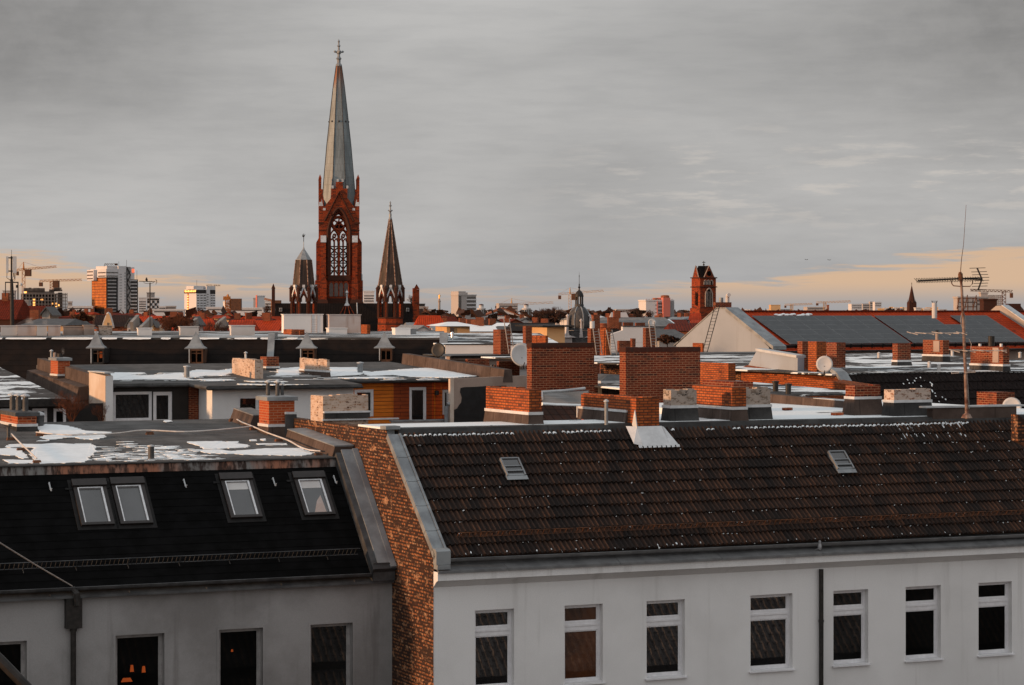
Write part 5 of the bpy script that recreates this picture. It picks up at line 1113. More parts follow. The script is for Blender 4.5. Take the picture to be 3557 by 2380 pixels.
# ---------------------------------------------------------------- rendered chimney blocks on and behind the mansard's flat top
BG = 'rendered chimney blocks behind the black mansard'
def blockc(label, px0, px1, pyt, Y, mat, dep=1.2, ang=12, pyb=1182, pots=(), group=BG, mats=None):
    f = Fr(px0, Y, ang); w = f.s(px1); zt_ = f.z(pyt); zb = min(f.z(pyb), zt-.1)
    t = T('chimney_block', label, 'chimney', f, w/2, dep/2, zb, group); m = MB(); m.box(0, w, 0, dep, zb, zt_-.05); t.part('shaft', m, M[mat]); m = MB(); m.box(-.04, w+.04, -.04, dep+.04, zt_-.049, zt_); t.part('cap', m, M[mats or mat])
    return t, f, w, dep, zb, zt_
for row in (('leftmost pale chimney block under the phone mast', 2, 59, 1131, 137, 'render_warm'), ('wide pale chimney block second from the left photo edge', 61, 126, 1130, 137, 'render_rust'), ('pale chimney block third from the left photo edge', 128, 163, 1130, 137, 'render_warm'), ('pale chimney block with a dark notch on its left, fourth from the photo edge', 167, 210, 1130, 137, 'render_rust'),
            ('dull brown rendered double chimney block left of the first dormer cap', 220, 290, 1134, 139, 'render_tan'), ('dull brown rendered chimney block with a slanted top beside the first dormer cap', 291, 328, 1129, 139, 'render_tan'), ('square block of stained brown brick right of the first dormer cap', 345, 390, 1131, 139, 'brick_stone'),
            ('white cube-like chimney block with an orange brick side', 480, 528, 1139, 138, 'render_white'), ('white chimney block just left of the second dormer cap', 626, 690, 1134, 138, 'render_warm'), ('plain white chimney block alone between bare bushes and the church', 803, 885, 1130, 138, 'render_warm'),
            ('big white wall block with a rusty stain and painted ladder marks before the church', 986, 1122, 1091, 146, 'render_white'), ('big rust-washed wall block before the church, a small white one at its foot', 1144, 1253, 1092, 146, 'render_rust'), ('small white chimney block at the foot of the rust-washed wall block', 1143, 1206, 1139, 140, 'render_white'), ('small white chimney block before the right church turret', 1373, 1426, 1139, 140, 'render_white'),
            ('narrow boxed vent right of the small white block before the church turret', 1428, 1446, 1142, 141, 'render_grey')):
    r_ = blockc(*row)
    if row[1] == 986:
        t, f, w, dep, zb, zt_ = r_; m = MB()
        for i in range(12): m.box(f.s(1082), f.s(1100), -.014, -.003, zb+.1+i*.105, zb+.115+i*.105)
        m.box(f.s(1081), f.s(1082.5), -.02, -.003, zb, zt_-.05); m.box(f.s(1100), f.s(1101.5), -.02, -.003, zb, zt_-.05); t.part('ladder', m, M['render_rust'])
chimney('low wide orange brick chimney in front of the big white wall block', 985, 1041, 1058, 1145, 1178, 'brick_orange', Y=139, group=BG, below=.3)
chimney('rough orange brick chimney stub right of the rust-washed wall block', 1254, 1275, 1286, 1128, 1175, 'brick_orange', Y=143, group=BG, below=.5)
# phone mast
f = Fr(40, 140, 10); zb = zt; u = 140/FPX; X = lambda px: (px-40)*u; Zm = lambda py: CZ-(py-HYP)*u
t = T('phone_mast', 'dark phone mast with two tall white panel antennas and looping cables', 'mast', f, 0, 0, zb)
m = MB(); m.tube([(X(43),0,zb),(X(41),0,Zm(1000)),(X(40),0,Zm(970))], .125, 10, .085); m.tube([(X(40),0,Zm(975)),(X(40),0,Zm(890))], .05, 8); m.tube([(X(40),0,Zm(890)),(X(40),0,Zm(868))], .012, 5); t.part('pole', m, M['metal_dark'])
for xa, xb in ((22, 30), (44.5, 57.5)):
    m = MB(); m.box(X(xa), X(xb), -.25, -.1, Zm(949), Zm(891)); t.part('panel_antenna', m, M['dish_white'])
m = MB()
for py in (896, 942): m.box(X(30), X(45), -.16, .03, Zm(py+2), Zm(py-2))
m.box(X(18), X(63), -.05, .03, Zm(983), Zm(979)); m.box(X(18), X(21), -.06, .04, Zm(1030), Zm(979)); m.box(X(60), X(64), -.06, .04, Zm(1040), Zm(979)); t.part('arms', m, M['metal_dark'])
m = MB()
for a in ((X(25),949,X(24),965,X(37),975), (X(49),949,X(50),968,X(42),978), (X(53),949,X(52),972,X(43),985), (X(47),949,X(47),960,X(41),972)): m.tube([(a[0],-.15,Zm(a[1])),(a[2],-.15,Zm(a[3])),(a[4],-.08,Zm(a[5]))], .018, 5)
m.box(X(55), X(61), -.16, -.02, Zm(1000), Zm(990)); t.part('cables', m, M['metal_dark'])
m = MB(); m.lathe([(.07, Zm(993)), (.10, Zm(989)), (.10, Zm(986)), (.04, Zm(983))], 10, X(72), -.1); t.part('microwave_dish', m, M['dish_white'])
# second aerial with a crow
f = Fr(520, 142, 0); u = 142/FPX; X = lambda px: (px-520)*u; Zm = lambda py: CZ-(py-HYP)*u
t = T('aerial_mast', 'thin black television aerial with a bow-shaped reflector and a crow sitting on it', 'aerial', f, 0, 0, zt)
m = MB(); m.tube([(X(520.5),0,zt),(X(521),0,Zm(982))], .035, 8); t.part('pole', m, M['metal_dark'])
m = MB(); m.tube([(X(483),0,Zm(977)),(X(540),0,Zm(979))], .02, 5); m.tube([(X(499),0,Zm(978)),(X(501),0,Zm(983)),(X(508),0,Zm(985)),(X(525),0,Zm(985)),(X(532),0,Zm(983)),(X(535),0,Zm(979))], .012, 5); m.tube([(X(541),0,Zm(971)),(X(544.5),0,Zm(976)),(X(544.5),0,Zm(982)),(X(541),0,Zm(988))], .02, 5)
for i in range(8): m.tube([(X(484+i*6),-.12,Zm(977)),(X(484+i*6),.12,Zm(977))], .01, 4)
t.part('yagi', m, M['metal_dark'])
z = Zm(976.6); f2 = Fr(509, 142, 20); one('crow', 'black crow sitting on the thin television aerial left of the hotel', 'bird', f2, MB().lathe([(.001,z),(.05,z+.02),(.075,z+.07),(.065,z+.12),(.04,z+.155),(.045,z+.18),(.03,z+.205),(.001,z+.215)],9).add([(-.04,0,z+.08),(.04,0,z+.08),(.10,0,z-.05),(.06,.02,z-.05)],[(0,1,2,3)]), M['feather_black'], 0, 0, z)
# ---------------------------------------------------------------- big brick chimney walls
HG = 'big brick chimney walls in the middle'
def bigwall(label, pxl, pxc, pxr, pyt, pyb, Y):
    f = Fr(pxc, Y, 24); w = f.s(pxr); dep = max(.3, f.d(pxl)); zt_ = f.z(pyt); zb = f.z(pyb)-1.5
    t = T('chimney_wall', label, 'chimney', f, w/2, dep/2, zb, HG); m = MB(); m.box(0, w, 0, dep, zb, zt_-.16); t.part('shaft', m, M['brick_red']); m = MB(); m.box(-.012, w+.012, -.012, dep+.012, zt_-.159, zt_); t.part('crown', m, M['brick_church_dark'])
bigwall('broad dark brick chimney wall right of the big white dish', 1830, 1847, 2064, 1192, 1375, 82.5)
bigwall('largest brick chimney wall, its narrow left side bright orange', 2152, 2174, 2432, 1207, 1405, 82.5)
chimney('orange brick block tucked behind the right end of the largest chimney wall', 2395, 2530, 2555, 1263, 1345, 'brick_orange', Y=88, group=HG, below=1.5)
chimney('slim dark brick strip of a chimney right of the broad chimney wall', 2058, 2064, 2077, 1273, 1340, 'brick_red', Y=90, group=HG, below=1.5)
f = Fr(2125, 92, 24); u = 92/FPX; t = T('roof_lantern', 'grey pyramid roof lantern between the two big brick chimney walls', 'roof light', f, 0, 0, f.z(1352))
m = MB(); zb = f.z(1322); m.frust(f.s(2077), f.s(2200), -.3, 2.2, zb, f.z(1303), .5); t.part('cap', m, M['zinc_dark']); m = MB(); m.box(f.s(2074), f.s(2203), -.33, 2.25, zb-.09, zb-.002); t.part('rim', m, M['zinc_light']); m = MB(); m.box(f.s(2080), f.s(2195), -.26, 2.2, f.z(1400), zb-.091); t.part('kerb', m, M['felt'])
m = MB(); f = Fr(1888, 80, 10); Zq = f.z
m.add([(f.s(1884),0,Zq(1405)),(f.s(2018),0,Zq(1400)),(f.s(2080),1.6,Zq(1363)),(f.s(1905),1.2,Zq(1370)),(f.s(1884),0,Zq(1470)),(f.s(2080),0,Zq(1470)),(f.s(2080),1.6,Zq(1470))], [(0,1,2,3),(0,4,5,1),(1,5,6,2)]); t = T('lean_to', 'small shed with a curved grey felt top between brick chimneys', 'shed', f, 0, 0, Zq(1470)); t.part('roof', m, M['felt_light'])
m = MB(); m.tube([(f.s(1882),-.02,Zq(1385)),(f.s(1905),1.2,Zq(1366)),(f.s(1990),1.4,Zq(1362)),(f.s(2066),1.6,Zq(1355))], .05, 6); t.part('edge', m, M['zinc_light'])
fs = Fr(1885, 75, 24); m = MB(); m.add([(fs.s(1880),0,fs.z(1482)),(fs.s(2022),0,fs.z(1482)),(fs.s(2016,1.2),1.2,fs.z(1416)),(fs.s(1884,1.2),1.2,fs.z(1409))], [(0,1,2,3)]); m.add([(fs.s(2016,1.2),1.21,fs.z(1416)),(fs.s(1884,1.2),1.21,fs.z(1409)),(fs.s(1884,1.2),1.21,fs.z(1500)),(fs.s(2016,1.2),1.21,fs.z(1500))], [(0,1,2,3)])
t = T('small_tile_roof', 'small patch of brown tile roof with white snowy rim between the orange chimneys', 'roof', fs, 0, 0, fs.z(1482)); t.part('tiles', m, M['tile_brown']); m = MB(); m.tube([(fs.s(1882,1.2),1.18,fs.z(1409)),(fs.s(1930,1.2),1.18,fs.z(1413)),(fs.s(2018,1.2),1.18,fs.z(1417))], .06, 6); t.part('rim', m, M['snow'])
dish('dark satellite dish in front of the right end of the black mansard', 1522, 1216, 118, 25.5, 'dish_dark', az=-20, tilt=10)
dish('large white satellite dish half hidden by the broad brick chimney wall', 1814, 1232, 86, 42, 'dish_white', az=15, tilt=14)
# ---------------------------------------------------------------- right neighbour: snowy flat roof over a dark tile slope
Q = Fr(3070, 90, 24)
zq1 = Q.z(1297, Q.s(3300, 3.2), 3.2); zq0 = zq1-2.9
rt = T('tile_house', 'right-hand house with a nearly black tile slope and a snowy flat top', 'house', Q, 0, 0, 0)
qs = Sl(-.1, zq0, 3.2, zq1); QX = Q.s(4300)
rt.part('tile_slope', tile_roof(.3, QX, qs, 9, wave=.2, sub=3), M['tile_near_dark'])
m = MB(); zq2 = Q.z(1226, Q.s(3200, 24), 24); m.hexa([(-.3,3.2,zq1-.03),(QX,3.2,zq1-.03),(QX,24,zq2-.06),(-6,24,zq2-.06)], [(-.3,3.15,zq1+.03),(QX,3.15,zq1+.03),(QX,24,zq2),(-6,24,zq2)]); rt.part('flat_roof', m, M['felt_snow'])
m = MB(); m.poly([(0,0,0),(0,0,zq0),(0,3.2,zq1),(0,8,zq1),(0,8,0)][::-1]); rt.part('gable_wall', m, M['brick_gable'])
m = MB(); m.box(0, QX, 0, .02, 0, zq0); rt.part('wall', m, M['render_tan'])
m = MB(); qs.box(m, -.12, .34, -.6, qs.L+.02, .0, .12); dv = Q.d(2893, 0); m.hexa([(-.12,3.18,zq1-.05),(.34,3.18,zq1-.05),(.34,dv,zq1+.1),(-.12,dv,zq1+.1)], [(-.12,3.18,zq1+.12),(.34,3.18,zq1+.12),(.34,dv,zq1+.25),(-.12,dv,zq1+.25)]); rt.part('verge', m, M['zinc'])
m = MB(); rr = random.Random(21)
for i in range(90): a = Q.s(3270)+rr.random()*1.3+ (r0 := rr.random())*1.0; tt = qs.L*(1-r0)*.95; sv = sl; sl = qs; lump(m, a, tt, .04, rr.uniform(.02, .04), rr.uniform(.02, .06), .02); sl = sv
one('snow_scraps', 'scraps of snow scattered down the nearly black tile slope', 'snow', Q, m, M['snow'], kind='stuff')
m = MB(); zz = lambda px, py: (Q.d(px, 0), Q.at(px, py, Q.d(px, 0))[1])
A_ = [(2588, 1291), (2772, 1330), (2772, 1243), (2630, 1219)]
pts = [(-.02, *zz(px, py)) for px, py in A_]
bw = MB(); bw.poly([(.02,8.0,zq1-6),(.02,8.0,zq1+.02),(.02,24,zq2-.1),(.02,24,zq1-6)][::-1]); rt.part('party_wall', bw, M['brick_gable']); m.prism(pts, (.3, 0, 0)); t = T('gable_wall', 'white rendered gable wall with a sloping left edge behind the three brick piers', 'wall', Q, 0, pts[0][1], pts[0][2]-1); t.part('wall', m, M['render_gable'])
m = MB(); cp = [(-.08, *zz(px, py)) for px, py in ((2630, 1219), (2772, 1243))]; m.hexa([cp[1], (cp[1][0]+.45,cp[1][1],cp[1][2]), (cp[0][0]+.45,cp[0][1],cp[0][2]), cp[0]], [(p[0]+q,p[1],p[2]+.1) for p, q in ((cp[1],0),(cp[1],.45),(cp[0],.45),(cp[0],0))]); t.part('coping', m, M['zinc_light'])
m = MB(); bp = [(-.35, *zz(px, py)) for px, py in ((2600, 1277), (3040, 1345))]
m.hexa([(bp[1][0],bp[1][1],bp[1][2]-1.2),(bp[1][0]+.3,bp[1][1],bp[1][2]-1.2),(bp[0][0]+.3,bp[0][1],bp[0][2]-1.2),(bp[0][0],bp[0][1],bp[0][2]-1.2)], [bp[1],(bp[1][0]+.3,bp[1][1],bp[1][2]+.1),(bp[0][0]+.3,bp[0][1],bp[0][2]+.1),bp[0]])
one('brick_ledge', 'long low orange brick ledge running along the foot of the white gable wall and piers', 'wall', Q, m, M['brick_orange'], 0, bp[1][1], bp[1][2]-1.2)
lf = Fr(2700, 84, 24); zz_ = lf.z(1345); m = MB(); m.hexa([(lf.s(2420),0,lf.z(1372)-.06),(lf.s(3050),0,lf.z(1372)-.06),(lf.s(3050),14,lf.z(1372)+.19),(lf.s(2420),14,lf.z(1372)+.19)], [(lf.s(2420),0,lf.z(1372)),(lf.s(3050),0,lf.z(1372)),(lf.s(3050),14,lf.z(1372)+.25),(lf.s(2420),14,lf.z(1372)+.25)])
one('flat_roof', 'flat roof striped with snow and meltwater in front of the brick piers', 'roof', lf, m, M['felt_snow_more'], 0, 0, lf.z(1372))
QG = 'brick piers and chimneys on the right-hand roofs'
chimney('left and frontmost of three tall brick piers', 2770, 2787, 2807, 1186, 1335, 'brick_red', Y=97, group=QG, below=1)
chimney('middle tall brick pier directly behind the white dish', 2807, 2836, 2870, 1187, 1335, 'brick_orange', Y=95, group=QG, below=1)
chimney('rear right tall brick pier beside the white dish', 2871, 2906, 2937, 1190, 1300, 'brick_red', Y=99, group=QG, below=1)
dish('round white satellite dish mounted on the tall brick piers', 2864, 1265, 91, 29, 'dish_white', az=-5, tilt=6)
for py_, px_ in ((1346, 2694), (1356, 2738)):
    g0 = lf; a, d = lf.onz(px_, py_+8, lf.z(1372)+.1); f = lf.sub(a, d); zb = lf.z(1372)+.05; m = MB(); m.lathe([(.10, zb), (.10, zb+.3), (.13, zb+.3), (.13, zb+.36), (.001, zb+.38)], 10); one('vent_pipe', 'short dark vent stub in the striped snow, %s of two' % ('rear' if px_ < 2700 else 'front'), 'vent pipe', f, m, M['metal_dark'], 0, 0, zb, 'vent stubs in the striped snow')
qz = lambda d: zq1+.03+(zq2-zq1)*(d-3.2)/20.8
def onq(px, py):
    a, d, z = Q.onplane(px, py, 3.2, zq1+.03, (zq2-zq1)/20.8); return Q.Y(a, d)
chimney('square dark red chimney left on the snowy far roof, a black panel on its face', 3100, 3118, 3164, 1194, 1270, 'brick_red', Y=onq(3118, 1270), flash=1255, base='felt', group=QG)
chimney('brick chimney with a pale soot door and a small stub pipe before the solar panels', 3206, 3275, 3297, 1182, 1256, 'brick_red', Y=onq(3275, 1256), flash=1236, base='felt', group=QG, plaque=(.15, .45, .25, .95), pots=((.5, .45, .35, .07, 'render_tan', 'metal_dark'),))
chimney('wide brick chimney with a black cowl and pale soot door at the right', 3371, 3484, 3506, 1205, 1290, 'brick_red', Y=onq(3484, 1290), flash=1270, base='felt', group=QG, plaque=(.12, .30, .15, .95), pots=((.5, .45, .42, .13, 'metal_dark', None), (.5, .8, .1, .06, 'tin_pale', None), (.5, .15, .12, .06, 'tin_pale', None)))
for px, py in ((3308, 1236), (3228, 1278), (3261, 1287), (3543, 1243), (3053, 1244)):
    Yq = onq(px, py); f = Fr(px, Yq, 24); zb = f.z(py); m = MB(); m.lathe([(.07, zb), (.07, zb+.22), (.10, zb+.23), (.001, zb+.28)], 10); one('vent_pipe', 'small pale vent stub on the snowy far roof before the solar panels', 'vent pipe', f, m, M['render_warm'], 0, 0, zb, 'small pale vents on the snowy far roof')
a, d = Q.s(3255, 2.0), 2.0
# ---------------------------------------------------------------- solar roof
V = Fr(2672, 150, 33)
zv0 = V.z(1209); Wd = V.d(2349); zv1 = V.z(1084, 0, Wd/2); VX = V.s(4700)
sv_ = T('solar_house', 'white gabled house with a red tile roof covered in dark solar panels', 'house', V, 0, 0, 0)
vs = Sl(-.4, zv0-.15, Wd/2, zv1)
m = MB(); m.poly([vs.p(0,-.1,0), vs.p(VX,-.1,0), vs.p(VX,vs.L,0), vs.p(0,vs.L,0)]); m.poly([(0,Wd/2,zv1),(VX,Wd/2,zv1),(VX,Wd,zv0),(0,Wd,zv0)]); sv_.part('roof', m, M['tile_red'])
m = MB(); m.prism([(-.02,0,0),(-.02,0,zv0+.05),(-.02,Wd/2-.55,zv1+.22),(-.02,Wd/2+.55,zv1+.22),(-.02,Wd,zv0+.05),(-.02,Wd,0)], (.3,0,0)); sv_.part('gable_wall', m, M['render_gable'])
m = MB(); m.box(.3, VX, 0, .1, 0, zv0-.1); sv_.part('wall', m, M['render_tan'])
m = MB()
m.hexa([(-.1,-.5,zv0-.1),(.95,-.5,zv0-.1),(.95,Wd/2-.5,zv1+.05),(-.1,Wd/2-.5,zv1+.05)], [(-.1,-.5,zv0+.12),(.95,-.5,zv0+.12),(.95,Wd/2-.5,zv1+.3),(-.1,Wd/2-.5,zv1+.3)]); m.hexa([(-.06,Wd/2+.5,zv1+.2),(.3,Wd/2+.5,zv1+.2),(.3,Wd+.2,zv0),(-.06,Wd+.2,zv0)], [(-.06,Wd/2+.5,zv1+.27),(.3,Wd/2+.5,zv1+.27),(.3,Wd+.2,zv0+.07),(-.06,Wd+.2,zv0+.07)]); m.box(-.08, .32, Wd/2-.49, Wd/2+.49, zv1+.222, zv1+.29); sv_.part('verge', m, M['zinc'])
m = MB(); m.tube([(.9,Wd/2,zv1+.03),(VX,Wd/2,zv1+.03)], .09, 6); sv_.part('ridge', m, M['tile_red_dark'])
m = MB(); rr = random.Random(9)
for i in range(16): a = V.s(2676+i*8+rr.random()*6, Wd/2); m.sphere(vs.p(a, vs.L-.45-rr.random()*.25, .05), .16, 6, .45)
sv_.part('snow_scraps', m, M['snow'])
def arr(pxa, pya, pxb, pyb_, pitch=1.07):
    """one block of panels between two picked corners (upper left, lower right along the slope)"""
    a0, t1 = vs.pick(V, pxa, pya); a1, t0 = vs.pick(V, pxb, pyb_); return a0, a1, t0, t1
a0, t1 = vs.pick(V, 2610, 1103); _, t0 = vs.pick(V, 2742, 1201); a1, _ = vs.pick(V, 3026, 1103)
npan = 0
def panels(a0, a1, t0, t1, rows, w=1.68, skip=()):
    h = (t1-t0)/rows; n = max(1, int(round((a1-a0)/w))); w = (a1-a0)/n
    for i in range(n):
        for j in range(rows):
            if (i, j) in skip: continue
            m = MB(); x0, x1, y0, y1 = a0+i*w+.015, a0+(i+1)*w-.015, t0+j*h+.012, t0+(j+1)*h-.012
            vs.box(m, x0, x1, y0, y1, .09, .125); o = sv_.part('solar_panel', m, M['pv_frame'])
            m = MB(); vs.box(m, x0+.03, x1-.03, y0+.03, y1-.03, .126, .13); sv_.part('cells', m, M['pv'], o)
    return n
n1 = panels(a0, a1, t0, t1, 6); b0, _ = vs.pick(V, 3035, 1103); b1, _ = vs.pick(V, 3222, 1103); c0, _ = vs.pick(V, 3312, 1103); c1, _ = vs.pick(V, 3428, 1103)
nn = int(round((c1-b0)/1.68)); w_ = (c1-b0)/nn; h_ = (t1-t0)/6
sk = [(i, j) for i in range(nn) for j in (4, 5) if b1-.3 < b0+(i+.5)*w_ < c0+.3]
n2 = panels(b0, c1, t0, t1, 6, skip=sk)
print('panels', n1*6+n2*6-len(sk))
m = MB(); vs.box(m, .95, VX, t0-.45, t0-.40, .05, .25)
q = 1.0
while q < VX: vs.box(m, q, q+.05, t0-.5, t0-.36, .02, .3); q += .9
sv_.part('snow_guard', m, M['metal_dark'])
m = MB(); gutter(m, .3, VX, -.5, zv0-.2, .1); sv_.part('gutter', m, M['zinc_dark'])
e, _ = vs.pick(V, 3428+58, 1103); m = MB(); m.prism([(e+.4,-.5,zv0-1.5),(e+.4,-.5,zv0+.15),(e+.4,Wd/2-.3,zv1+.42),(e+.4,Wd/2+.3,zv1+.42),(e+.4,Wd,zv0)], (.5,0,0)); sv_.part('fire_wall', m, M['concrete']); m = MB(); m.hexa([(e+.35,-.5,zv0+.152),(e+.98,-.5,zv0+.152),(e+.98,Wd/2-.3,zv1+.422),(e+.35,Wd/2-.3,zv1+.422)], [(e+.35,-.5,zv0+.22),(e+.98,-.5,zv0+.22),(e+.98,Wd/2-.3,zv1+.49),(e+.35,Wd/2-.3,zv1+.49)]); sv_.part('fire_wall_cover', m, M['zinc_light'])
SG = 'chimneys around the solar roof'
chimney('low brick chimney on the peak of the white gable beside the brick church tower', 2478, 2486, 2541, 1050, 1084, 'brick_red', Y=156, group=SG, ang=33, pots=((.42, .5, .3, .14, 'zinc', None),))
f = Fr(2527, 157, 33); m = MB(); z0 = f.z(1052); m.tube([(0,0,z0),(0,0,f.z(1030)),(-.05,-.1,f.z(1026)),(-.15,-.35,f.z(1025))], .13, 10); one('flue_pipe', 'tall pale steel flue with its mouth turned aside on the white gable peak', 'flue', f, m, M['render_warm'], 0, 0, z0)
chimney('black brick chimney block against the sky at the right photo edge', 3494, 3500, 3546, 1055, 1150, 'brick_church_dark', Y=190, group=SG, ang=10, below=2)
f = Fr(3246, 157, 33); z0 = f.z(1095); m = MB(); m.lathe([(.17, z0-.2), (.17, f.z(1052)), (.13, f.z(1052))], 12); t = T('flue_pipe', 'slim pale flue with a crown of spikes on the solar roof ridge', 'flue', f, 0, 0, z0-.2); t.part('pipe', m, M['render_warm']); m = MB()
for i in range(6): a = i*math.pi/3; m.tube([(.13*math.cos(a),.13*math.sin(a),f.z(1053)),(.2*math.cos(a),.2*math.sin(a),f.z(1045))], .02, 4)
t.part('spikes', m, M['metal_dark'])
def ladder(label, pts, wdt, Y, n, mat='metal_dark', ang=24):
    f = Fr(pts[0][0], Y, ang); P0 = [(f.s(px), 0, f.z(py)) for px, py in pts]; t = T('ladder', label, 'ladder', f, 0, 0, min(p[2] for p in P0), 'ladders on chimneys and gables'); m = MB(); (x0, _, z0), (x1, _, z1) = P0[0], P0[-1]
    m.tube([(x0,0,z0),(x1,0,z1)], .024, 6); m.tube([(x0+wdt,0,z0),(x1+wdt,0,z1)], .024, 6)
    for i in range(1, n): k = i/n; m.tube([(x0+(x1-x0)*k,0,z0+(z1-z0)*k),(x0+(x1-x0)*k+wdt,0,z0+(z1-z0)*k)], .012, 5)
    t.part('rails_and_rungs', m, M[mat])
ladder('long black ladder leaning up the white solar house gable to its chimney', ((2438, 1232), (2484, 1060)), .33, 147, 15)
chimney('short orange brick stump at the foot of the long black ladder', 2406, 2440, 2445, 1192, 1240, 'brick_orange', Y=140, group=SG, below=1)
# ---------------------------------------------------------------- tan house with a toothed cornice, seen between and beside the brick walls
K = Fr(2070, 122, 22); kx0, kx1 = K.s(1550), K.s(2760); zk = K.z(1240, K.s(2300))
t = T('cornice_house', 'tan house front with a toothed cornice and tin eaves behind the big brick walls', 'house', K, 0, 0, 0)
m = MB(); m.wall(kx0, kx1, 0, zk-.4, [], 0, .1); t.part('wall', m, M['render_warm']); m = MB(); m.box(kx0, kx1, -.25, -.003, zk-.32, zk-.05); m.box(kx0, kx1, -.5, -.003, zk-.049, zk+.1); t.part('cornice', m, M['render_tan'])
m = MB(); q = kx0
while q < kx1: m.box(q, q+.07, -.2, -.003, zk-.52, zk-.321); q += .17
t.part('dentils', m, M['render_tan']); m = MB(); m.hexa([(kx0,-.6,zk+.101),(kx1,-.6,zk+.101),(kx1,3.4,zk+.101),(kx0,3.4,zk+.101)], [(kx0,-.6,zk+.13),(kx1,-.6,zk+.13),(kx1,3.4,zk+.17),(kx0,3.4,zk+.17)]); t.part('roof', m, M['zinc_dark'])
m = MB(); gutter(m, kx0, kx1, -.66, zk+.14, .09); t.part('gutter', m, M['metal_dark'])
# white terrace wall behind the dark dish
G_ = Fr(1548, 128, 4); t = T('terrace_house', 'white walled terrace house with a snowy roof garden right of the mansard', 'house', G_, 0, 0, 0); m = MB(); m.box(0, G_.s(1800), 0, .3, 0, G_.z(1198)); t.part('wall', m, M['render_white']); m = MB(); m.box(-.1, G_.s(1802), -.05, .35, G_.z(1198)+.002, G_.z(1195)); t.part('coping', m, M['metal_dark'])
m = MB(); m.hexa([(0,.36,G_.z(1200)-.08),(G_.s(1960),.36,G_.z(1200)-.08),(G_.s(1960),16,G_.z(1200)+.42),(-3,16,G_.z(1200)+.42)], [(0,.36,G_.z(1200)),(G_.s(1960),.36,G_.z(1200)),(G_.s(1960),16,G_.z(1200)+.5),(-3,16,G_.z(1200)+.5)]); t.part('flat_roof', m, M['felt_snow_more'])
KG = 'tall chimneys with ladders beyond the big brick walls'
chimney('orange sided brick chimney with a thin ladder, right of the white terrace wall', 1713, 1739, 1774, 1145, 1232, 'brick_red', Y=122, group=KG, below=2)
chimney('narrow brick chimney showing just above the left end of the broad chimney wall', 1816, 1826, 1848, 1133, 1195, 'brick_red', Y=126, group=KG, below=2)
chimney('pale brick chimney right behind the top of the broad chimney wall', 1848, 1895, 1904, 1166, 1195, 'brick_orange', Y=120, group=KG, below=1)
chimney('dark brick chimney with a white conical cap above the broad chimney wall', 2041, 2052, 2083, 1141, 1195, 'brick_red', Y=118, group=KG, below=2, pots=((.35, .5, .35, .12, 'tin_pale', None),))
chimney('tall far red chimney rising behind the one with the white conical cap', 2056, 2062, 2084, 1096, 1150, 'brick_red', Y=140, group=KG, below=3)
chimney('orange chimney with a stepped top and a slanting ladder left of the largest wall', 2084, 2105, 2121, 1139, 1230, 'brick_orange', Y=116, group=KG, below=1, pots=((.3, .6, .22, .18, 'brick_red', None),))
chimney('dark chimney with a ladder on its face rising behind the largest chimney wall', 2233, 2243, 2276, 1139, 1212, 'brick_red', Y=118, group=KG, below=1)
for lb_, a_, b_, Y_ in (('ladder on the chimney right of the white terrace wall', (1768, 1228), (1750, 1108), 120.5), ('ladder on the chimney with the white conical cap', (2072, 1232), (2060, 1142), 116), ('ladder leaning on the orange chimney with the stepped top', (2123, 1232), (2106, 1146), 114.8), ('ladder on the dark chimney behind the largest wall', (2263, 1206), (2254, 1118), 116.5)): ladder(lb_, (a_, b_), .3, Y_, 9, 'cable_pale')
# ---------------------------------------------------------------- the brick church
def xf(mb, ang, ox, oy):
    """copy of a builder turned by ang degrees about the origin and moved"""
    c, s_ = math.cos(rad(ang)), math.sin(rad(ang)); o = MB(); o.v = [(x*c-y*s_+ox, x*s_+y*c+oy, z) for x, y, z in mb.v]; o.f = list(mb.f); return o
def join(a, b): k = len(a.v); a.v += b.v; a.f += [tuple(i+k for i in f) for f in b.f]; return a
def arch_z(x, x0, x1, zs, za):
    """height of a pointed arch over x0..x1 springing at zs with apex za"""
    m_ = (x0+x1)/2; h = (x1-x0)/2; q = min(1, abs(x-m_)/h); return zs+(za-zs)*(1-q**1.75)**.8
def arch_wall(x0, x1, z0, top, hole, y0, y1, n=12):
    """wall between y0 and y1 with a pointed opening hole=(a,b,zb,zs,za); top is a list of (x,z) outline points"""
    a, b, zb, zs, za = hole; m = MB()
    def T_(x):
        for (xa, ya), (xb, yb) in zip(top, top[1:]):
            if xa <= x <= xb: return ya if xb == xa else ya+(yb-ya)*(x-xa)/(xb-xa)
        return top[-1][1]
    xs = sorted({x0, x1, *[p[0] for p in top], *[a+(b-a)*i/n for i in range(n+1)]})
    for p, q in zip(xs, xs[1:]):
        if q-p < 1e-5: continue
        e = 1e-6; mid = (p+q)/2
        tl, tr = T_(p+e), T_(q-e)
        if a < mid < b:
            bl, br = arch_z(p, a, b, zs, za), arch_z(q, a, b, zs, za)
            if zb > z0+1e-4: m.hexa([(p,y0,z0),(q,y0,z0),(q,y1,z0),(p,y1,z0)], [(p,y0,zb),(q,y0,zb),(q,y1,zb),(p,y1,zb)])
        else: bl = br = z0
        m.hexa([(p,y0,bl),(q,y0,br),(q,y1,br),(p,y1,bl)], [(p,y0,tl),(q,y0,tr),(q,y1,tr),(p,y1,tl)])
    return m
def arch_tube(m, a, b, zb, zs, za, y, r, n=16, sides=6):
    m.tube([(a,y,zb),(a,y,zs)]+[(a+(b-a)*i/n, y, arch_z(a+(b-a)*i/n, a, b, zs, za)) for i in range(1, n)]+[(b,y,zs),(b,y,zb)], r, sides); return m
CH = Fr(1178, 450, 5); u = 450/FPX
X = lambda px: (px-1178)*u
Zc = lambda py: CZ-(py-HYP)*u
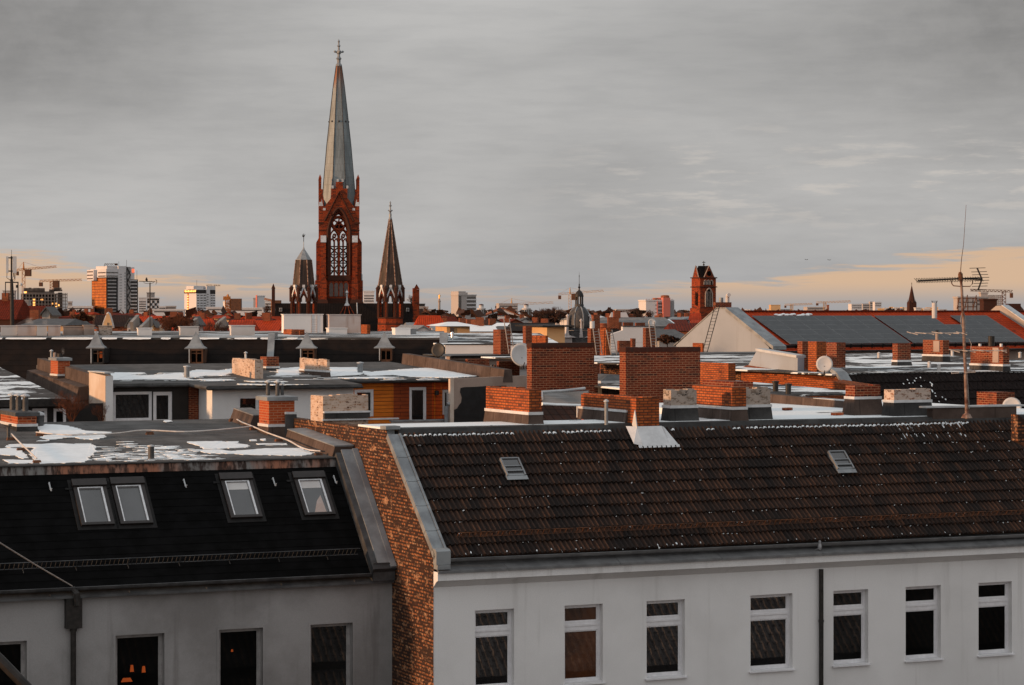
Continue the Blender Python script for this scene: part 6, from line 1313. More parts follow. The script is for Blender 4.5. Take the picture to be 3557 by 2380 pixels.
ch = T('church', 'tall red brick church with a zinc clad spire and a dark cross roof', 'church', CH, 0, 0, 0)
m = MB(); m.box(X(1108), X(1248), 0, 7.6, 0, Zc(956)); ch.part('tower_base', m, M['brick_church'])
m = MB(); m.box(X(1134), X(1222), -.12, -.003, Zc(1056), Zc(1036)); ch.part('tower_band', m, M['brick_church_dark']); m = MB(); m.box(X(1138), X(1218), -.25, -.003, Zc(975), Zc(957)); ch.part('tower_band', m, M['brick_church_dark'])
for i in range(4):
    a = X(1144+i*17.2); b = a+13.5*u; m = MB(); pts = [(a,-.02,Zc(1030)),(b,-.02,Zc(1030))]+[(b-(b-a)*k/8, -.02, arch_z(b-(b-a)*k/8, a, b, Zc(990), Zc(981))) for k in range(9)]
    m.prism(pts, (0, -.10, 0)); o = ch.part('blind_window', m, M['glass_brown']); m = MB(); arch_tube(m, a-.1, b+.1, Zc(1030), Zc(990), Zc(979.5), -.16, .13, 10); ch.part('window_frame', m, M['brick_church'], o)
for sx in (-1, 1):
    for by in (0, 1):
        m = MB(); f0, f1 = sorted((sx*(1178-1115)*u*-1*-1, sx*(1178-1132)*u)); yo = -.95 if by == 0 else 7.5
        m.box(f0, f1, yo, yo+1.1, 0, Zc(843)); g0, g1 = f0-.12, f1+.12; m.box(g0, g1, yo-.2 if by == 0 else yo, yo+1.1 if by == 0 else yo+1.3, 0, Zc(976)); ch.part('buttress', m, M['brick_church'])
        if by == 0:
            m = MB(); m.hexa([(f0-.06,yo-.06,Zc(842.5)),(f1+.06,yo-.06,Zc(842.5)),(f1+.06,.0,Zc(842.5)),(f0-.06,.0,Zc(842.5))], [(f0-.06,yo+.7,Zc(819)),(f1+.06,yo+.7,Zc(819)),(f1+.06,.02,Zc(818)),(f0-.06,.02,Zc(818))]); ch.part('buttress_cap', m, M['zinc_light'])
            m = MB(); m.prism([(g0,yo-.22,Zc(975.5)),(g1,yo-.22,Zc(975.5)),((g0+g1)/2,yo-.22,Zc(953))], (0,.3,0)); ch.part('gablet', m, M['brick_church'])
        x0 = sx*(1178-1110)*u; x1 = sx*(1178-1099)*u; a, b = min(x0, x1), max(x0, x1); yy = .6 if by == 0 else 5.6
        m = MB(); m.hexa([(a,yy,0),(b,yy,0),(b,yy+1.4,0),(a,yy+1.4,0)], [(a,yy,Zc(822) if sx > 0 else Zc(842)),(b,yy,Zc(842) if sx > 0 else Zc(822)),(b,yy+1.4,Zc(842) if sx > 0 else Zc(822)),(a,yy+1.4,Zc(822) if sx > 0 else Zc(842))]); m.box(a-(.2 if sx < 0 else 0), b+(.2 if sx > 0 else 0), yy-.15, yy+1.55, 0, Zc(974)); ch.part('buttress', m, M['brick_church'])
        if by == 0: m = MB(); c = sx*(1178-1097)*u*-1*-1; m.box(min(c, c+sx*-4*u), max(c, c+sx*-4*u), yy-.2, yy+1.6, Zc(974), Zc(953)); ch.part('buttress_cap', m, M['zinc'])
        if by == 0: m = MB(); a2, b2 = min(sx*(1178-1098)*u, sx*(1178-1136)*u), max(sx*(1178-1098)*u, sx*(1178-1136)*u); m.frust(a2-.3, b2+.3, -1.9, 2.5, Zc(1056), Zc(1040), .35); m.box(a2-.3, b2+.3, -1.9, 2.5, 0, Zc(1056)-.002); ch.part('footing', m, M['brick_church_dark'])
top = [(X(1108),Zc(722)),(X(1124),Zc(722)),(X(1150),Zc(688)),(X(1150.2),Zc(655)),(X(1166.8),Zc(655)),(X(1167),Zc(632)),(X(1191),Zc(632)),(X(1191.2),Zc(655)),(X(1206.8),Zc(655)),(X(1207),Zc(688)),(X(1232),Zc(722)),(X(1248),Zc(722))]
hole = (X(1143), X(1212), Zc(956), Zc(802), Zc(733))
wf = arch_wall(X(1108), X(1248), Zc(956), top, hole, 0, .9); ch.part('belfry_wall', wf, M['brick_church'])
ch.part('belfry_wall', arch_wall(X(1108), X(1248), Zc(956), top, hole, 6.7, 7.6), M['brick_church'])
for sx in (-1, 1):
    sw = arch_wall(-3.8+.9, 3.8-.9, Zc(956), [(-2.9,Zc(722)),(-1.5,Zc(690)),(-1.0,Zc(655)),(1.0,Zc(655)),(1.5,Zc(690)),(2.9,Zc(722))], (-1.5, 1.5, Zc(956), Zc(802), Zc(740)), -.45, .45); ch.part('belfry_wall', xf(sw, 90, sx*(70*u-.45), 3.8), M['brick_church'])
m = MB(); arch_tube(m, X(1139), X(1216), Zc(957), Zc(802), Zc(724), -.12, .30); arch_tube(m, X(1143.5), X(1211.5), Zc(957), Zc(802), Zc(732.5), .25, .2)
m.tube([(X(1128),-.1,Zc(768)),(X(1178),-.1,Zc(667)),(X(1228),-.1,Zc(768))], .2, 5); ch.part('arch_moulding', m, M['brick_church_dark'])
m = MB(); m.box(X(1107), X(1141), -.14, -.003, Zc(802), Zc(798)); m.box(X(1215), X(1249), -.14, -.003, Zc(802), Zc(798)); m.box(X(1106), X(1124), -.2, -.003, Zc(778), Zc(772)); m.box(X(1232), X(1250), -.2, -.003, Zc(778), Zc(772)); ch.part('string_course', m, M['brick_church_dark'])
for yq in (.55, 7.0):
    m = MB(); arch_tube(m, X(1146), X(1209), Zc(956), Zc(802), Zc(738), yq, .17); m.tube([(X(1177.5),yq,Zc(956)),(X(1177.5),yq,Zc(800))], .24, 6)
    for a, b in ((1147, 1177), (1178, 1208)):
        arch_tube(m, X(a), X(b), Zc(956), Zc(822), Zc(797), yq, .14); c = (a+b)/2; m.tube([(X(c),yq,Zc(956)),(X(c),yq,Zc(835))], .12, 5)
        arch_tube(m, X(a+1), X(c), Zc(856), Zc(840), Zc(828), yq, .1, 8, 5); arch_tube(m, X(c), X(b-1), Zc(856), Zc(840), Zc(828), yq, .1, 8, 5); m.tube([(X(c)+5.5*u*math.cos(k*math.pi/6), yq, Zc(818)+5.5*u*math.sin(k*math.pi/6)) for k in range(13)], .11, 5)
    m.tube([(X(1177.5)+23*u*math.cos(k*math.pi/12), yq, Zc(775)+23*u*math.sin(k*math.pi/12)) for k in range(25)], .2, 6)
    if yq < 1:
        for k in range(6): m.tube([(X(1177.5)+13*u*math.cos(k*math.pi/3)+8.5*u*math.cos(j*math.pi/5), yq, Zc(775)+13*u*math.sin(k*math.pi/3)+8.5*u*math.sin(j*math.pi/5)) for j in range(11)], .09, 5)
    ch.part('tracery', m, M['brick_church'])
m = MB()
for py in (782, 855, 884, 913, 940): m.box(X(1140), X(1215), 3.2, 3.6, Zc(py+2), Zc(py-2))
for a, b in ((1147, 1177), (1178, 1208)):
    for p0, p1 in ((955, 915), (912, 886), (883, 857)): m.tube([(X(a),3.3,Zc(p0)),(X(b),3.3,Zc(p1))], .14, 5); m.tube([(X(b),3.3,Zc(p0)),(X(a),3.3,Zc(p1))], .14, 5)
for px in (1147, 1177.5, 1208): m.box(X(px)-.2, X(px)+.2, 3.1, 3.6, Zc(956), Zc(780))
ch.part('bell_frame', m, M['metal_dark'])
m = MB(); m.lathe([(.05, Zc(765)), (.45, Zc(768)), (.62, Zc(778)), (.95, Zc(790)), (.9, Zc(791))], 14, X(1178), 3.4); ch.part('bell', m, M['metal_dark'], smooth=True)
m = MB()
for px, py in ((1152, 655), (1169.5, 632), (1186.5, 632), (1203, 655)): m.box(X(px), X(px+7), -.05, .95, Zc(py)+.002, Zc(py-10))
for px in (1126, 1228): m.box(X(px-4), X(px+5), -.05, .95, Zc(731), Zc(723))
ch.part('gable_caps', m, M['zinc_light'])
for sx in (-1, 1):
    for yq in (.1, 6.5):
        c = sx*63.5*u; m = MB(); m.box(c-7*u, c+7*u, yq, yq+14*u, Zc(775), Zc(716)); c2_ = sx*66*u; m.box(c2_-4.6*u, c2_+4.6*u, yq+.1, yq+9*u, Zc(712), Zc(622)); m.lathe([(7.5*u, Zc(622)), (7*u, Zc(618)), (.001, Zc(605))], 4, c2_, yq+5*u, math.pi/4)
        for py in (690, 655): m.prism([(c2_-5*u,yq+.06,Zc(py)),(c2_+5*u,yq+.06,Zc(py)),(c2_,yq+.06,Zc(py-15))], (0,.3,0))
        o = ch.part('pinnacle', m, M['brick_church']); m = MB(); m.lathe([(11*u, Zc(716)), (.25, Zc(692))], 4, c, yq+7*u, math.pi/4); ch.part('pinnacle_cap', m, M['zinc_light'], o)
R8 = lambda hw: hw*u/math.cos(math.pi/8)
m = MB(); prof = [(R8(59), Zc(728)), (R8(54), Zc(640)), (R8(42), Zc(500)), (R8(28), Zc(370)), (R8(19), Zc(290)), (R8(9.5), Zc(222))]; m.lathe(prof, 8, 0, 3.8, math.pi/8); ch.part('spire', m, M['spire_tower'])
m = MB()
for k in range(8): a = math.pi/8+k*math.pi/4; m.tube([(r*math.cos(a), 3.8+r*math.sin(a), z) for r, z in prof], .085, 5)
for k in range(8):
    a = k*math.pi/4; ap = R8(34)*.93; m.sphere((ap*math.cos(a)*.99, 3.8+ap*math.sin(a)*.99, Zc(418)), .18, 6)
ch.part('spire_ribs', m, M['zinc_dark'])
m = MB(); m.lathe([(11*u, Zc(223)), (11*u, Zc(218)), (6*u, Zc(212)), (6.5*u, Zc(200)), (10*u, Zc(197)), (5*u, Zc(190)), (4.5*u, Zc(182)), (8*u, Zc(178)), (8*u, Zc(170)), (3.5*u, Zc(165)), (3*u, Zc(156)), (6.5*u, Zc(152)), (3*u, Zc(147)), (2.5*u, Zc(140)), (4*u, Zc(136)), (.001, Zc(128))], 8, 0, 3.8)
for k in range(4): a = k*math.pi/2+.2; m.tube([(0,3.8,Zc(176)),(13*u*math.cos(a),3.8+13*u*math.sin(a),Zc(173))], 3*u, 6); m.sphere((14*u*math.cos(a),3.8+14*u*math.sin(a),Zc(172)), 4.2*u, 6)
ch.part('finial', m, M['zinc'])
# cross roof in front of the tower with brick end piers
yr = -6.0; zr = Zc(1054)
m = MB(); m.prism([(X(958),yr-7,Zc(1190)),(X(958),yr,zr),(X(958),yr+7,Zc(1190))], (X(1428)-X(958),0,0)); ch.part('nave_roof', m, M['tile_slate'])
m = MB(); m.box(X(958), X(1428), yr-6.8, yr+6.8, 0, Zc(1190)-.002); ch.part('nave_wall', m, M['brick_church'])
for pa, pb, pt in ((948, 959, 988), (1426, 1444, 990)):
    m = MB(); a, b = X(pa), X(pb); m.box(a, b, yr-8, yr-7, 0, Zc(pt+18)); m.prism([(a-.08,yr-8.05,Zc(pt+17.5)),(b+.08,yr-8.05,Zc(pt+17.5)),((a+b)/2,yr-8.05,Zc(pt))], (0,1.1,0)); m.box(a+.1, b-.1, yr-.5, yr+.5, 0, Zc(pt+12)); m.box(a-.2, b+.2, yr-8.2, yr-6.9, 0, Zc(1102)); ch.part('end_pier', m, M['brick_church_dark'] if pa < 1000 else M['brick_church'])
for px in (977, 1410):
    k = (Zc(1078)-zr)/(Zc(1190)-zr); m = MB(); m.box(X(px-5), X(px+5), yr-7*k-.45, yr-7*k+.3, Zc(1082), Zc(1070)); o = ch.part('roof_window', m, M['zinc_light']); m = MB(); m.box(X(px-3.5), X(px+3.5), yr-7*k-.47, yr-7*k-.451, Zc(1080.5), Zc(1071.5)); ch.part('pane', m, M['glass_far'], o)
m = MB(); m.tube([(X(1237),yr-.3,zr-.5),(X(1237),yr-.3,Zc(1053)),(X(1237),yr-3.5,Zc(1090))], .09, 5); ch.part('lightning_wire', m, M['zinc_light'])
m = MB(); cx, cy = X(1201), -11.5; m.lathe([(27*u, Zc(1095)), (8*u, Zc(1062))], 8, cx, cy); o = ch.part('fleche', m, M['tile_slate']); m = MB(); m.lathe([(10*u, Zc(1063)), (4*u, Zc(1052)), (2*u, Zc(1035)), (2.2*u, Zc(1022)), (5*u, Zc(1019)), (4.5*u, Zc(1015)), (1.5*u, Zc(1012)), (.001, Zc(1008))], 8, cx, cy); ch.part('fleche_cap', m, M['tin_pale'], o); m = MB()
for k in range(8): a = k*math.pi/4+math.pi/8; m.tube([(cx+27*u*math.cos(a),cy+27*u*math.sin(a),Zc(1095)),(cx+8*u*math.cos(a),cy+8*u*math.sin(a),Zc(1062))], .1, 4)
ch.part('ribs', m, M['brick_church'], o)
def turret(pxc, spire, cap, label):
    cx = X(pxc); cy = -15.5; uu = (450-15.5)/FPX; r = 46*uu; ap = r*math.cos(math.pi/8); hw = r*math.sin(math.pi/8)
    Zt = lambda py: CZ-(py-HYP)*uu
    t = T('church_turret', label, 'turret', CH, cx, cy, 0, 'octagonal turrets of the brick church'); sx_, sy_ = cx, cy
    m = MB(); m.lathe([(r*1.03, 0), (r*1.03, Zt(1126)), (r, Zt(1124)), (r, Zt(1107))], 8, cx, cy, math.pi/8); t.part('base', m, M['brick_church'])
    m = MB(); m.lathe([(r*1.06, Zt(1107)), (r*1.06, Zt(1102)), (.3, Zt(1102))], 8, cx, cy, math.pi/8); m.lathe([(r*1.05, Zt(1128)), (r*1.05, Zt(1124))], 8, cx, cy, math.pi/8); t.part('string_course', m, M['brick_church_dark'])
    w_, cp, mo = MB(), MB(), MB(); kn = MB(); pi_ = MB()
    for k in range(8):
        a = k*45-90+90
        fw = arch_wall(-hw, hw, Zt(1102), [(-hw,Zt(1046)),(0,Zt(1001)),(hw,Zt(1046))], (-hw*.66, hw*.66, Zt(1102), Zt(1052), Zt(1026)), -ap, -ap+.55, 10); join(w_, xf(fw, a, cx, cy))
        c = MB()
        for sg in (-1, 1): c.prism([(0,-ap-.14,Zt(1003)),(sg*hw*1.02,-ap-.14,Zt(1049)),(sg*hw*1.02,-ap-.14,Zt(1037)),(0,-ap-.14,Zt(990))] if sg < 0 else [(0,-ap-.14,Zt(1003)),(0,-ap-.14,Zt(990)),(sg*hw*1.02,-ap-.14,Zt(1037)),(sg*hw*1.02,-ap-.14,Zt(1049))], (0,1.0,0))
        join(cp, xf(c, a, cx, cy)); c = MB(); c.box(-4.5*uu, 4.5*uu, -ap-.2, -ap+.5, Zt(999), Zt(990)); join(kn, xf(c, a, cx, cy))
        c = MB(); arch_tube(c, -hw*.72, hw*.72, Zt(1102), Zt(1052), Zt(1023), -ap-.03, .17, 10, 5); join(mo, xf(c, a, cx, cy))
        aa = math.pi/8+k*math.pi/4; q = r*1.02; pi_.lathe([(.32, Zt(1048)), (.32, Zt(1004)), (.42, Zt(1003)), (.001, Zt(991))], 6, cx+q*math.cos(aa), cy+q*math.sin(aa))
    t.part('arcade', w_, M['brick_church']); t.part('gable_copings', cp, M['zinc_light']); t.part('gable_knobs', kn, M['tin_pale']); t.part('arch_moulding', mo, M['brick_church_dark']); t.part('pinnacles', pi_, M['brick_church_dark'])
    m = MB(); m.lathe([(hh*uu/math.cos(math.pi/8), Zt(py)) for hh, py in spire], 8, cx, cy, math.pi/8); o = t.part('spire', m, M['spire_slate']); m = MB()
    for k in range(8): a = math.pi/8+k*math.pi/4; m.tube([(cx+hh*uu/math.cos(math.pi/8)*math.cos(a), cy+hh*uu/math.cos(math.pi/8)*math.sin(a), Zt(py)) for hh, py in spire], .10, 4)
    t.part('ribs', m, M['pole_weathered'], o)
    m = MB(); m.lathe([(hh*uu, Zt(py)) for hh, py in cap], 8, cx, cy, math.pi/8); t.part('cap', m, M['zinc'], o); return t, Zt, uu, cx, cy
t, Zt, uu, cx, cy = turret(1055, ((40, 1012), (36.5, 990), (27, 903)), ((29, 904), (28.5, 902), (14, 880), (4, 866), (1.2, 858), (1.0, 838), (.001, 836)), 'left church turret with a cut-off dark spire, zinc cone and weathercock')
m = MB(); m.tube([(cx,cy,Zt(840)),(cx,cy,Zt(812))], .06, 5); m.prism([(cx-5*uu,cy,Zt(822)),(cx-1*uu,cy,Zt(825)),(cx+3*uu,cy,Zt(822)),(cx+6*uu,cy,Zt(812)),(cx+2*uu,cy,Zt(818)),(cx-2*uu,cy,Zt(818)),(cx-4*uu,cy,Zt(813))], (0,.1,0)); t.part('weathercock', m, M['metal_dark'])
t, Zt, uu, cx, cy = turret(1345, ((45, 1012), (42, 998), (4.6, 762)), ((6, 764), (6.5, 760), (4.5, 752), (5, 745), (3, 738), (6, 732), (3, 728), (2.2, 718), (4, 714), (1.8, 708), (3, 703), (.001, 697)), 'right church turret with a full needle-sharp dark spire')
m = MB(); m.box(cx-8*uu, cx+8*uu, cy-.12, cy+.12, Zt(733), Zt(729)); m.box(cx-5*uu, cx+5*uu, cy-.1, cy+.1, Zt(716), Zt(713)); t.part('finial_arms', m, M['zinc'])
# ---------------------------------------------------------------- second brick tower
B = Fr(2432, 600, 24); ub = 600/FPX; bx = lambda px: B.s(px); bz = lambda py: CZ-(py-HYP)*ub
w = bx(2487); dp = B.d(2421); t = T('church_tower', 'square red brick church tower with crossed gable roofs beside the white gable', 'tower', B, w/2, dp/2, 0); dp = w
m = MB(); m.box(0, w, 0, dp, 0, bz(964)); m.box(-.3, w+.3, -.3, dp+.3, 0, bz(1071)); t.part('shaft', m, M['brick_church'])
m = MB()
for py in (964, 996, 1071): m.box(-.25, w+.25, -.25, dp+.25, bz(py+2.5), bz(py-1))
t.part('string_course', m, M['brick_church_dark'])
for px in (2448.5, 2459.5, 2471):
    a, b = bx(px-2.8), bx(px+2.8); m = MB(); m.prism([(a,-.02,bz(989)),(b,-.02,bz(989)),(b,-.02,bz(979)),((a+b)/2,-.02,bz(975)),(a,-.02,bz(979))], (0,-.12,0)); o = t.part('window', m, M['glass_sky'] if px < 2465 else M['black_hole']); m = MB(); arch_tube(m, a-.1, b+.1, bz(989), bz(979), bz(973), -.15, .13, 8, 5); t.part('frame', m, M['render_tan'], o)
a, b = bx(2450), bx(2473); m = MB(); m.prism([(a,-.02,bz(1066)),(b,-.02,bz(1066))]+[(b-(b-a)*k/8,-.02,arch_z(b-(b-a)*k/8, a, b, bz(1020), bz(1003))) for k in range(9)], (0,-.12,0)); o = t.part('window', m, M['black_hole']); m = MB(); arch_tube(m, a, b, bz(1066), bz(1020), bz(1002), -.16, .2, 10, 5)
for k in (.33, .66): m.tube([(a+(b-a)*k,-.17,bz(1066)),(a+(b-a)*k,-.17,bz(1012))], .12, 5)
t.part('mullions', m, M['render_tan'], o); m = MB(); m.box(a+.3, a+(b-a)*.28, -.15, -.141, bz(1045), bz(1016)); t.part('pane', m, M['glass_sky'], o)
for k in (0, 1):
    a = .25*dp; m = MB(); m.prism([(-.06,a,bz(1062)),(-.06,a+.9,bz(1062)),(-.06,a+.9,bz(1020)),(-.06,a+.45,bz(1012)),(-.06,a,bz(1020))], (.05,0,0)) if k == 0 else m.box(-.05, -.003, .5*dp, .5*dp+.3, bz(1060), bz(1015)); t.part('side_window', m, M['black_hole'])
ga, gb = .28*w, .84*w; la, lb2 = .2*dp, .8*dp; gm_ = (ga+gb)/2; zr_ = bz(923); z0 = bz(963.5); i_ = .25
m = MB(); m.prism([(ga,i_,z0),(gb,i_,z0),(gm_,i_,zr_)], (0,dp-2*i_,0)); m.hexa([(.45,.3,z0),(w-.45,.3,z0),(w-.45,dp-.3,z0),(.45,dp-.3,z0)], [(.75,dp*.5-.15,zr_),(w-.75,dp*.5-.15,zr_),(w-.75,dp*.5+.15,zr_),(.75,dp*.5+.15,zr_)]); t.part('roof', m, M['tile_near_dark'])
m = MB(); m.prism([(ga-.1,0,z0),(gb+.1,0,z0),(gm_,0,zr_-.05)], (0,.24,0)); t.part('gable', m, M['brick_church']); m = MB(); m.prism([(0,la,z0),(0,lb2,z0),(0,dp/2,zr_-.05)], (.24,0,0)); t.part('gable', m, M['brick_church'])
m = MB(); m.tube([(ga-.2,-.03,z0),(gm_,-.03,zr_),(gb+.2,-.03,z0)], .13, 5); m.tube([(-.03,la-.2,z0),(-.03,dp/2,zr_),(-.03,lb2+.2,z0)], .13, 5); t.part('gable_coping', m, M['render_tan'])
m = MB(); m.lathe([(.62, 0), (.62, .05)], 12); m2 = MB(); m2.v = [(x+gm_, -.02-z, y+bz(950)) for x, y, z in m.v]; m2.f = m.f; t.part('oculus', m2, M['black_hole'])
m = MB(); m.tube([(w/2,dp/2,zr_-.2),(w/2,dp/2,bz(906))], .09, 5); m.box(w/2-.45, w/2+.45, dp/2-.05, dp/2+.05, bz(912), bz(910)); m.sphere((w/2,dp/2,bz(919)), .25, 6); t.part('cross', m, M['metal_dark'])
# far slate spire at the right
f = Fr(3167, 900, 10); uf = 900/FPX; fz = lambda py: CZ-(py-HYP)*uf; t = T('church_spire', 'distant dark pointed church spire above the solar roof ridge', 'spire', f, 0, 0, 0); m = MB(); m.lathe([(15*uf, fz(1052)), (12*uf, fz(1044)), (.001, fz(988))], 8); t.part('spire', m, M['brick_church_dark']); m = MB(); m.box(-13*uf, 13*uf, -13*uf, 13*uf, 0, fz(1050)); t.part('tower', m, M['brick_church_dark'])
m = MB()
for k in range(4): a = math.pi/4+k*math.pi/2; m.lathe([(1.5*uf, fz(1054)), (.001, fz(1038))], 5, 15*uf*math.cos(a), 15*uf*math.sin(a))
m.tube([(0,0,fz(990)),(0,0,fz(982))], .12, 4); t.part('pinnacles', m, M['metal_dark'])
# ---------------------------------------------------------------- domed corner house
f = Fr(2012, 330, 5); ud = 330/FPX; dz = lambda py: CZ-(py-HYP)*ud
t = T('domed_house', 'slate dome with pale ribs, open lantern and needle spike on a corner house', 'house', f, 0, 0, 0)
prof = [(40*ud, dz(1142)), (41.5*ud, dz(1128)), (41.5*ud, dz(1112)), (38*ud, dz(1095)), (31*ud, dz(1081)), (22*ud, dz(1071)), (13*ud, dz(1065))]
m = MB(); m.lathe(prof, 24); t.part('dome', m, M['dome_slate'], smooth=True); m = MB()
for k in range(8): a = k*math.pi/4+.25; m.tube([(r*1.01*math.cos(a), r*1.01*math.sin(a), z) for r, z in prof], .10, 5)
t.part('dome_ribs', m, M['zinc']); m = MB(); m.lathe([(16*ud, dz(1066)), (16*ud, dz(1058)), (13*ud, dz(1056)), (.1, dz(1056))], 12); t.part('lantern_base', m, M['dome_slate'])
m = MB()
for k in range(8): a = k*math.pi/4+.2; m.tube([(12.5*ud*math.cos(a), 12.5*ud*math.sin(a), dz(1057)), (12.5*ud*math.cos(a), 12.5*ud*math.sin(a), dz(1030))], .10, 6)
t.part('lantern_columns', m, M['metal_dark']); m = MB(); m.lathe([(15.5*ud, dz(1031)), (15.5*ud, dz(1028)), (13.5*ud, dz(1021)), (9*ud, dz(1013)), (3*ud, dz(1008)), (2*ud, dz(1003)), (4.5*ud, dz(998)), (1.8*ud, dz(994)), (2.4*ud, dz(990)), (.9*ud, dz(984)), (.9*ud, dz(962)), (1.6*ud, dz(959)), (.6*ud, dz(956)), (.001, dz(943))], 12); t.part('lantern_cap', m, M['metal_dark'], smooth=False)
m = MB(); m.lathe([(44*ud, dz(1148)), (44*ud, dz(1142)), (41*ud, dz(1141))], 24); m.lathe([(42*ud, 0), (42*ud, dz(1149))], 16); t.part('drum', m, M['dome_slate']); m = MB(); m.box(-62*ud, 45*ud, -1.2, 8, 0, dz(1172)); m.frust(-64*ud, 50*ud, -1.6, 9, dz(1172)+.002, dz(1160), 1.0); t.part('corner_block', m, M['plaster_statue'])
for px in (1968, 2012, 2046):
    x = (px-2012)*ud; yy = -2.2 if px == 2012 else -1; m = MB(); m.frust(x-6*ud, x+6*ud, yy-.25, yy+.25, dz(1172), dz(1150), .08, .0); m.frust(x-3.6*ud, x+3.6*ud, yy-.2, yy+.2, dz(1150)+.002, dz(1100 if px != 2012 else 1116), .06, .0); m.lathe([(.2, dz(1100 if px != 2012 else 1116)), (.22, dz(1097 if px != 2012 else 1112)), (.001, dz(1090 if px != 2012 else 1106))], 8, x, yy); t.part('obelisk', m, M['plaster_statue'])
# ---------------------------------------------------------------- far buildings
def block(name, label, cat, pxl, pxc, px1, pyt, Y, mat, ang=25, floors=0, wmat='glass_far', side=None, group=None, py1st=None, pitch=None, sidewin=True, inset=.0, base=0.0):
    """tall block: left side pxl..pxc, front pxc..px1, top at pyt; floors bands of windows, each a part"""
    f = Fr(pxc, Y, ang); w = f.s(px1); dp = max(2.0, f.d(pxl)) if pxl is not None else w; zt = f.z(pyt); t = T(name, label, cat, f, w/2, dp/2, base, group)
    m = MB(); m.box(0, w, 0, dp, base, zt); t.part('walls', m, M[mat])
    m = MB(); m.box(-.15, w+.15, -.15, dp+.15, zt+.002, zt+.35); t.part('roof_edge', m, M[side or mat])
    if floors:
        z = f.z(py1st) if py1st else zt-1.2; pc = pitch*Y/FPX if pitch else 3.0
        for i in range(floors):
            zz = z-i*pc; m = MB(); m.box(w*.05+inset*w, w*.95, -.06, -.003, zz-pc*.42, zz); t.part('window_band', m, M[wmat])
            if sidewin: m = MB(); m.box(-.06, -.003, dp*.08, dp*.92, zz-pc*.42, zz); t.part('window_band', m, M[wmat])
    return t, f, w, dp, zt
def vb(f, w, px): return f.s(px)
# high-rise, sunset reflection painted into the glass of its left side
f = Fr(371, 900, 32); q = 900/FPX; Zf = lambda py: f.z(py); w = f.s(479); dp = f.d(319)
t = T('high_rise', 'black high-rise with left side amber in the sunset, white core, cross braced strip and a rooftop sign', 'high-rise', f, w/2, dp/2, 0)
xA, xB, xC, xD = f.s(409), f.s(436), f.s(451), f.s(466)
m = MB(); m.box(0, xA, 0, dp, 0, Zf(964)); m.box(f.s(451), w, -.1, dp*.8, 0, Zf(970)); t.part('tower_walls', m, M['frame_dark'])
m = MB(); m.box(-.08, -.003, .3, dp-.3, Zf(1071), Zf(966))
t.part('sunset_glazing', m, M['glass_sunset'])
m = MB()
for i in range(11): z = Zf(966+i*9.6); m.box(-.16, -.081, .3, dp-.3, z-.12, z+.05)
for i in range(12): y = .3+(dp-.6)*i/11; m.box(-.15, -.081, y-.05, y+.05, Zf(1071), Zf(966))
t.part('glazing_bars', m, M['metal_rust'])
m = MB(); m.box(xA, f.s(437), -.6, dp*.7, 0, Zf(924)); m.box(f.s(437)+.01, f.s(451.5), -.38, dp*.5, 0, Zf(926)); t.part('core', m, M['white_far'])
m = MB(); m.box(-.4, xA-.02, -.4, dp+.2, Zf(963.5), Zf(934)); m.box(f.s(375), xA+.5, 1.0, dp*.8, Zf(934)+.002, Zf(924)); m.box(-1.7, -.42, dp*.6, dp+.6, Zf(974), Zf(936)); m.box(f.s(452), f.s(466), -.3, dp*.7, Zf(969.5), Zf(928)); t.part('crown', m, M['white_far'])
for py in (944, 956):
    m = MB(); m.box(-.46, xA-.1, -.46, -.401, Zf(py+5), Zf(py+1)); t.part('window_band', m, M['glass_far']); m = MB(); m.box(-.46, -.401, .2, dp*.5, Zf(py+5), Zf(py+1)); t.part('window_band', m, M['glass_brown'])
for py in (941, 953, 965):
    m = MB(); m.box(-1.76, -1.701, dp*.64, dp+.4, Zf(py+4), Zf(py)); t.part('window_band', m, M['glass_brown'])
for i in range(10):
    z0, z1 = Zf(976+i*12), Zf(972+i*12); m = MB(); n = 9
    for k in range(n): a = .4+(xA-.9)*k/n; m.box(a, a+(xA-.9)/n*.55, -.05, -.003, z0, z1)
    t.part('storey_windows', m, M['white_far']); m = MB()
    for k in range(5): a = f.s(453)+(w-f.s(453)-.3)*k/5; m.box(a, a+.4, -.16, -.103, z0, z1)
    t.part('storey_windows', m, M['white_far'])
m = MB()
for i in range(13):
    for px in (414, 418): m.box(f.s(px), f.s(px+1.6), -.66, -.601, Zf(951+i*9.8+3.5), Zf(951+i*9.8))
    m.box(f.s(431), f.s(433), -.66, -.601, Zf(946+i*10+6), Zf(946+i*10))
t.part('slit_windows', m, M['glass_far'])
m = MB(); m.box(f.s(437), f.s(452), -.5, -.41, 0, Zf(927)); t.part('braced_strip', m, M['frame_grey']); m = MB(); m.box(f.s(436.6), f.s(438.6), -.9, -.601, 0, Zf(927))
for i in range(6): a, b = (438.5, 451) if i % 2 == 0 else (451, 438.5); m.tube([(f.s(a),-.7,Zf(928+i*27)),(f.s(b),-.7,Zf(928+(i+1)*27))], .16, 5); m.tube([(f.s(b),-.7,Zf(940+i*27)),(f.s(a),-.7,Zf(940+(i+.6)*27))], .1, 5)
t.part('bracing', m, M['metal_dark'])
m = MB(); m.box(f.s(457), f.s(465), -.5, -.41, Zf(946), Zf(934)); t.part('red_sign', m, M['lamp_red'])
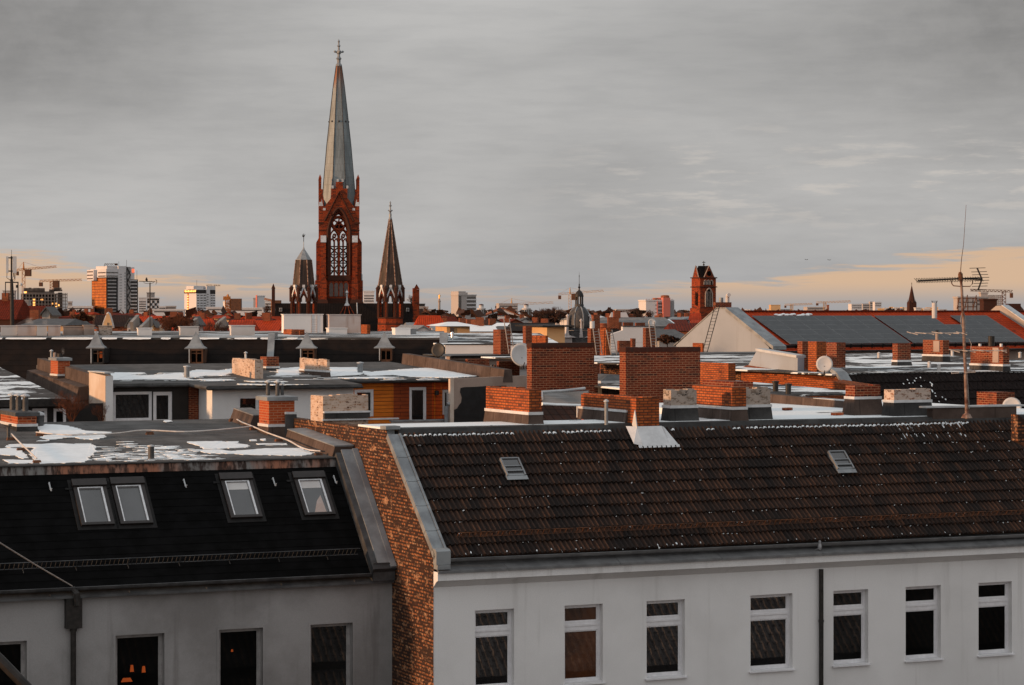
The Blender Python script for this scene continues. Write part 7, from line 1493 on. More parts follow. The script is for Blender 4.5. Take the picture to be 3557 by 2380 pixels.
def text(t, s_, x, y, z, size, mat, name='lettering', rotz=0, tilt=90, ext=.05, align='LEFT', shear=0.0):
    c = bpy.data.curves.new(name, 'FONT'); c.body = s_; c.size = size; c.extrude = ext; c.align_x = align; c.shear = shear; c.materials.append(M[mat]); o_ = bpy.data.objects.new(name, c); COL.objects.link(o_)
    me = bpy.data.meshes.new_from_object(o_.evaluated_get(bpy.context.evaluated_depsgraph_get())); bpy.data.objects.remove(o_); o = bpy.data.objects.new(name, me); COL.objects.link(o); o.parent = t.o
    o.location = (x-t.sb, y-t.db, z-t.zb); o.rotation_euler = (rad(tilt), 0, rad(rotz)); return o
m = MB(); m.box(f.s(398), f.s(408), -.3, .1, Zf(922), Zf(915)); t.part('sign_board', m, M['metal_rust'])
text(t, 'pecec', f.s(362), .2, Zf(922), 1.7, 'metal_rust', shear=.3)
m = MB()
for px, py in ((444, 902), (417, 908), (378, 921), (480, 938)): x = f.s(px); m.tube([(x,1.2,Zf(py+30)),(x,1.2,Zf(py))], .06, 4)
t.part('roof_masts', m, M['metal_dark'])
# hotel, sunset glare on the crown glass made as glowing panes
f = Fr(682, 1000, 30); q = 1000/FPX; Zf = lambda py: f.z(py); w = f.s(748); dp = f.d(640); t = T('hotel_tower', 'pale hotel tower with sunset glare on its crown windows and stacked dark balconies', 'hotel', f, w/2, dp/2, 0); x1, x2 = f.s(716), f.s(728)
m = MB(); m.box(0, x1, 0, dp, 0, Zf(1005)); m.box(x1, x2, -.5, dp*.6, 0, Zf(994)); m.box(x2, w, 0, dp*.6, 0, Zf(994)); m.box(f.s(676), f.s(710), 1, dp*.7, Zf(1005)+.002, Zf(993.5)); t.part('walls', m, M['white_far'])
m = MB(); m.box(-.1, x1-.05, -.1, -.003, Zf(1019), Zf(1007)); m.box(-.1, -.003, -.1, dp, Zf(1019), Zf(1007)); m.box(x2+.1, w, -.1, -.003, Zf(1021), Zf(1007)); t.part('crown_band', m, M['frame_dark'])
for i in range(7): a = dp*.03+dp*.94*i/7; m = MB(); m.box(-.2, -.101, a, a+dp*.09, Zf(1014.5), Zf(1008+(i % 2))); t.part('glare_window', m, M['lamp_glare_warm'])
m = MB(); m.box(-.12, -.003, dp*.62, dp*.72, 0, Zf(1019)); t.part('glare_shaft', m, M['glass_sunset']);  # glare down the shaft, put into glass colour and glowing panes
for i in range(7): m = MB(); m.box(-.2, -.121, dp*.63, dp*.71, Zf(1027+i*9+3.5), Zf(1027+i*9)); t.part('glare_window', m, M['lamp_glare_warm'])
for i in range(7):
    py = 1025+i*9
    for a, b in ((685, 692), (696, 704), (707, 715), (732, 738), (740, 747)): m = MB(); m.box(f.s(a), f.s(b), -.06, -.003, Zf(py+7), Zf(py)); o = t.part('balcony', m, M['glass_far']); m = MB(); m.box(f.s(a), f.s(b), -.12, -.061, Zf(py+7), Zf(py+3.5)); t.part('parapet', m, M['frame_white'], o)
    m = MB(); m.box(f.s(718), f.s(722.5), -.56, -.501, Zf(py-4+3), Zf(py-4)); t.part('window', m, M['glass_far'])
text(t, 'HOTEL BERLIN', f.s(717), .2, Zf(994), .95, 'metal_rust')
m = MB(); m.tube([(f.s(690),2,Zf(993)),(f.s(690),2,Zf(972))], .06, 4); t.part('roof_mast', m, M['metal_dark'])
t2, f, w, dp, zt2 = block('hotel', 'low white hotel with MOTEL ONE in white letters on its roof', 'hotel', 668, 674, 762, 1086, 820, 'white_far', 12, 1, py1st=1090, pitch=12, sidewin=False)
text(t2, 'MOTEL ONE', f.s(676), .3, f.z(1085.5), 1.02, 'sign_white', ext=.12)
# concrete shell of a building under construction with lit storeys
f = Fr(80, 800, 14); Zf = lambda py: f.z(py); w = f.s(200); t = T('unfinished_building', 'open concrete frame of an unfinished building with bare floors and work lamps', 'building', f, w/2, 6, 0); dp = 12
m = MB()
for i in range(8): z = Zf(1020+i*11.6); m.box(0, w, 0, dp, z-.28, z)
t.part('floor_slabs', m, M['concrete_dim']); m = MB(); n = 11
for i in range(n+1): a = w*i/n; m.box(a-.16, a+.16, -.06, .3, 0, Zf(1019))
for i in range(6): a = w*i/5; m.box(a-.15, a+.15, dp-.4, dp+.06, 0, Zf(1019))
t.part('columns', m, M['concrete_dim']); m = MB(); m.box(.5, w-.5, dp*.55, dp*.6, 0, Zf(1020)); t.part('inner_wall', m, M['frame_dark']); m = MB(); m.box(1, w-1, 1, dp-1, Zf(1020)+.002, Zf(1012)); rr = random.Random(4)
for i in range(26): a = w*rr.random(); m.box(a, a+.6+rr.random()*2, .5, 2+rr.random(), Zf(1012)+.003, Zf(1012)+.3+rr.random()*1.0)
t.part('top_works', m, M['concrete_dim'])
for i, (px, py) in enumerate(((118, 1041), (118, 1051), (118, 1059), (145, 1041), (180, 1055), (196, 1055), (196, 1066), (202, 1060), (88, 1015))): a = f.s(px); m = MB(); m.box(a-.3, a+.45, .5, .6, Zf(py+3.5), Zf(py-2.5)); t.part('work_lamp', m, M['lamp_glare_warm'])
f = Fr(201, 806, 14); w = f.s(233); t = T('unfinished_building', 'narrower scaffolded end block right of the open concrete frame', 'building', f, w/2, 5, 0); m = MB()
for i in range(8): z = f.z(1022+i*11.2); m.box(0, w, 0, 9, z-.2, z)
for i in range(7): a = w*i/6; m.box(a-.12, a+.12, -.06, .2, 0, f.z(1018)); m.box(a-.12, a+.12, 8.8, 9.06, 0, f.z(1018))
t.part('frame', m, M['concrete_dim']); m = MB(); m.box(w*.15, w*.5, 2, 7, 0, f.z(1016)); t.part('stair_core', m, M['frame_dark'])
def crane(label, pxm, pyb, pyt, j0, j1, Y, ang=0, mat='crane_orange', top=None, cab=True, thick=1.0):
    """tower crane: lattice mast, jib from j0=(px,py) over the mast to j1"""
    f = Fr(pxm, Y, ang); q = Y/FPX; t = T('tower_crane', label, 'crane', f, 0, 0, 0, 'tower cranes on the skyline'); z = lambda py: CZ-(py-HYP)*q; h = .62*thick*max(.8, Y/1100); r = .055*thick*max(1, Y/900)
    def lattice(p0, p1, hw, n, up=(0, 0, 1)):
        m = MB(); p0, p1 = Vector(p0), Vector(p1); d = (p1-p0); ax = d.normalized(); u_ = Vector((0, 1, 0)); v_ = ax.cross(u_).normalized()
        for a, b in ((1, 1), (1, -1), (-1, 1), (-1, -1)): m.tube([p0+(u_*a+v_*b)*hw, p1+(u_*a+v_*b)*hw], r, 4)
        for i in range(n):
            a = p0+d*(i/n); b = p0+d*((i+1)/n); s_ = 1 if i % 2 else -1
            for k in (1, -1): m.tube([a+(u_*k+v_*s_)*hw, b+(u_*k-v_*s_)*hw], r*.8, 4, cap=False)
        return m
    t.part('mast', lattice((0,0,max(0, z(pyb))), (0,0,z(pyt)), h, 14), M[mat])
    x0, x1 = (j0[0]-pxm)*q, (j1[0]-pxm)*q; t.part('jib', lattice((x0,0,z(j0[1])), (x1,0,z(j1[1])), h*.6, 22), M[mat])
    if top: m = MB(); m.tube([(0,0,z(pyt)),(0,0,z(top))], r*7, 4, r*2); m.tube([(0,0,z(top)),(x1*.55,0,z(j1[1]*.55+pyt*.45-1))], r*.6, 4); m.tube([(0,0,z(top)),(x0*.9,0,z(j0[1]-1))], r*.6, 4); t.part('apex', m, M[mat])
    cw = x0 if abs(x0) < abs(x1) else x1; m = MB(); m.box(min(cw, cw*.75), max(cw, cw*.75), -.9, .9, z(max(j0[1], j1[1]) if abs(x0) < abs(x1) else j1[1])-1.9*thick, z((j0 if abs(x0) < abs(x1) else j1)[1])-.5); t.part('counterweight', m, M['metal_rust'])
    if cab: m = MB(); m.box(.6*thick, 2.6*thick, -1.2, 1.0, z(pyt)-2.2*thick, z(pyt)+.2); t.part('cab', m, M['metal_rust'])
    return t
crane('tall tower crane with a rising jib behind the unfinished building at the left', 82, 1090, 938, (58, 938), (196, 926), 850, top=910)
crane('flat topped tower crane with a long jib standing over the open concrete frame', 179, 1040, 977, (137, 976), (284, 972), 830)
crane('stubby orange crane seen end-on between the hotel and the church', 792, 1082, 1040, (776, 1036), (800, 1036), 700, thick=1.5, top=1022)
crane('pale orange tower crane half hidden behind the dome with its lantern', 1980, 1090, 1022, (1939, 1022), (2097, 1010), 900, mat='crane_pale', top=999)
crane('faint tower crane rising behind the unfinished tower right of the grey office block', 1777, 1090, 1056, (1720, 1060), (1922, 1051), 1300, mat='crane_pale', top=1037)
crane('small far crane with a thin jib left over the solar roof', 2750, 1082, 1058, (2725, 1059), (2822, 1056), 1500, mat='crane_pale', cab=False)
crane('second small far crane beside a grey skeleton block above the solar roof', 2865, 1082, 1050, (2835, 1051), (2955, 1047), 1500, mat='crane_pale', cab=False)
crane('brown tower crane at the right, its jib running behind the aerial reflector', 3487, 1100, 1012, (3517, 1012), (3371, 1008), 700, mat='metal_rust', cab=False)
crane('short crane arm poking out beside the left church pier', 948, 1090, 1046, (952, 1046), (918, 1038), 620, thick=.8)
# assorted blocks along the skyline
BK = [('office_block', 'white office slab with brown window strip right of the amber high-rise', None, 482, 508, 1036, 950, 'white_far', 8, 5, 1047, 8), ('office_block', 'white and black chequered block behind the thin black aerial', None, 512, 553, 1037, 900, 'white_far', 8, 0, None, 8), ('office_block', 'pale roof house on top of the chequered block', None, 510, 537, 1019, 920, 'concrete_far', 8, 0, None, 8),
      ('office_block', 'low white block stepping down right of the chequered block', None, 552, 575, 1067, 800, 'white_far', 8, 1, 1070, 8), ('office_block', 'low dark topped block between the chequered block and the hotel', None, 575, 612, 1066, 850, 'concrete_far', 8, 1, 1068, 9), ('office_block', 'flat white building below the stepping blocks left of the hotel', None, 530, 640, 1078, 700, 'white_far', 6, 1, 1081, 9),
      ('office_block', 'long white block with three groups of windows right of the hotel', None, 716, 812, 1070, 780, 'white_far', 5, 1, 1074, 9), ('office_block', 'pale tower behind the stubby orange crane', 775, 782, 812, 1050, 1100, 'white_far', 15, 4, 1054, 8), ('office_block', 'long pale block with dormer roof right of the stubby orange crane', None, 800, 915, 1072, 820, 'white_far', 3, 1, 1076, 9),
      ('office_block', 'narrow grey slab left of the red edged tower beside the church pier', None, 880, 890, 1038, 900, 'concrete_far', 5, 0, None, 8), ('office_block', 'pale tower with a dark red left edge left of the church', 890, 894, 920, 1030, 880, 'white_far', 18, 0, None, 8), ('office_block', 'white office block with lit brown window bands beside the left church pier', None, 920, 950, 1046, 800, 'white_far', 5, 5, 1054, 10),
      ('office_block', 'white block with yellow lit panel peeking out behind the church tower', None, 1263, 1300, 1014, 750, 'white_far', 5, 3, 1026, 9), ('office_block', 'grey stepped block with small windows right of the church end pier', None, 1444, 1488, 1068, 900, 'concrete_far', 5, 2, 1072, 8), ('office_block', 'dark roof box on the grey stepped block', None, 1457, 1476, 1058, 920, 'frame_dark', 5, 0, None, 8),
      ('office_block', 'brownish unfinished tower behind the white pediment', None, 1733, 1799, 1056, 1250, 'concrete_far', 8, 3, 1062, 9), ('office_block', 'grey skeleton block left below the second small far crane', None, 2804, 2866, 1068, 1600, 'concrete_far', 5, 1, 1071, 8), ('office_block', 'sandy box on the horizon left above the solar roof', None, 2678, 2711, 1061, 1300, 'render_ochre', 5, 0, None, 8),
      ('office_block', 'brown round-topped silo tower right of the grey skeleton block', None, 2873, 2880, 1061, 1400, 'brick_far', 0, 0, None, 8), ('office_block', 'hazy white block group left of centre above the solar panels', None, 2958, 2994, 1057, 2400, 'white_far', 10, 2, 1061, 7), ('office_block', 'hazy white slab in the middle of the far white group', None, 2997, 3022, 1056, 2500, 'concrete_far', 10, 2, 1060, 7), ('office_block', 'hazy tall white tower, right one of the far white group', None, 3022, 3036, 1049, 2500, 'concrete_far', 10, 3, 1053, 7), ('office_block', 'hazy split white tower at the right end of the far white group', None, 3039, 3062, 1050, 2450, 'white_far', 10, 2, 1054, 7),
      ('office_block', 'pale grey slab behind the scaffold frame at the right', None, 3330, 3392, 1036, 500, 'concrete_far', 6, 0, None, 8), ('office_block', 'blue grey block right of the scaffold frame', None, 3391, 3432, 1036, 520, 'frame_grey', 6, 2, 1042, 12), ('office_block', 'grey tower top above the blue grey block near the right edge', None, 3408, 3431, 1020, 560, 'concrete_far', 6, 0, None, 8), ('office_block', 'dark red block in front of the skeleton cage near the right edge', None, 3417, 3463, 1044, 480, 'brick_church_dark', 6, 0, None, 8),
      ('office_block', 'pale beige block with one small window band left of the open concrete frame', None, 10, 52, 1012, 900, 'concrete_far', 6, 2, 1020, 12), ('office_block', 'flat grey office front with two window rows below the left crane', None, 8, 98, 1046, 640, 'frame_grey', 5, 2, 1051, 14), ('office_block', 'low pale block between the unfinished building and the amber high-rise', None, 232, 322, 1066, 900, 'white_far', 5, 1, 1070, 8), ('office_block', 'stepped beige block just right of the unfinished building', None, 236, 250, 1050, 950, 'concrete_far', 5, 2, 1054, 8)]
for nm, lb_, pl, pc, p1, pt, Y, mt, an, fl_, p1s, pi in BK:
    r_ = block(nm, lb_, 'building', pl, pc, p1, pt, Y, mt, an, fl_, py1st=p1s, pitch=pi, sidewin=False)
    if 'chequered block behind' in lb_:
        t, f, w, dp, zt_ = r_; m = MB(); 
        m.box(0, w, -.08, -.003, f.z(1043), zt_); k = 0
        for i in range(4):
            for j in range(5):
                if (i+j) % 2 == 0: m.box(w*j/5, w*(j+1)/5, -.08, -.003, f.z(1044+(i+1)*9), f.z(1044+i*9)-.01)
        t.part('dark_panels', m, M['frame_dark'])
    if 'red edged' in lb_: pass
    if 'dark red left edge' in lb_: t, f, w, dp, zt_ = r_; m = MB(); m.box(-.2, -.004, -.1, dp, 0, zt_+.5); t.part('red_side', m, M['pink_far'])
# grey office block with window bands, pink and grey flats
t, f, w, dp, zt_ = block('office_block', 'grey brown office block with four window bands left of the two domed pavilions', 'building', 1567, 1592, 1654, 1027, 800, 'concrete_far', 32, 0)
for i in range(5): m = MB(); m.box(w*.48, w-.2, -.08, -.003, f.z(1038+i*13), f.z(1031+i*13)); o = t.part('window_band', m, M['glass_far']); m = MB(); m.box(w*.46, w+.05, -.14, -.003, f.z(1043+i*13), f.z(1038.5+i*13)); t.part('spandrel', m, M['white_far'], o)
m = MB(); m.box(.2, 1.1, -.1, -.003, 0, zt_); t.part('recess', m, M['glass_far']); m = MB(); m.box(w*.1, w*.5, 1, 6, zt_+.36, f.z(1012)); m.box(w*.5, w*.7, 2, 6, zt_+.36, f.z(1016)); t.part('roof_house', m, M['concrete_far'])
t, f, w, dp, zt_ = block('apartment_block', 'grey apartment block with a tall pink stair tower and dark balconies', 'building', None, 2244, 2340, 1046, 650, 'white_far', 12, 0)
m = MB(); m.box(f.s(2282), f.s(2284.5), -.3, 5, 0, f.z(1045)); m.box(f.s(2300), f.s(2324), -1.2, 5, 0, f.z(1034)); t.part('stair_tower', m, M['pink_far']); m = MB(); m.box(f.s(2325), f.s(2341), -.3, 5, 0, f.z(1047)); t.part('side_wing', m, M['frame_grey'])
for i in range(5): m = MB(); m.box(f.s(2287), f.s(2299), -.25, -.003, f.z(1057+i*12), f.z(1051+i*12)); t.part('balcony', m, M['glass_far'])
for i in range(5):
    m = MB(); m.box(f.s(2277), f.s(2280), -.06, -.003, f.z(1062+i*13), f.z(1058+i*13)); t.part('window', m, M['glass_far'])
m = MB(); m.lathe([(1.2, f.z(1034)), (1.2, f.z(1027)), (.6, f.z(1025))], 12, f.s(2317), 2); m.box(f.s(2280), f.s(2290), 1, 4, zt_+.36, f.z(1035))
for px in (2250, 2258, 2266, 2275, 2296, 2331, 2338): m.tube([(f.s(px),1,zt_),(f.s(px),1,f.z(1038))], .08, 4)
t.part('roof_house', m, M['brick_far'])
# victory column
f = Fr(1526, 2300, 0); q = 2300/FPX; z = lambda py: CZ-(py-HYP)*q; t = T('monument_column', 'tall stone column crowned by a golden winged figure on the horizon', 'monument', f, 0, 0, 0); m = MB(); m.box(-12*q, 12*q, -12*q, 12*q, 0, z(1090)); m.lathe([(7*q, z(1090)), (7*q, z(1083)), (4.2*q, z(1082)), (3.7*q, z(1050)), (5*q, z(1049)), (5*q, z(1045)), (3.5*q, z(1044)), (3*q, z(1039))], 14); t.part('column', m, M['brick_stone'])
m = MB(); m.lathe([(1.8*q, z(1039)), (2.2*q, z(1034)), (1.4*q, z(1030)), (1.2*q, z(1027)), (1.3*q, z(1024.5)), (.001, z(1022))], 10); m.add([(0,0,z(1030)),(4*q,0,z(1024)),(4.6*q,0,z(1028)),(1*q,0,z(1034))], [(0,1,2,3)]); m.prism([(-.5*q,-.2,z(1031)),(-4*q,-.2,z(1023)),(-4.6*q,-.2,z(1026)),(-1*q,-.2,z(1034))], (0,.5,0)); m.tube([(0,0,z(1028)),(2*q,0,z(1019))], .5*q, 5); t.part('golden_figure', m, M['gold'])
# two small domed pavilions and the white pediment between them
for px, lb_ in ((1672, 'small domed white pavilion tower left of the white pediment'), (1828, 'small domed white pavilion tower right of the white pediment')):
    f = Fr(px, 700, 0); q = 700/FPX; z = lambda py: CZ-(py-HYP)*q; t = T('pavilion_tower', lb_, 'tower', f, 0, 0, 0, 'domed pavilion towers'); m = MB(); m.lathe([(14*q, 0), (14*q, z(1074)), (15.5*q, z(1073)), (15.5*q, z(1071)), (9*q, z(1069)), (8*q, z(1068)), (8*q, z(1062)), (9*q, z(1061)), (9*q, z(1060))], 12); t.part('drum', m, M['render_warm']); m = MB(); m.lathe([(9*q, z(1060)), (7.5*q, z(1058)), (4*q, z(1056.5)), (.001, z(1056))], 12); t.part('dome', m, M['brick_church_dark']); m = MB()
    for k in range(12): a = k*math.pi/6+.26; m.tube([(14.1*q*math.cos(a), 14.1*q*math.sin(a), z(1095)), (14.1*q*math.cos(a), 14.1*q*math.sin(a), z(1076))], .22, 5)
    t.part('windows', m, M['glass_far'])
f = Fr(1681, 720, 3); q = 720/FPX; w = f.s(1811); t = T('pediment_hall', 'wide hall with a white pediment and a brown triangle over a window row', 'building', f, w/2, 12, 0); m = MB(); ap = f.z(1073); ev = f.z(1100); m.prism([(0,0,0),(w,0,0),(w,0,ev),(w*.49,0,ap),(0,0,ev)], (0,24,0)); t.part('hall', m, M['white_far']); m = MB(); m.prism([(w*.28,-.2,f.z(1095)),(w*.70,-.2,f.z(1095)),(w*.49,-.2,f.z(1082))], (0,.19,0)); t.part('pediment_field', m, M['tile_red_dark']); m = MB()
for i in range(9): a = w*(.29+.045*i); m.box(a, a+w*.028, -.12, -.003, f.z(1099), f.z(1095.5))
t.part('window_row', m, M['glass_far']); m = MB(); m.prism([(w*.49,-.3,ap+.01),(w+.8,-.3,ev-.3),(w+.8,-.3,ev),(w*.49,-.3,ap+.35)], (0,24,0)); m.prism([(w*.49,-.3,ap+.01),(w*.49,-.3,ap+.35),(-.8,-.3,ev),(-.8,-.3,ev-.3)], (0,24,0)); t.part('roof', m, M['brick_far'])
# scaffold frame and skeleton cage at the right
f = Fr(3328, 300, 8); q = 300/FPX; t = T('scaffold', 'light scaffold frame with slanting struts in front of the pale grey slab', 'scaffold', f, 0, 0, f.z(1085)-3); m = MB(); X_ = lambda px: f.s(px); Zs = f.z
for px in (3328, 3345, 3362, 3380, 3393): m.tube([(X_(px),0,Zs(1085)-3),(X_(px),0,Zs(1035))], .07, 5)
for py in (1036, 1050, 1066, 1080): m.tube([(X_(3328),0,Zs(py)),(X_(3393),0,Zs(py))], .06, 5)
for a, b in (((3319, 1073), (3330, 1037)), ((3346, 1072), (3358, 1025)), ((3375, 1072), (3389, 1026))): m.tube([(X_(a[0]),-.6,Zs(a[1])),(X_(b[0]),-.3,Zs(b[1]))], .07, 5)
t.part('tubes', m, M['metal_rust'])
f = Fr(3433, 900, 6); w = f.s(3482); t = T('steel_skeleton', 'open steel skeleton cage of a building near the right photo edge', 'building', f, w/2, 5, 0); m = MB()
for i in range(9): a = w*i/8; m.box(a-.2, a+.2, 0, .4, 0, f.z(1025)); m.box(a-.2, a+.2, 9, 9.4, 0, f.z(1025))
for i in range(9): z = f.z(1025+i*7); m.box(0, w, 0, .4, z-.4, z); m.box(0, w, 9, 9.4, z-.4, z)
m.box(w*.1, w*.6, 2, 8, 0, f.z(1030)); t.part('frame', m, M['concrete_far'])
# ---------------------------------------------------------------- roofscape between the near rows and the skyline
def house(name, label, pxl, pxr, pyr, pye, Y, roofm, wallm, ang=0, depth=9, group=None, gable=False, cat='house', hip=0.0, win_=0, chim=False, snowy=False):
    """gabled house: roof ridge at pyr, eaves at pye; gable=True turns the gable end to the viewer"""
    f = Fr(pxl, Y, ang); w = f.s(pxr); zr = f.z(pyr); ze = min(f.z(pye), zr-.6); t = T(name, label, cat, f, w/2, depth/2, 0, group)
    m = MB(); m.box(0, w, 0, depth, 0, ze); 
    if gable: m.prism([(0,-.0,ze),(w,0,ze),(w/2,0,zr)], (0,depth,0))
    t.part('walls', m, M[wallm]); m = MB(); o_ = .3
    if gable:
        for sg in (0, 1):
            a, b = (-o_, w/2) if sg == 0 else (w+o_, w/2); z0 = ze-.3; p = [(a,-o_,z0),(a,depth+o_,z0),(b,depth+o_,zr+.05),(b,-o_,zr+.05)]
            m.prism(p if sg else p[::-1], (0,0,.18))
    else:
        h_ = hip*w; m.add([(-o_,-o_,ze),(w+o_,-o_,ze),(w+o_,depth+o_,ze),(-o_,depth+o_,ze),(h_,depth/2,zr),(w-h_,depth/2,zr)], [(0,1,5,4),(2,3,4,5),(1,2,5),(3,0,4),(3,2,1,0)])
    o = t.part('roof', m, M[roofm])
    if chim: m = MB(); c = w*.3; m.box(c, c+.9, depth/2-.4, depth/2+.4, zr-.8, zr+.9); t.part('chimney', m, M['brick_red'], o)
    for i in range(win_):
        a = w*(i+.25)/win_; m = MB(); m.box(a, a+w*.45/win_, -.05, -.003, ze-1.9, ze-.5); t.part('window', m, M['glass_far'])
    if snowy: m = MB(); m.add([(w*.1,-o_,ze+.06),(w*.9,-o_,ze+.06),(w*.85,depth*.42,zr-.1),(w*.12,depth*.42,zr-.1)], [(0,1,2,3)]); t.part('snow', m, M['snow'])
    return t, f, w
HS = [('house', 'steep dark red roofed house at the far left edge below the beige block', -60, 50, 1040, 1110, 330, 'tile_red_dark', 'brick_church_dark'), ('house', 'large hipped dark red roof behind the phone mast', 45, 190, 1062, 1112, 380, 'tile_red_dark', 'brick_far'), ('house', 'small red roof wedged in front of the large hipped roof at the left', 8, 70, 1076, 1106, 350, 'tile_red', 'render_ochre'),
      ('house', 'pale walled house with a small dark roof left of the smoke puff', 58, 112, 1108, 1130, 240, 'tile_brown', 'render_warm'), ('house', 'yellow lit house front with a dark flat eave behind the smoke puffs', 78, 218, 1108, 1116, 220, 'zinc_dark', 'render_ochre'), ('house', 'low hipped slate roof behind the brown chimney blocks', 217, 300, 1117, 1145, 230, 'zinc_dark', 'brick_church_dark'),
      ('house', 'brown house with the tall curved yellow gable', 335, 455, 1095, 1135, 300, 'tile_brown', 'brick_far'), ('house', 'dark brown roof with three skylight strips right of the curved gable', 388, 462, 1097, 1136, 310, 'tile_brown', 'brick_far'), ('house', 'long bright red roof between the curved gable and the bare bushes', 458, 560, 1099, 1140, 320, 'tile_red', 'render_warm'),
      ('house', 'red roofed house half hidden by bare twigs left of the second dormer', 556, 650, 1108, 1150, 300, 'tile_red', 'render_ochre'), ('house', 'bright red roof seen between bare trees above the second dormer', 680, 750, 1108, 1150, 310, 'tile_red', 'render_warm'), ('house', 'bright red roof above the lone white chimney block', 785, 868, 1112, 1150, 280, 'tile_red', 'brick_far'),
      ('house', 'red roof with a darker wing touching the left church pier', 858, 960, 1113, 1152, 290, 'tile_red', 'brick_far'), ('house', 'brown red hipped roof right of the church end pier', 1442, 1552, 1096, 1150, 360, 'tile_red', 'brick_far'), ('house', 'grey slate roof with a red back slope behind the flat tan pavilion', 1500, 1600, 1100, 1140, 420, 'tile_red_dark', 'brick_far'),
      ('house', 'white snow roofed shed right of the flat tan pavilion', 1620, 1720, 1132, 1150, 260, 'snow', 'render_warm'), ('house', 'long low house with snowy hip roof before the white pediment', 1700, 1790, 1122, 1140, 330, 'snow', 'brick_far'), ('house', 'long dark flat house behind the ladder chimneys', 1780, 1935, 1122, 1150, 300, 'slate_dark', 'brick_church_dark'),
      ('house', 'long mottled grey roof across the middle behind the ladder chimneys', 2080, 2345, 1103, 1134, 330, 'felt_light', 'render_grey'), ('house', 'dark red roof left of the white gable with small dormer windows', 2330, 2432, 1124, 1150, 260, 'tile_red_dark', 'brick_far'), ('house', 'pinkish red roof beside the foot of the square brick tower', 2395, 2432, 1088, 1112, 480, 'tile_red', 'brick_far'),
      ('house', 'slate roof house with a brown gabled attic below the long mottled roof', 2122, 2165, 1140, 1162, 200, 'tile_near_dark', 'render_tan'), ('house', 'slate roof falling to the left of the white solar house gable', 2290, 2400, 1146, 1182, 190, 'zinc_dark', 'render_grey'), ('house', 'brown flat topped warehouse with two arches behind the long mottled roof', 2125, 2180, 1085, 1105, 520, 'concrete_far', 'render_tan')]
for i, (nm, lb_, a, b, r_, e, Y, rm_, wm_) in enumerate(HS): house(nm, lb_, a, b, r_, e, Y, M and rm_, wm_, ang=(-6, 5, 12, 0)[i % 4], hip=.16 if 'hip' in lb_ else 0.02, win_=3 if 'yellow' in lb_ or 'attic' in lb_ else 0, chim=i % 3 == 0, snowy=False)
# curved yellow gable and small pointed gables
f = Fr(357, 290, 3); q = 290/FPX; m = MB(); pts = [(357,1140),(361,1120),(366,1108),(369,1098),(372,1091),(375,1088),(378,1091),(381,1098),(384,1108),(388,1122),(392,1140)]; pts = [(f.s(a),0,f.z(b)) for a, b in pts]; t = T('curved_gable', 'tall curved yellow gable standing out among the red roofs at the left', 'gable', f, 0, 0, f.z(1140)); m.prism(pts, (0,.9,0)); t.part('front', m, M['render_ochre']); m = MB(); m.tube([(p[0],.45,p[2]) for p in pts], .18, 5); t.part('coping', m, M['zinc_light']); m = MB(); m.box(f.s(373), f.s(377), -.06, -.003, f.z(1130), f.z(1121)); t.part('window', m, M['glass_far'])
for i, (px, hw, pt, pb, lb_) in enumerate(((451, 9, 1111, 1140, 'small half timbered pointed gable left of the long bright red roof'), (526, 8, 1114, 1140, 'small pale pointed gable behind the thin aerial mast'), (674, 13, 1106, 1138, 'white pointed gable with a grey slope above the second dormer'), (762, 9, 1112, 1138, 'grey white gable among the twigs left of the lone white chimney'), (160, 14, 1072, 1102, 'grey pointed gable in front of the open concrete frame'))):
    house('gabled_bay', lb_, px-hw, px+hw, pt, (pt+pb)/2+4, 285-i*4, 'zinc_dark', ('render_warm', 'render_ochre', 'white_far', 'render_grey', 'concrete')[i], depth=5, gable=True, cat='gable', win_=1, group='small pointed gables')
for i, (x0, y0, x1, y1, lb_) in enumerate(((484, 1135, 505, 1100, 'slanting pale fire wall edge right of the long bright red roof'), (555, 1134, 565, 1104, 'slanting grey fire wall edge among the bare bushes'), (646, 1130, 666, 1104, 'slanting fire wall edge left of the white pointed gable'), (748, 1124, 764, 1100, 'slanting fire wall edge above the twigs'), (452, 1118, 458, 1094, 'short upright white fire wall edge on the brown roof'))):
    f = Fr(x0, 270, 0); m = MB(); m.hexa([(0,-.3,f.z(y0)),(.35,-.3,f.z(y0)),(.35,.3,f.z(y0)-1),(0,.3,f.z(y0)-1)], [(f.s(x1),3,f.z(y1)),(f.s(x1)+.35,3,f.z(y1)),(f.s(x1)+.35,3.4,f.z(y1)-1),(f.s(x1),3.4,f.z(y1)-1)]); one('fire_wall', lb_, 'wall', f, m, M['concrete'], 0, 0, f.z(y0)-1, 'slanting fire wall edges between the roofs')
m = MB(); f = Fr(407, 307, 0)
t = T('skylight_strip', 'three bright skylight strips on the dark brown roof', 'roof light', f, 0, 0, f.z(1132))
for i in range(4): a = f.s(398+i*9); m = MB(); m.hexa([(a,-.6,f.z(1127)),(a+.2,-.6,f.z(1127)),(a+.2,-.5,f.z(1127)-.1),(a,-.5,f.z(1127)-.1)], [(a+.28,.5,f.z(1114)),(a+.48,.5,f.z(1114)),(a+.48,.6,f.z(1114)-.1),(a+.28,.6,f.z(1114)-.1)]); t.part('pane', m, M['snow'])
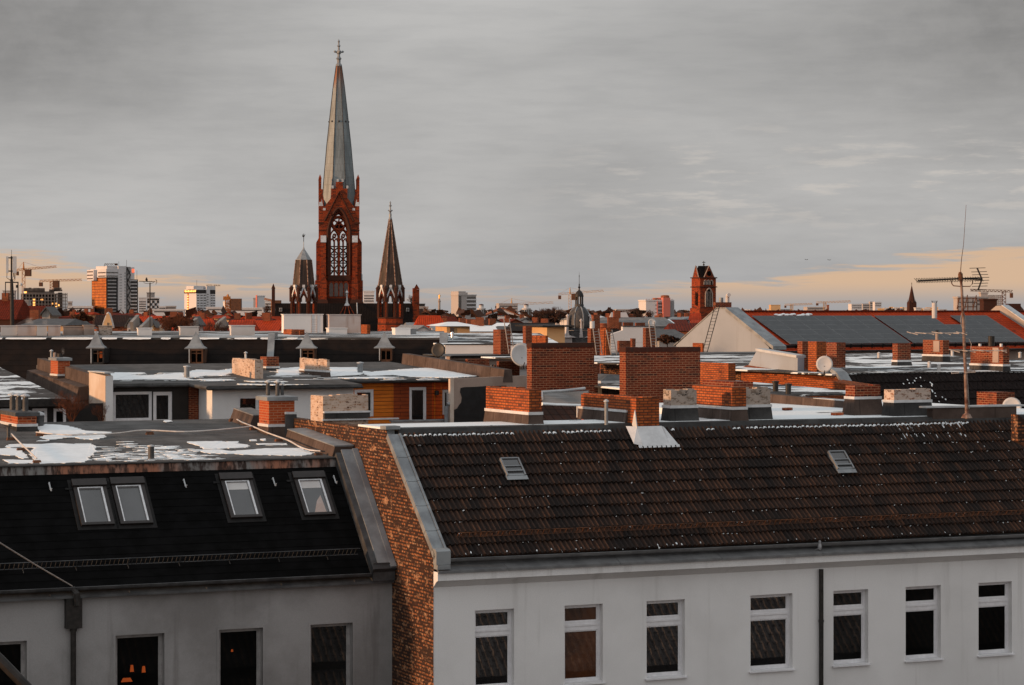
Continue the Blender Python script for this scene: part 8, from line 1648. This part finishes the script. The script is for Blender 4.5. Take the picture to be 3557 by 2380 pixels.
# flat tan pavilion, yellow house, white stepped gable wall etc.
f = Fr(1552, 230, 8); w = f.s(1632); t = T('pavilion', 'flat tan roof pavilion under a thick white snow cap', 'building', f, w/2, 5, 0); m = MB(); m.box(0, w, 0, 10, 0, f.z(1134)); t.part('walls', m, M['render_ochre']); m = MB(); m.add([(-.9,-.9,f.z(1133)),(w+.9,-.9,f.z(1133)),(w+.9,10.5,f.z(1133)),(-.9,10.5,f.z(1133)),(w*.3,5,f.z(1119)),(w*.7,5,f.z(1119))], [(0,1,5,4),(2,3,4,5),(1,2,5),(3,0,4),(3,2,1,0)]); t.part('snow_roof', m, M['snow']); m = MB(); m.box(w*.14, w*.30, -.06, -.003, f.z(1160), f.z(1138)); t.part('door', m, M['glass_brown'])
f = Fr(1900, 200, 14); w = f.s(1962); t = T('yellow_house', 'bright yellow flat roofed attic house left of the dome', 'house', f, w/2, 4, 0); m = MB(); m.box(0, w, 0, 8, 0, f.z(1136)); t.part('walls', m, M['render_ochre']); m = MB(); m.box(-.6, w+.6, -.8, 8.5, f.z(1136)+.002, f.z(1130)); t.part('roof', m, M['metal_dark'])
f = Fr(2122, 170, 10); z = f.z; pts = [(2122,1190),(2122,1161),(2163,1148),(2163,1133),(2262,1135),(2262,1190)]; t = T('stepped_wall', 'big white fire wall with one stepped slope behind the ladder chimneys', 'wall', f, 0, 0, 0); m = MB(); m.prism([(f.s(a),0,z(b)) for a, b in pts][::-1]+[], (0,.5,0)); m.box(f.s(2122), f.s(2262), .01, .49, 0, z(1190)-.002); t.part('wall', m, M['render_white']); m = MB(); m.box(f.s(2162), f.s(2264), -.05, .55, z(1135), z(1132)); t.part('coping', m, M['zinc_dark'])
for i, (a, b, pt, pb, Y, lb_) in enumerate(((2115, 2160, 1119, 1131, 240, 'low red brick strip chimney, left of three before the long mottled roof'), (2167, 2200, 1120, 1132, 242, 'low red brick strip chimney, middle of three before the long mottled roof'), (2210, 2241, 1121, 1133, 244, 'low red brick strip chimney, right of three before the long mottled roof'), (2151, 2190, 1184, 1197, 130, 'low brick chimney with a bird on top right below the stepped white wall'), (2196, 2208, 1176, 1187, 135, 'tiny brick chimney right of the low one with the bird'), (1830, 1870, 1170, 1192, 128, 'brown brick chimney left of the yellow house'), (1624, 1640, 1247, 1270, 112, 'dark low brick box behind the slanting felt parapet'), (1733, 1745, 1255, 1276, 110, 'second dark low brick box close to the large white dish'), (1258, 1300, 1166, 1178, 160, 'reddish low box behind the black mansard ridge'))):
    chimney(lb_, a-3, a, b if a not in (1624, 1733) else b+60, pt, pb, 'brick_red', Y=Y, group='low brick chimneys in the middle distance', below=1.5)
dish('big pale dish on a roof below the long mottled roof', 2265, 1121, 260, 14, 'dish_white', az=10, tilt=12)
# stainless flues on the white terrace roof
for i, (px, pt, pb, r) in enumerate(((1553, 1171, 1186, 4), (1571, 1163, 1183, 5))):
    f = Fr(px, 135, 0); q = 135/FPX; m = MB(); m.lathe([(r*q, f.z(pb)-.5), (r*q, f.z(pt)), (r*q*.8, f.z(pt)), (r*q*1.25, f.z(pt)+.02), (r*q*1.2, f.z(pt)+.12), (.001, f.z(pt)+.18)], 10); one('steel_flue', ('shorter', 'taller')[i]+' of two shiny steel flues on the snowy terrace roof', 'flue', f, m, M['alu'], 0, 0, f.z(pb)-.5)
# ---------------------------------------------------------------- filler roofs, far blocks
rr = random.Random(31)
def fill(n, x0, x1, y0, y1, Y0, Y1, label, cat, group, mats, kind='house', wpx=(22, 60), hpx=(10, 26)):
    for i in range(n):
        k = (i+.5)/n; a = x0+(x1-x0)*((i*0.618034) % 1.0); w_ = rr.uniform(*wpx); Y = Y0+(Y1-Y0)*rr.random(); fr_ = (Y-Y0)/(Y1-Y0); pt = y1+(y0-y1)*fr_+rr.uniform(-3, 3); h_ = rr.uniform(*hpx)
        rm_, wm_ = rr.choice(mats)
        if kind == 'house': house('house', label, a-w_/2, a+w_/2, pt, pt+h_*.5, Y, rm_, wm_, ang=rr.uniform(-25, 25), group=group, gable=rr.random() < .25, depth=rr.uniform(8, 14), chim=rr.random() < .5, win_=2 if rr.random() < .5 else 0)
        else: block('office_block', label, cat, None, a-w_/2, a+w_/2, pt, Y, rm_, rr.uniform(-12, 20), 2, group=group, sidewin=False)
RED = [('tile_red', 'render_warm'), ('tile_red_dark', 'brick_far'), ('tile_red', 'render_ochre'), ('tile_brown', 'render_ochre'), ('tile_red', 'brick_far')]
GRY = [('tile_red_dark', 'brick_far'), ('zinc_dark', 'render_warm'), ('snow', 'render_tan'), ('zinc', 'white_far'), ('tile_brown', 'render_warm'), ('snow', 'brick_far'), ('tile_red', 'render_ochre')]
fill(46, -40, 960, 1084, 1112, 330, 640, 'small roof in the packed old roofscape between the high-rise and the church', 'house', 'packed roofs left of the church', RED)
fill(28, 1440, 1880, 1106, 1140, 260, 560, 'small snow dusted roof in the jumble below the two domed pavilions', 'house', 'jumbled roofs right of the church', GRY, wpx=(25, 70))
fill(22, 2040, 2440, 1096, 1120, 350, 620, 'small roof in the jumble between the dome and the square brick tower', 'house', 'jumbled roofs right of the dome', GRY, wpx=(25, 70))
fill(40, -100, 3700, 1074, 1079, 1500, 3200, 'tiny pale block on the hazy far horizon', 'building', 'tiny blocks on the far horizon', [('concrete_far', 'x'), ('white_far', 'x'), ('concrete_far', 'x')], kind='block', wpx=(18, 60))
fill(16, 3060, 3260, 1071, 1075, 700, 1100, 'tiny sunlit flat roofed house on the horizon beside the dark pointed spire', 'building', 'sunlit houses beside the dark spire', [('render_ochre', 'x'), ('render_warm', 'x')], kind='block', wpx=(12, 26))
# ---------------------------------------------------------------- trees and twigs
def bare_tree(label, px, pyb, pyt, Y, spread, mat='bark', tw='twig_red', n0=6, lev=4, seed=1, group=None, name='tree', thick=1.0, base=None):
    f = Fr(px, Y, 0); q = Y/FPX; r_ = random.Random(seed); zt_ = f.z(pyt); zb = f.z(pyb) if base is None else base; H = zt_-zb; t = T(name, label, 'tree' if name == 'tree' else 'bush', f, 0, 0, zb, group); trunk, crown = MB(), MB(); sp = spread*q
    th = .028*q*max(6, 0)*thick
    if name == 'tree': trunk.tube([(0,0,zb),(r_.uniform(-.05, .05)*H,0,zb+H*.38)], H*.022, 7, H*.014)
    else: trunk.tube([(0,0,zb),(0,0,zb+H*.1)], H*.02, 6)
    def grow(p, d, L, r, k):
        e = p+d*L+Vector((0, 0, L*.06)); md = (p+e)/2+Vector((r_.uniform(-1, 1), r_.uniform(-1, 1), r_.uniform(-.5, .5)))*L*.08
        (trunk if k >= lev-1 else crown).tube([p, md, e], r, 5 if k >= lev-1 else 3, r*.6, cap=False)
        if k <= 0: return
        for i in range(r_.choice((2, 3, 3))):
            a = Vector((r_.uniform(-1, 1)*1.0, r_.uniform(-1, 1), r_.uniform(-.25, .9))); nd = (d*.75+a*.75).normalized(); grow(p+(e-p)*r_.uniform(.55, 1), nd, L*r_.uniform(.58, .8), r*.58, k-1)
    z0 = zb+(H*.36 if name == 'tree' else 0); L0 = H*(.28 if name == 'tree' else .38)
    for i in range(n0):
        a = 2*math.pi*i/n0+r_.random(); hx = sp/H*1.1; d = Vector((math.cos(a)*hx*r_.uniform(.3, 1.2), math.sin(a)*hx*.6, r_.uniform(.55, 1.0))).normalized(); grow(Vector((0, 0, z0-(H*.06*r_.random() if name == 'tree' else 0))), d, L0*r_.uniform(.8, 1.15), H*.009*thick, lev)
    t.part('trunk', trunk, M[mat]); t.part('crown', crown, M[tw]); return t
bare_tree('bare twiggy tree before the long bright red roof right of the thin aerial', 585, 1200, 1096, 165, 70, seed=3, n0=9, lev=5, thick=3.2)
bare_tree('bare twiggy tree between the two white chimney blocks left of the second dormer', 640, 1205, 1100, 168, 60, seed=8, n0=8, lev=5, thick=3.2)
bare_tree('bare dark bush spreading right of the second dormer cap', 735, 1210, 1118, 160, 70, seed=5, n0=8, lev=5, tw='bark', thick=3.0)
bare_tree('second bare bush leaning beside the lone white chimney block', 775, 1205, 1128, 158, 40, seed=12, n0=6, lev=5, tw='bark', thick=3.0)
for i, (px, pt, Y, sp, lb_) in enumerate(((1862, 1085, 520, 22, 'small bare round tree at the left end of the dark hedge before the dome'), (1895, 1074, 540, 30, 'tall bare tree in the middle of the dark hedge left of the dome'), (1925, 1066, 560, 26, 'tallest bare tree just left of the dome'), (1945, 1078, 540, 20, 'bare tree touching the left of the dome'), (2180, 1082, 700, 16, 'bare little tree right of the dark far dome'), (2222, 1083, 560, 30, 'dark bushy tree left of the pink stair tower'), (2255, 1078, 560, 20, 'bare bush at the foot of the pink stair tower'), (1436, 1030, 520, 14, 'slim pale birch behind the right church end pier'), (300, 1088, 480, 25, 'dark bare tree below the amber high-rise'), (250, 1094, 420, 25, 'dark bare tree right of the open concrete frame'), (925, 1062, 560, 14, 'orange lit bare poplar left of the church pier'), (690, 1074, 600, 14, 'slim bare tree before the pale hotel tower'))):
    bare_tree(lb_, px, pt+60, pt, Y, sp, seed=40+i, n0=6, lev=5, tw='bark', mat='bark_dark', group='bare trees in the distance', thick=3.4)
def clump(name, label, px, py, Y, rx, rz, mat, n, seed, leaf=.25, kind=None, cat='bush', group=None, squash=1.0):
    f = Fr(px, Y, 0); q = Y/FPX; r_ = random.Random(seed); m = MB(); RX, RZ = rx*q, rz*q; zc = f.z(py)
    for i in range(n):
        while True:
            p = Vector((r_.uniform(-1, 1), r_.uniform(-1, 1), r_.uniform(-1, 1)))
            if .3 < p.length < 1: break
        c = Vector((p.x*RX*(1+.25*math.sin(p.z*5+seed)), p.y*RX*.6, zc+p.z*RZ*(1+.3*math.sin(p.x*6+seed)))); a = Vector((r_.uniform(-1, 1), r_.uniform(-1, 1), r_.uniform(-1, 1))).normalized(); b = a.cross(Vector((r_.random(), r_.random(), 1))).normalized(); l = leaf*r_.uniform(.6, 1.5)
        m.poly([tuple(c+a*l), tuple(c+b*l*.7), tuple(c-a*l), tuple(c-b*l*.7)])
    if kind: return one(name, label, cat, f, m, M[mat], 0, 0, zc-RZ, group, kind=kind)
    t = T(name, label, cat, f, 0, 0, zc-RZ, group); t.part('crown', m, M[mat]); tr = MB(); tr.tube([(0,0,max(0, zc-RZ*4)),(0,0,zc)], RX*.06, 6); t.part('trunk', tr, M['bark_dark']); return t
clump('tree', 'round rust-leaved tree below the amber high-rise left of the curved gable', 285, 1108, 300, 32, 20, 'leaf_brown', 900, 1, .22, cat='tree')
clump('hedge', 'long dark hedge and treeline left of the dome', 1905, 1107, 560, 75, 17, 'bark', 1500, 3, .45, cat='hedge')
clump('hedge', 'reddish brown beech hedge below the long bright red roof', 610, 1120, 250, 60, 24, 'twig_red', 1400, 6, .13, cat='hedge')
clump('tree', 'dark evergreen tree with a round crown left of the pink stair tower', 2215, 1088, 570, 18, 11, 'bark_dark', 420, 7, .4, cat='tree')
m = MB(); r_ = random.Random(77); f = Fr(1600, 620, 0)
for i in range(2600):
    px = r_.uniform(-150, 3700); Y = r_.uniform(620, 1400); q = Y/FPX; c = Vector(((px-CXP)*q-f.ox, Y-f.oy, CZ-r_.uniform(1085 if not 1400 < px < 2400 else 1080, 1112)/1*q+HYP*q)); a = Vector((r_.uniform(-1, 1), r_.uniform(-1, 1), r_.uniform(-1, 1))).normalized(); b = a.cross(Vector((.3, .2, 1))).normalized(); l = r_.uniform(1.0, 2.4); m.poly([tuple(c+a*l), tuple(c+b*l), tuple(c-a*l), tuple(c-b*l)])
one('far_treetops', 'far bare treetops between the roofs along the horizon', 'trees', f, m, M['bark'], 0, 0, 0, kind='stuff')
# climbing twigs on the yard house, twigs at the stained end wall
for i, (px, pb, pt, Y, sp, lb_) in enumerate(((248, 1475, 1352, 96.5, 60, 'orange twigged climbing bush in front of the low dark yard house'), (352, 1475, 1400, 97, 34, 'thin orange twigs growing up the stained white end wall'))):
    bare_tree(lb_, px, pb, pt, Y, sp, seed=60+i, n0=13 if i == 0 else 7, lev=5, tw='twig_red', mat='twig_red', name='bush', thick=1.7)
clump('planter', 'shrubs in a long planter box left of the white solar house gable', 2318, 1178, 138, 36, 13, 'bark', 500, 9, .10, cat='planter')
# ---------------------------------------------------------------- birds in the sky, smoke
for i, (px, py, lb_) in enumerate(((2801, 903, 'left of two tiny birds flying before the peach cloud'), (2880, 904, 'right of two tiny birds flying before the peach cloud'))):
    f = Fr(px, 260, 0); z = f.z(py); m = MB(); m.add([(-.22,0,z+.08),(-.08,.05,z+.09),(0,.03,z),(.08,.05,z+.08),(.22,0,z+.04),(0,-.1,z-.02),(.0,.16,z-.02)], [(0,5,2,1),(4,3,2,5),(2,6,1),(2,3,6)]); one('bird', lb_, 'bird', f, m, M['feather_black'], 0, 0, z, 'birds flying in the sky')
def smoke(label, px, py, Y, rx, rz, dens):
    f = Fr(px, Y, 0); q = Y/FPX; m = MB(); z = f.z(py); m.sphere((0, 0, z), rx*q, 10, rz/rx); key = 'smoke_%g' % dens
    if key not in MAT:
        mt = bpy.data.materials.new('smoke'); mt.use_nodes = True; g2 = NG(mt.node_tree); g2.N.clear(); out = g2.n('ShaderNodeOutputMaterial'); v = g2.n('ShaderNodeVolumePrincipled'); o = g2.coord('Object'); n = g2.noise(o, 1.1, 4, .6)
        ln = g2.n('ShaderNodeVectorMath', operation='LENGTH'); gen = g2.mapping(g2.coord('Generated'), (2, 2, 2), (-1, -1, -1)); g2.link(gen, ln.inputs[0]); fall = g2.step(ln.outputs['Value'], 1.0, .1)
        g2.link(g2.math('MULTIPLY', g2.math('MULTIPLY', g2.step(n, .36, .7), fall), dens), v.inputs['Density']); v.inputs['Color'].default_value = (.9, .88, .86, 1); g2.link(v.outputs[0], out.inputs['Volume']); MAT[key] = mt
    one('smoke', label, 'smoke', f, m, MAT[key], 0, 0, z, kind='stuff')
smoke('round white smoke puff before the yellow lit house front', 104, 1114, 200, 24, 18, 1.3); smoke('thin white smoke puff right of the phone mast', 158, 1118, 200, 18, 16, .8); smoke('wisp of smoke from the chimney cowl in the felt parapet', 219, 1218, 104, 9, 17, 2.2)
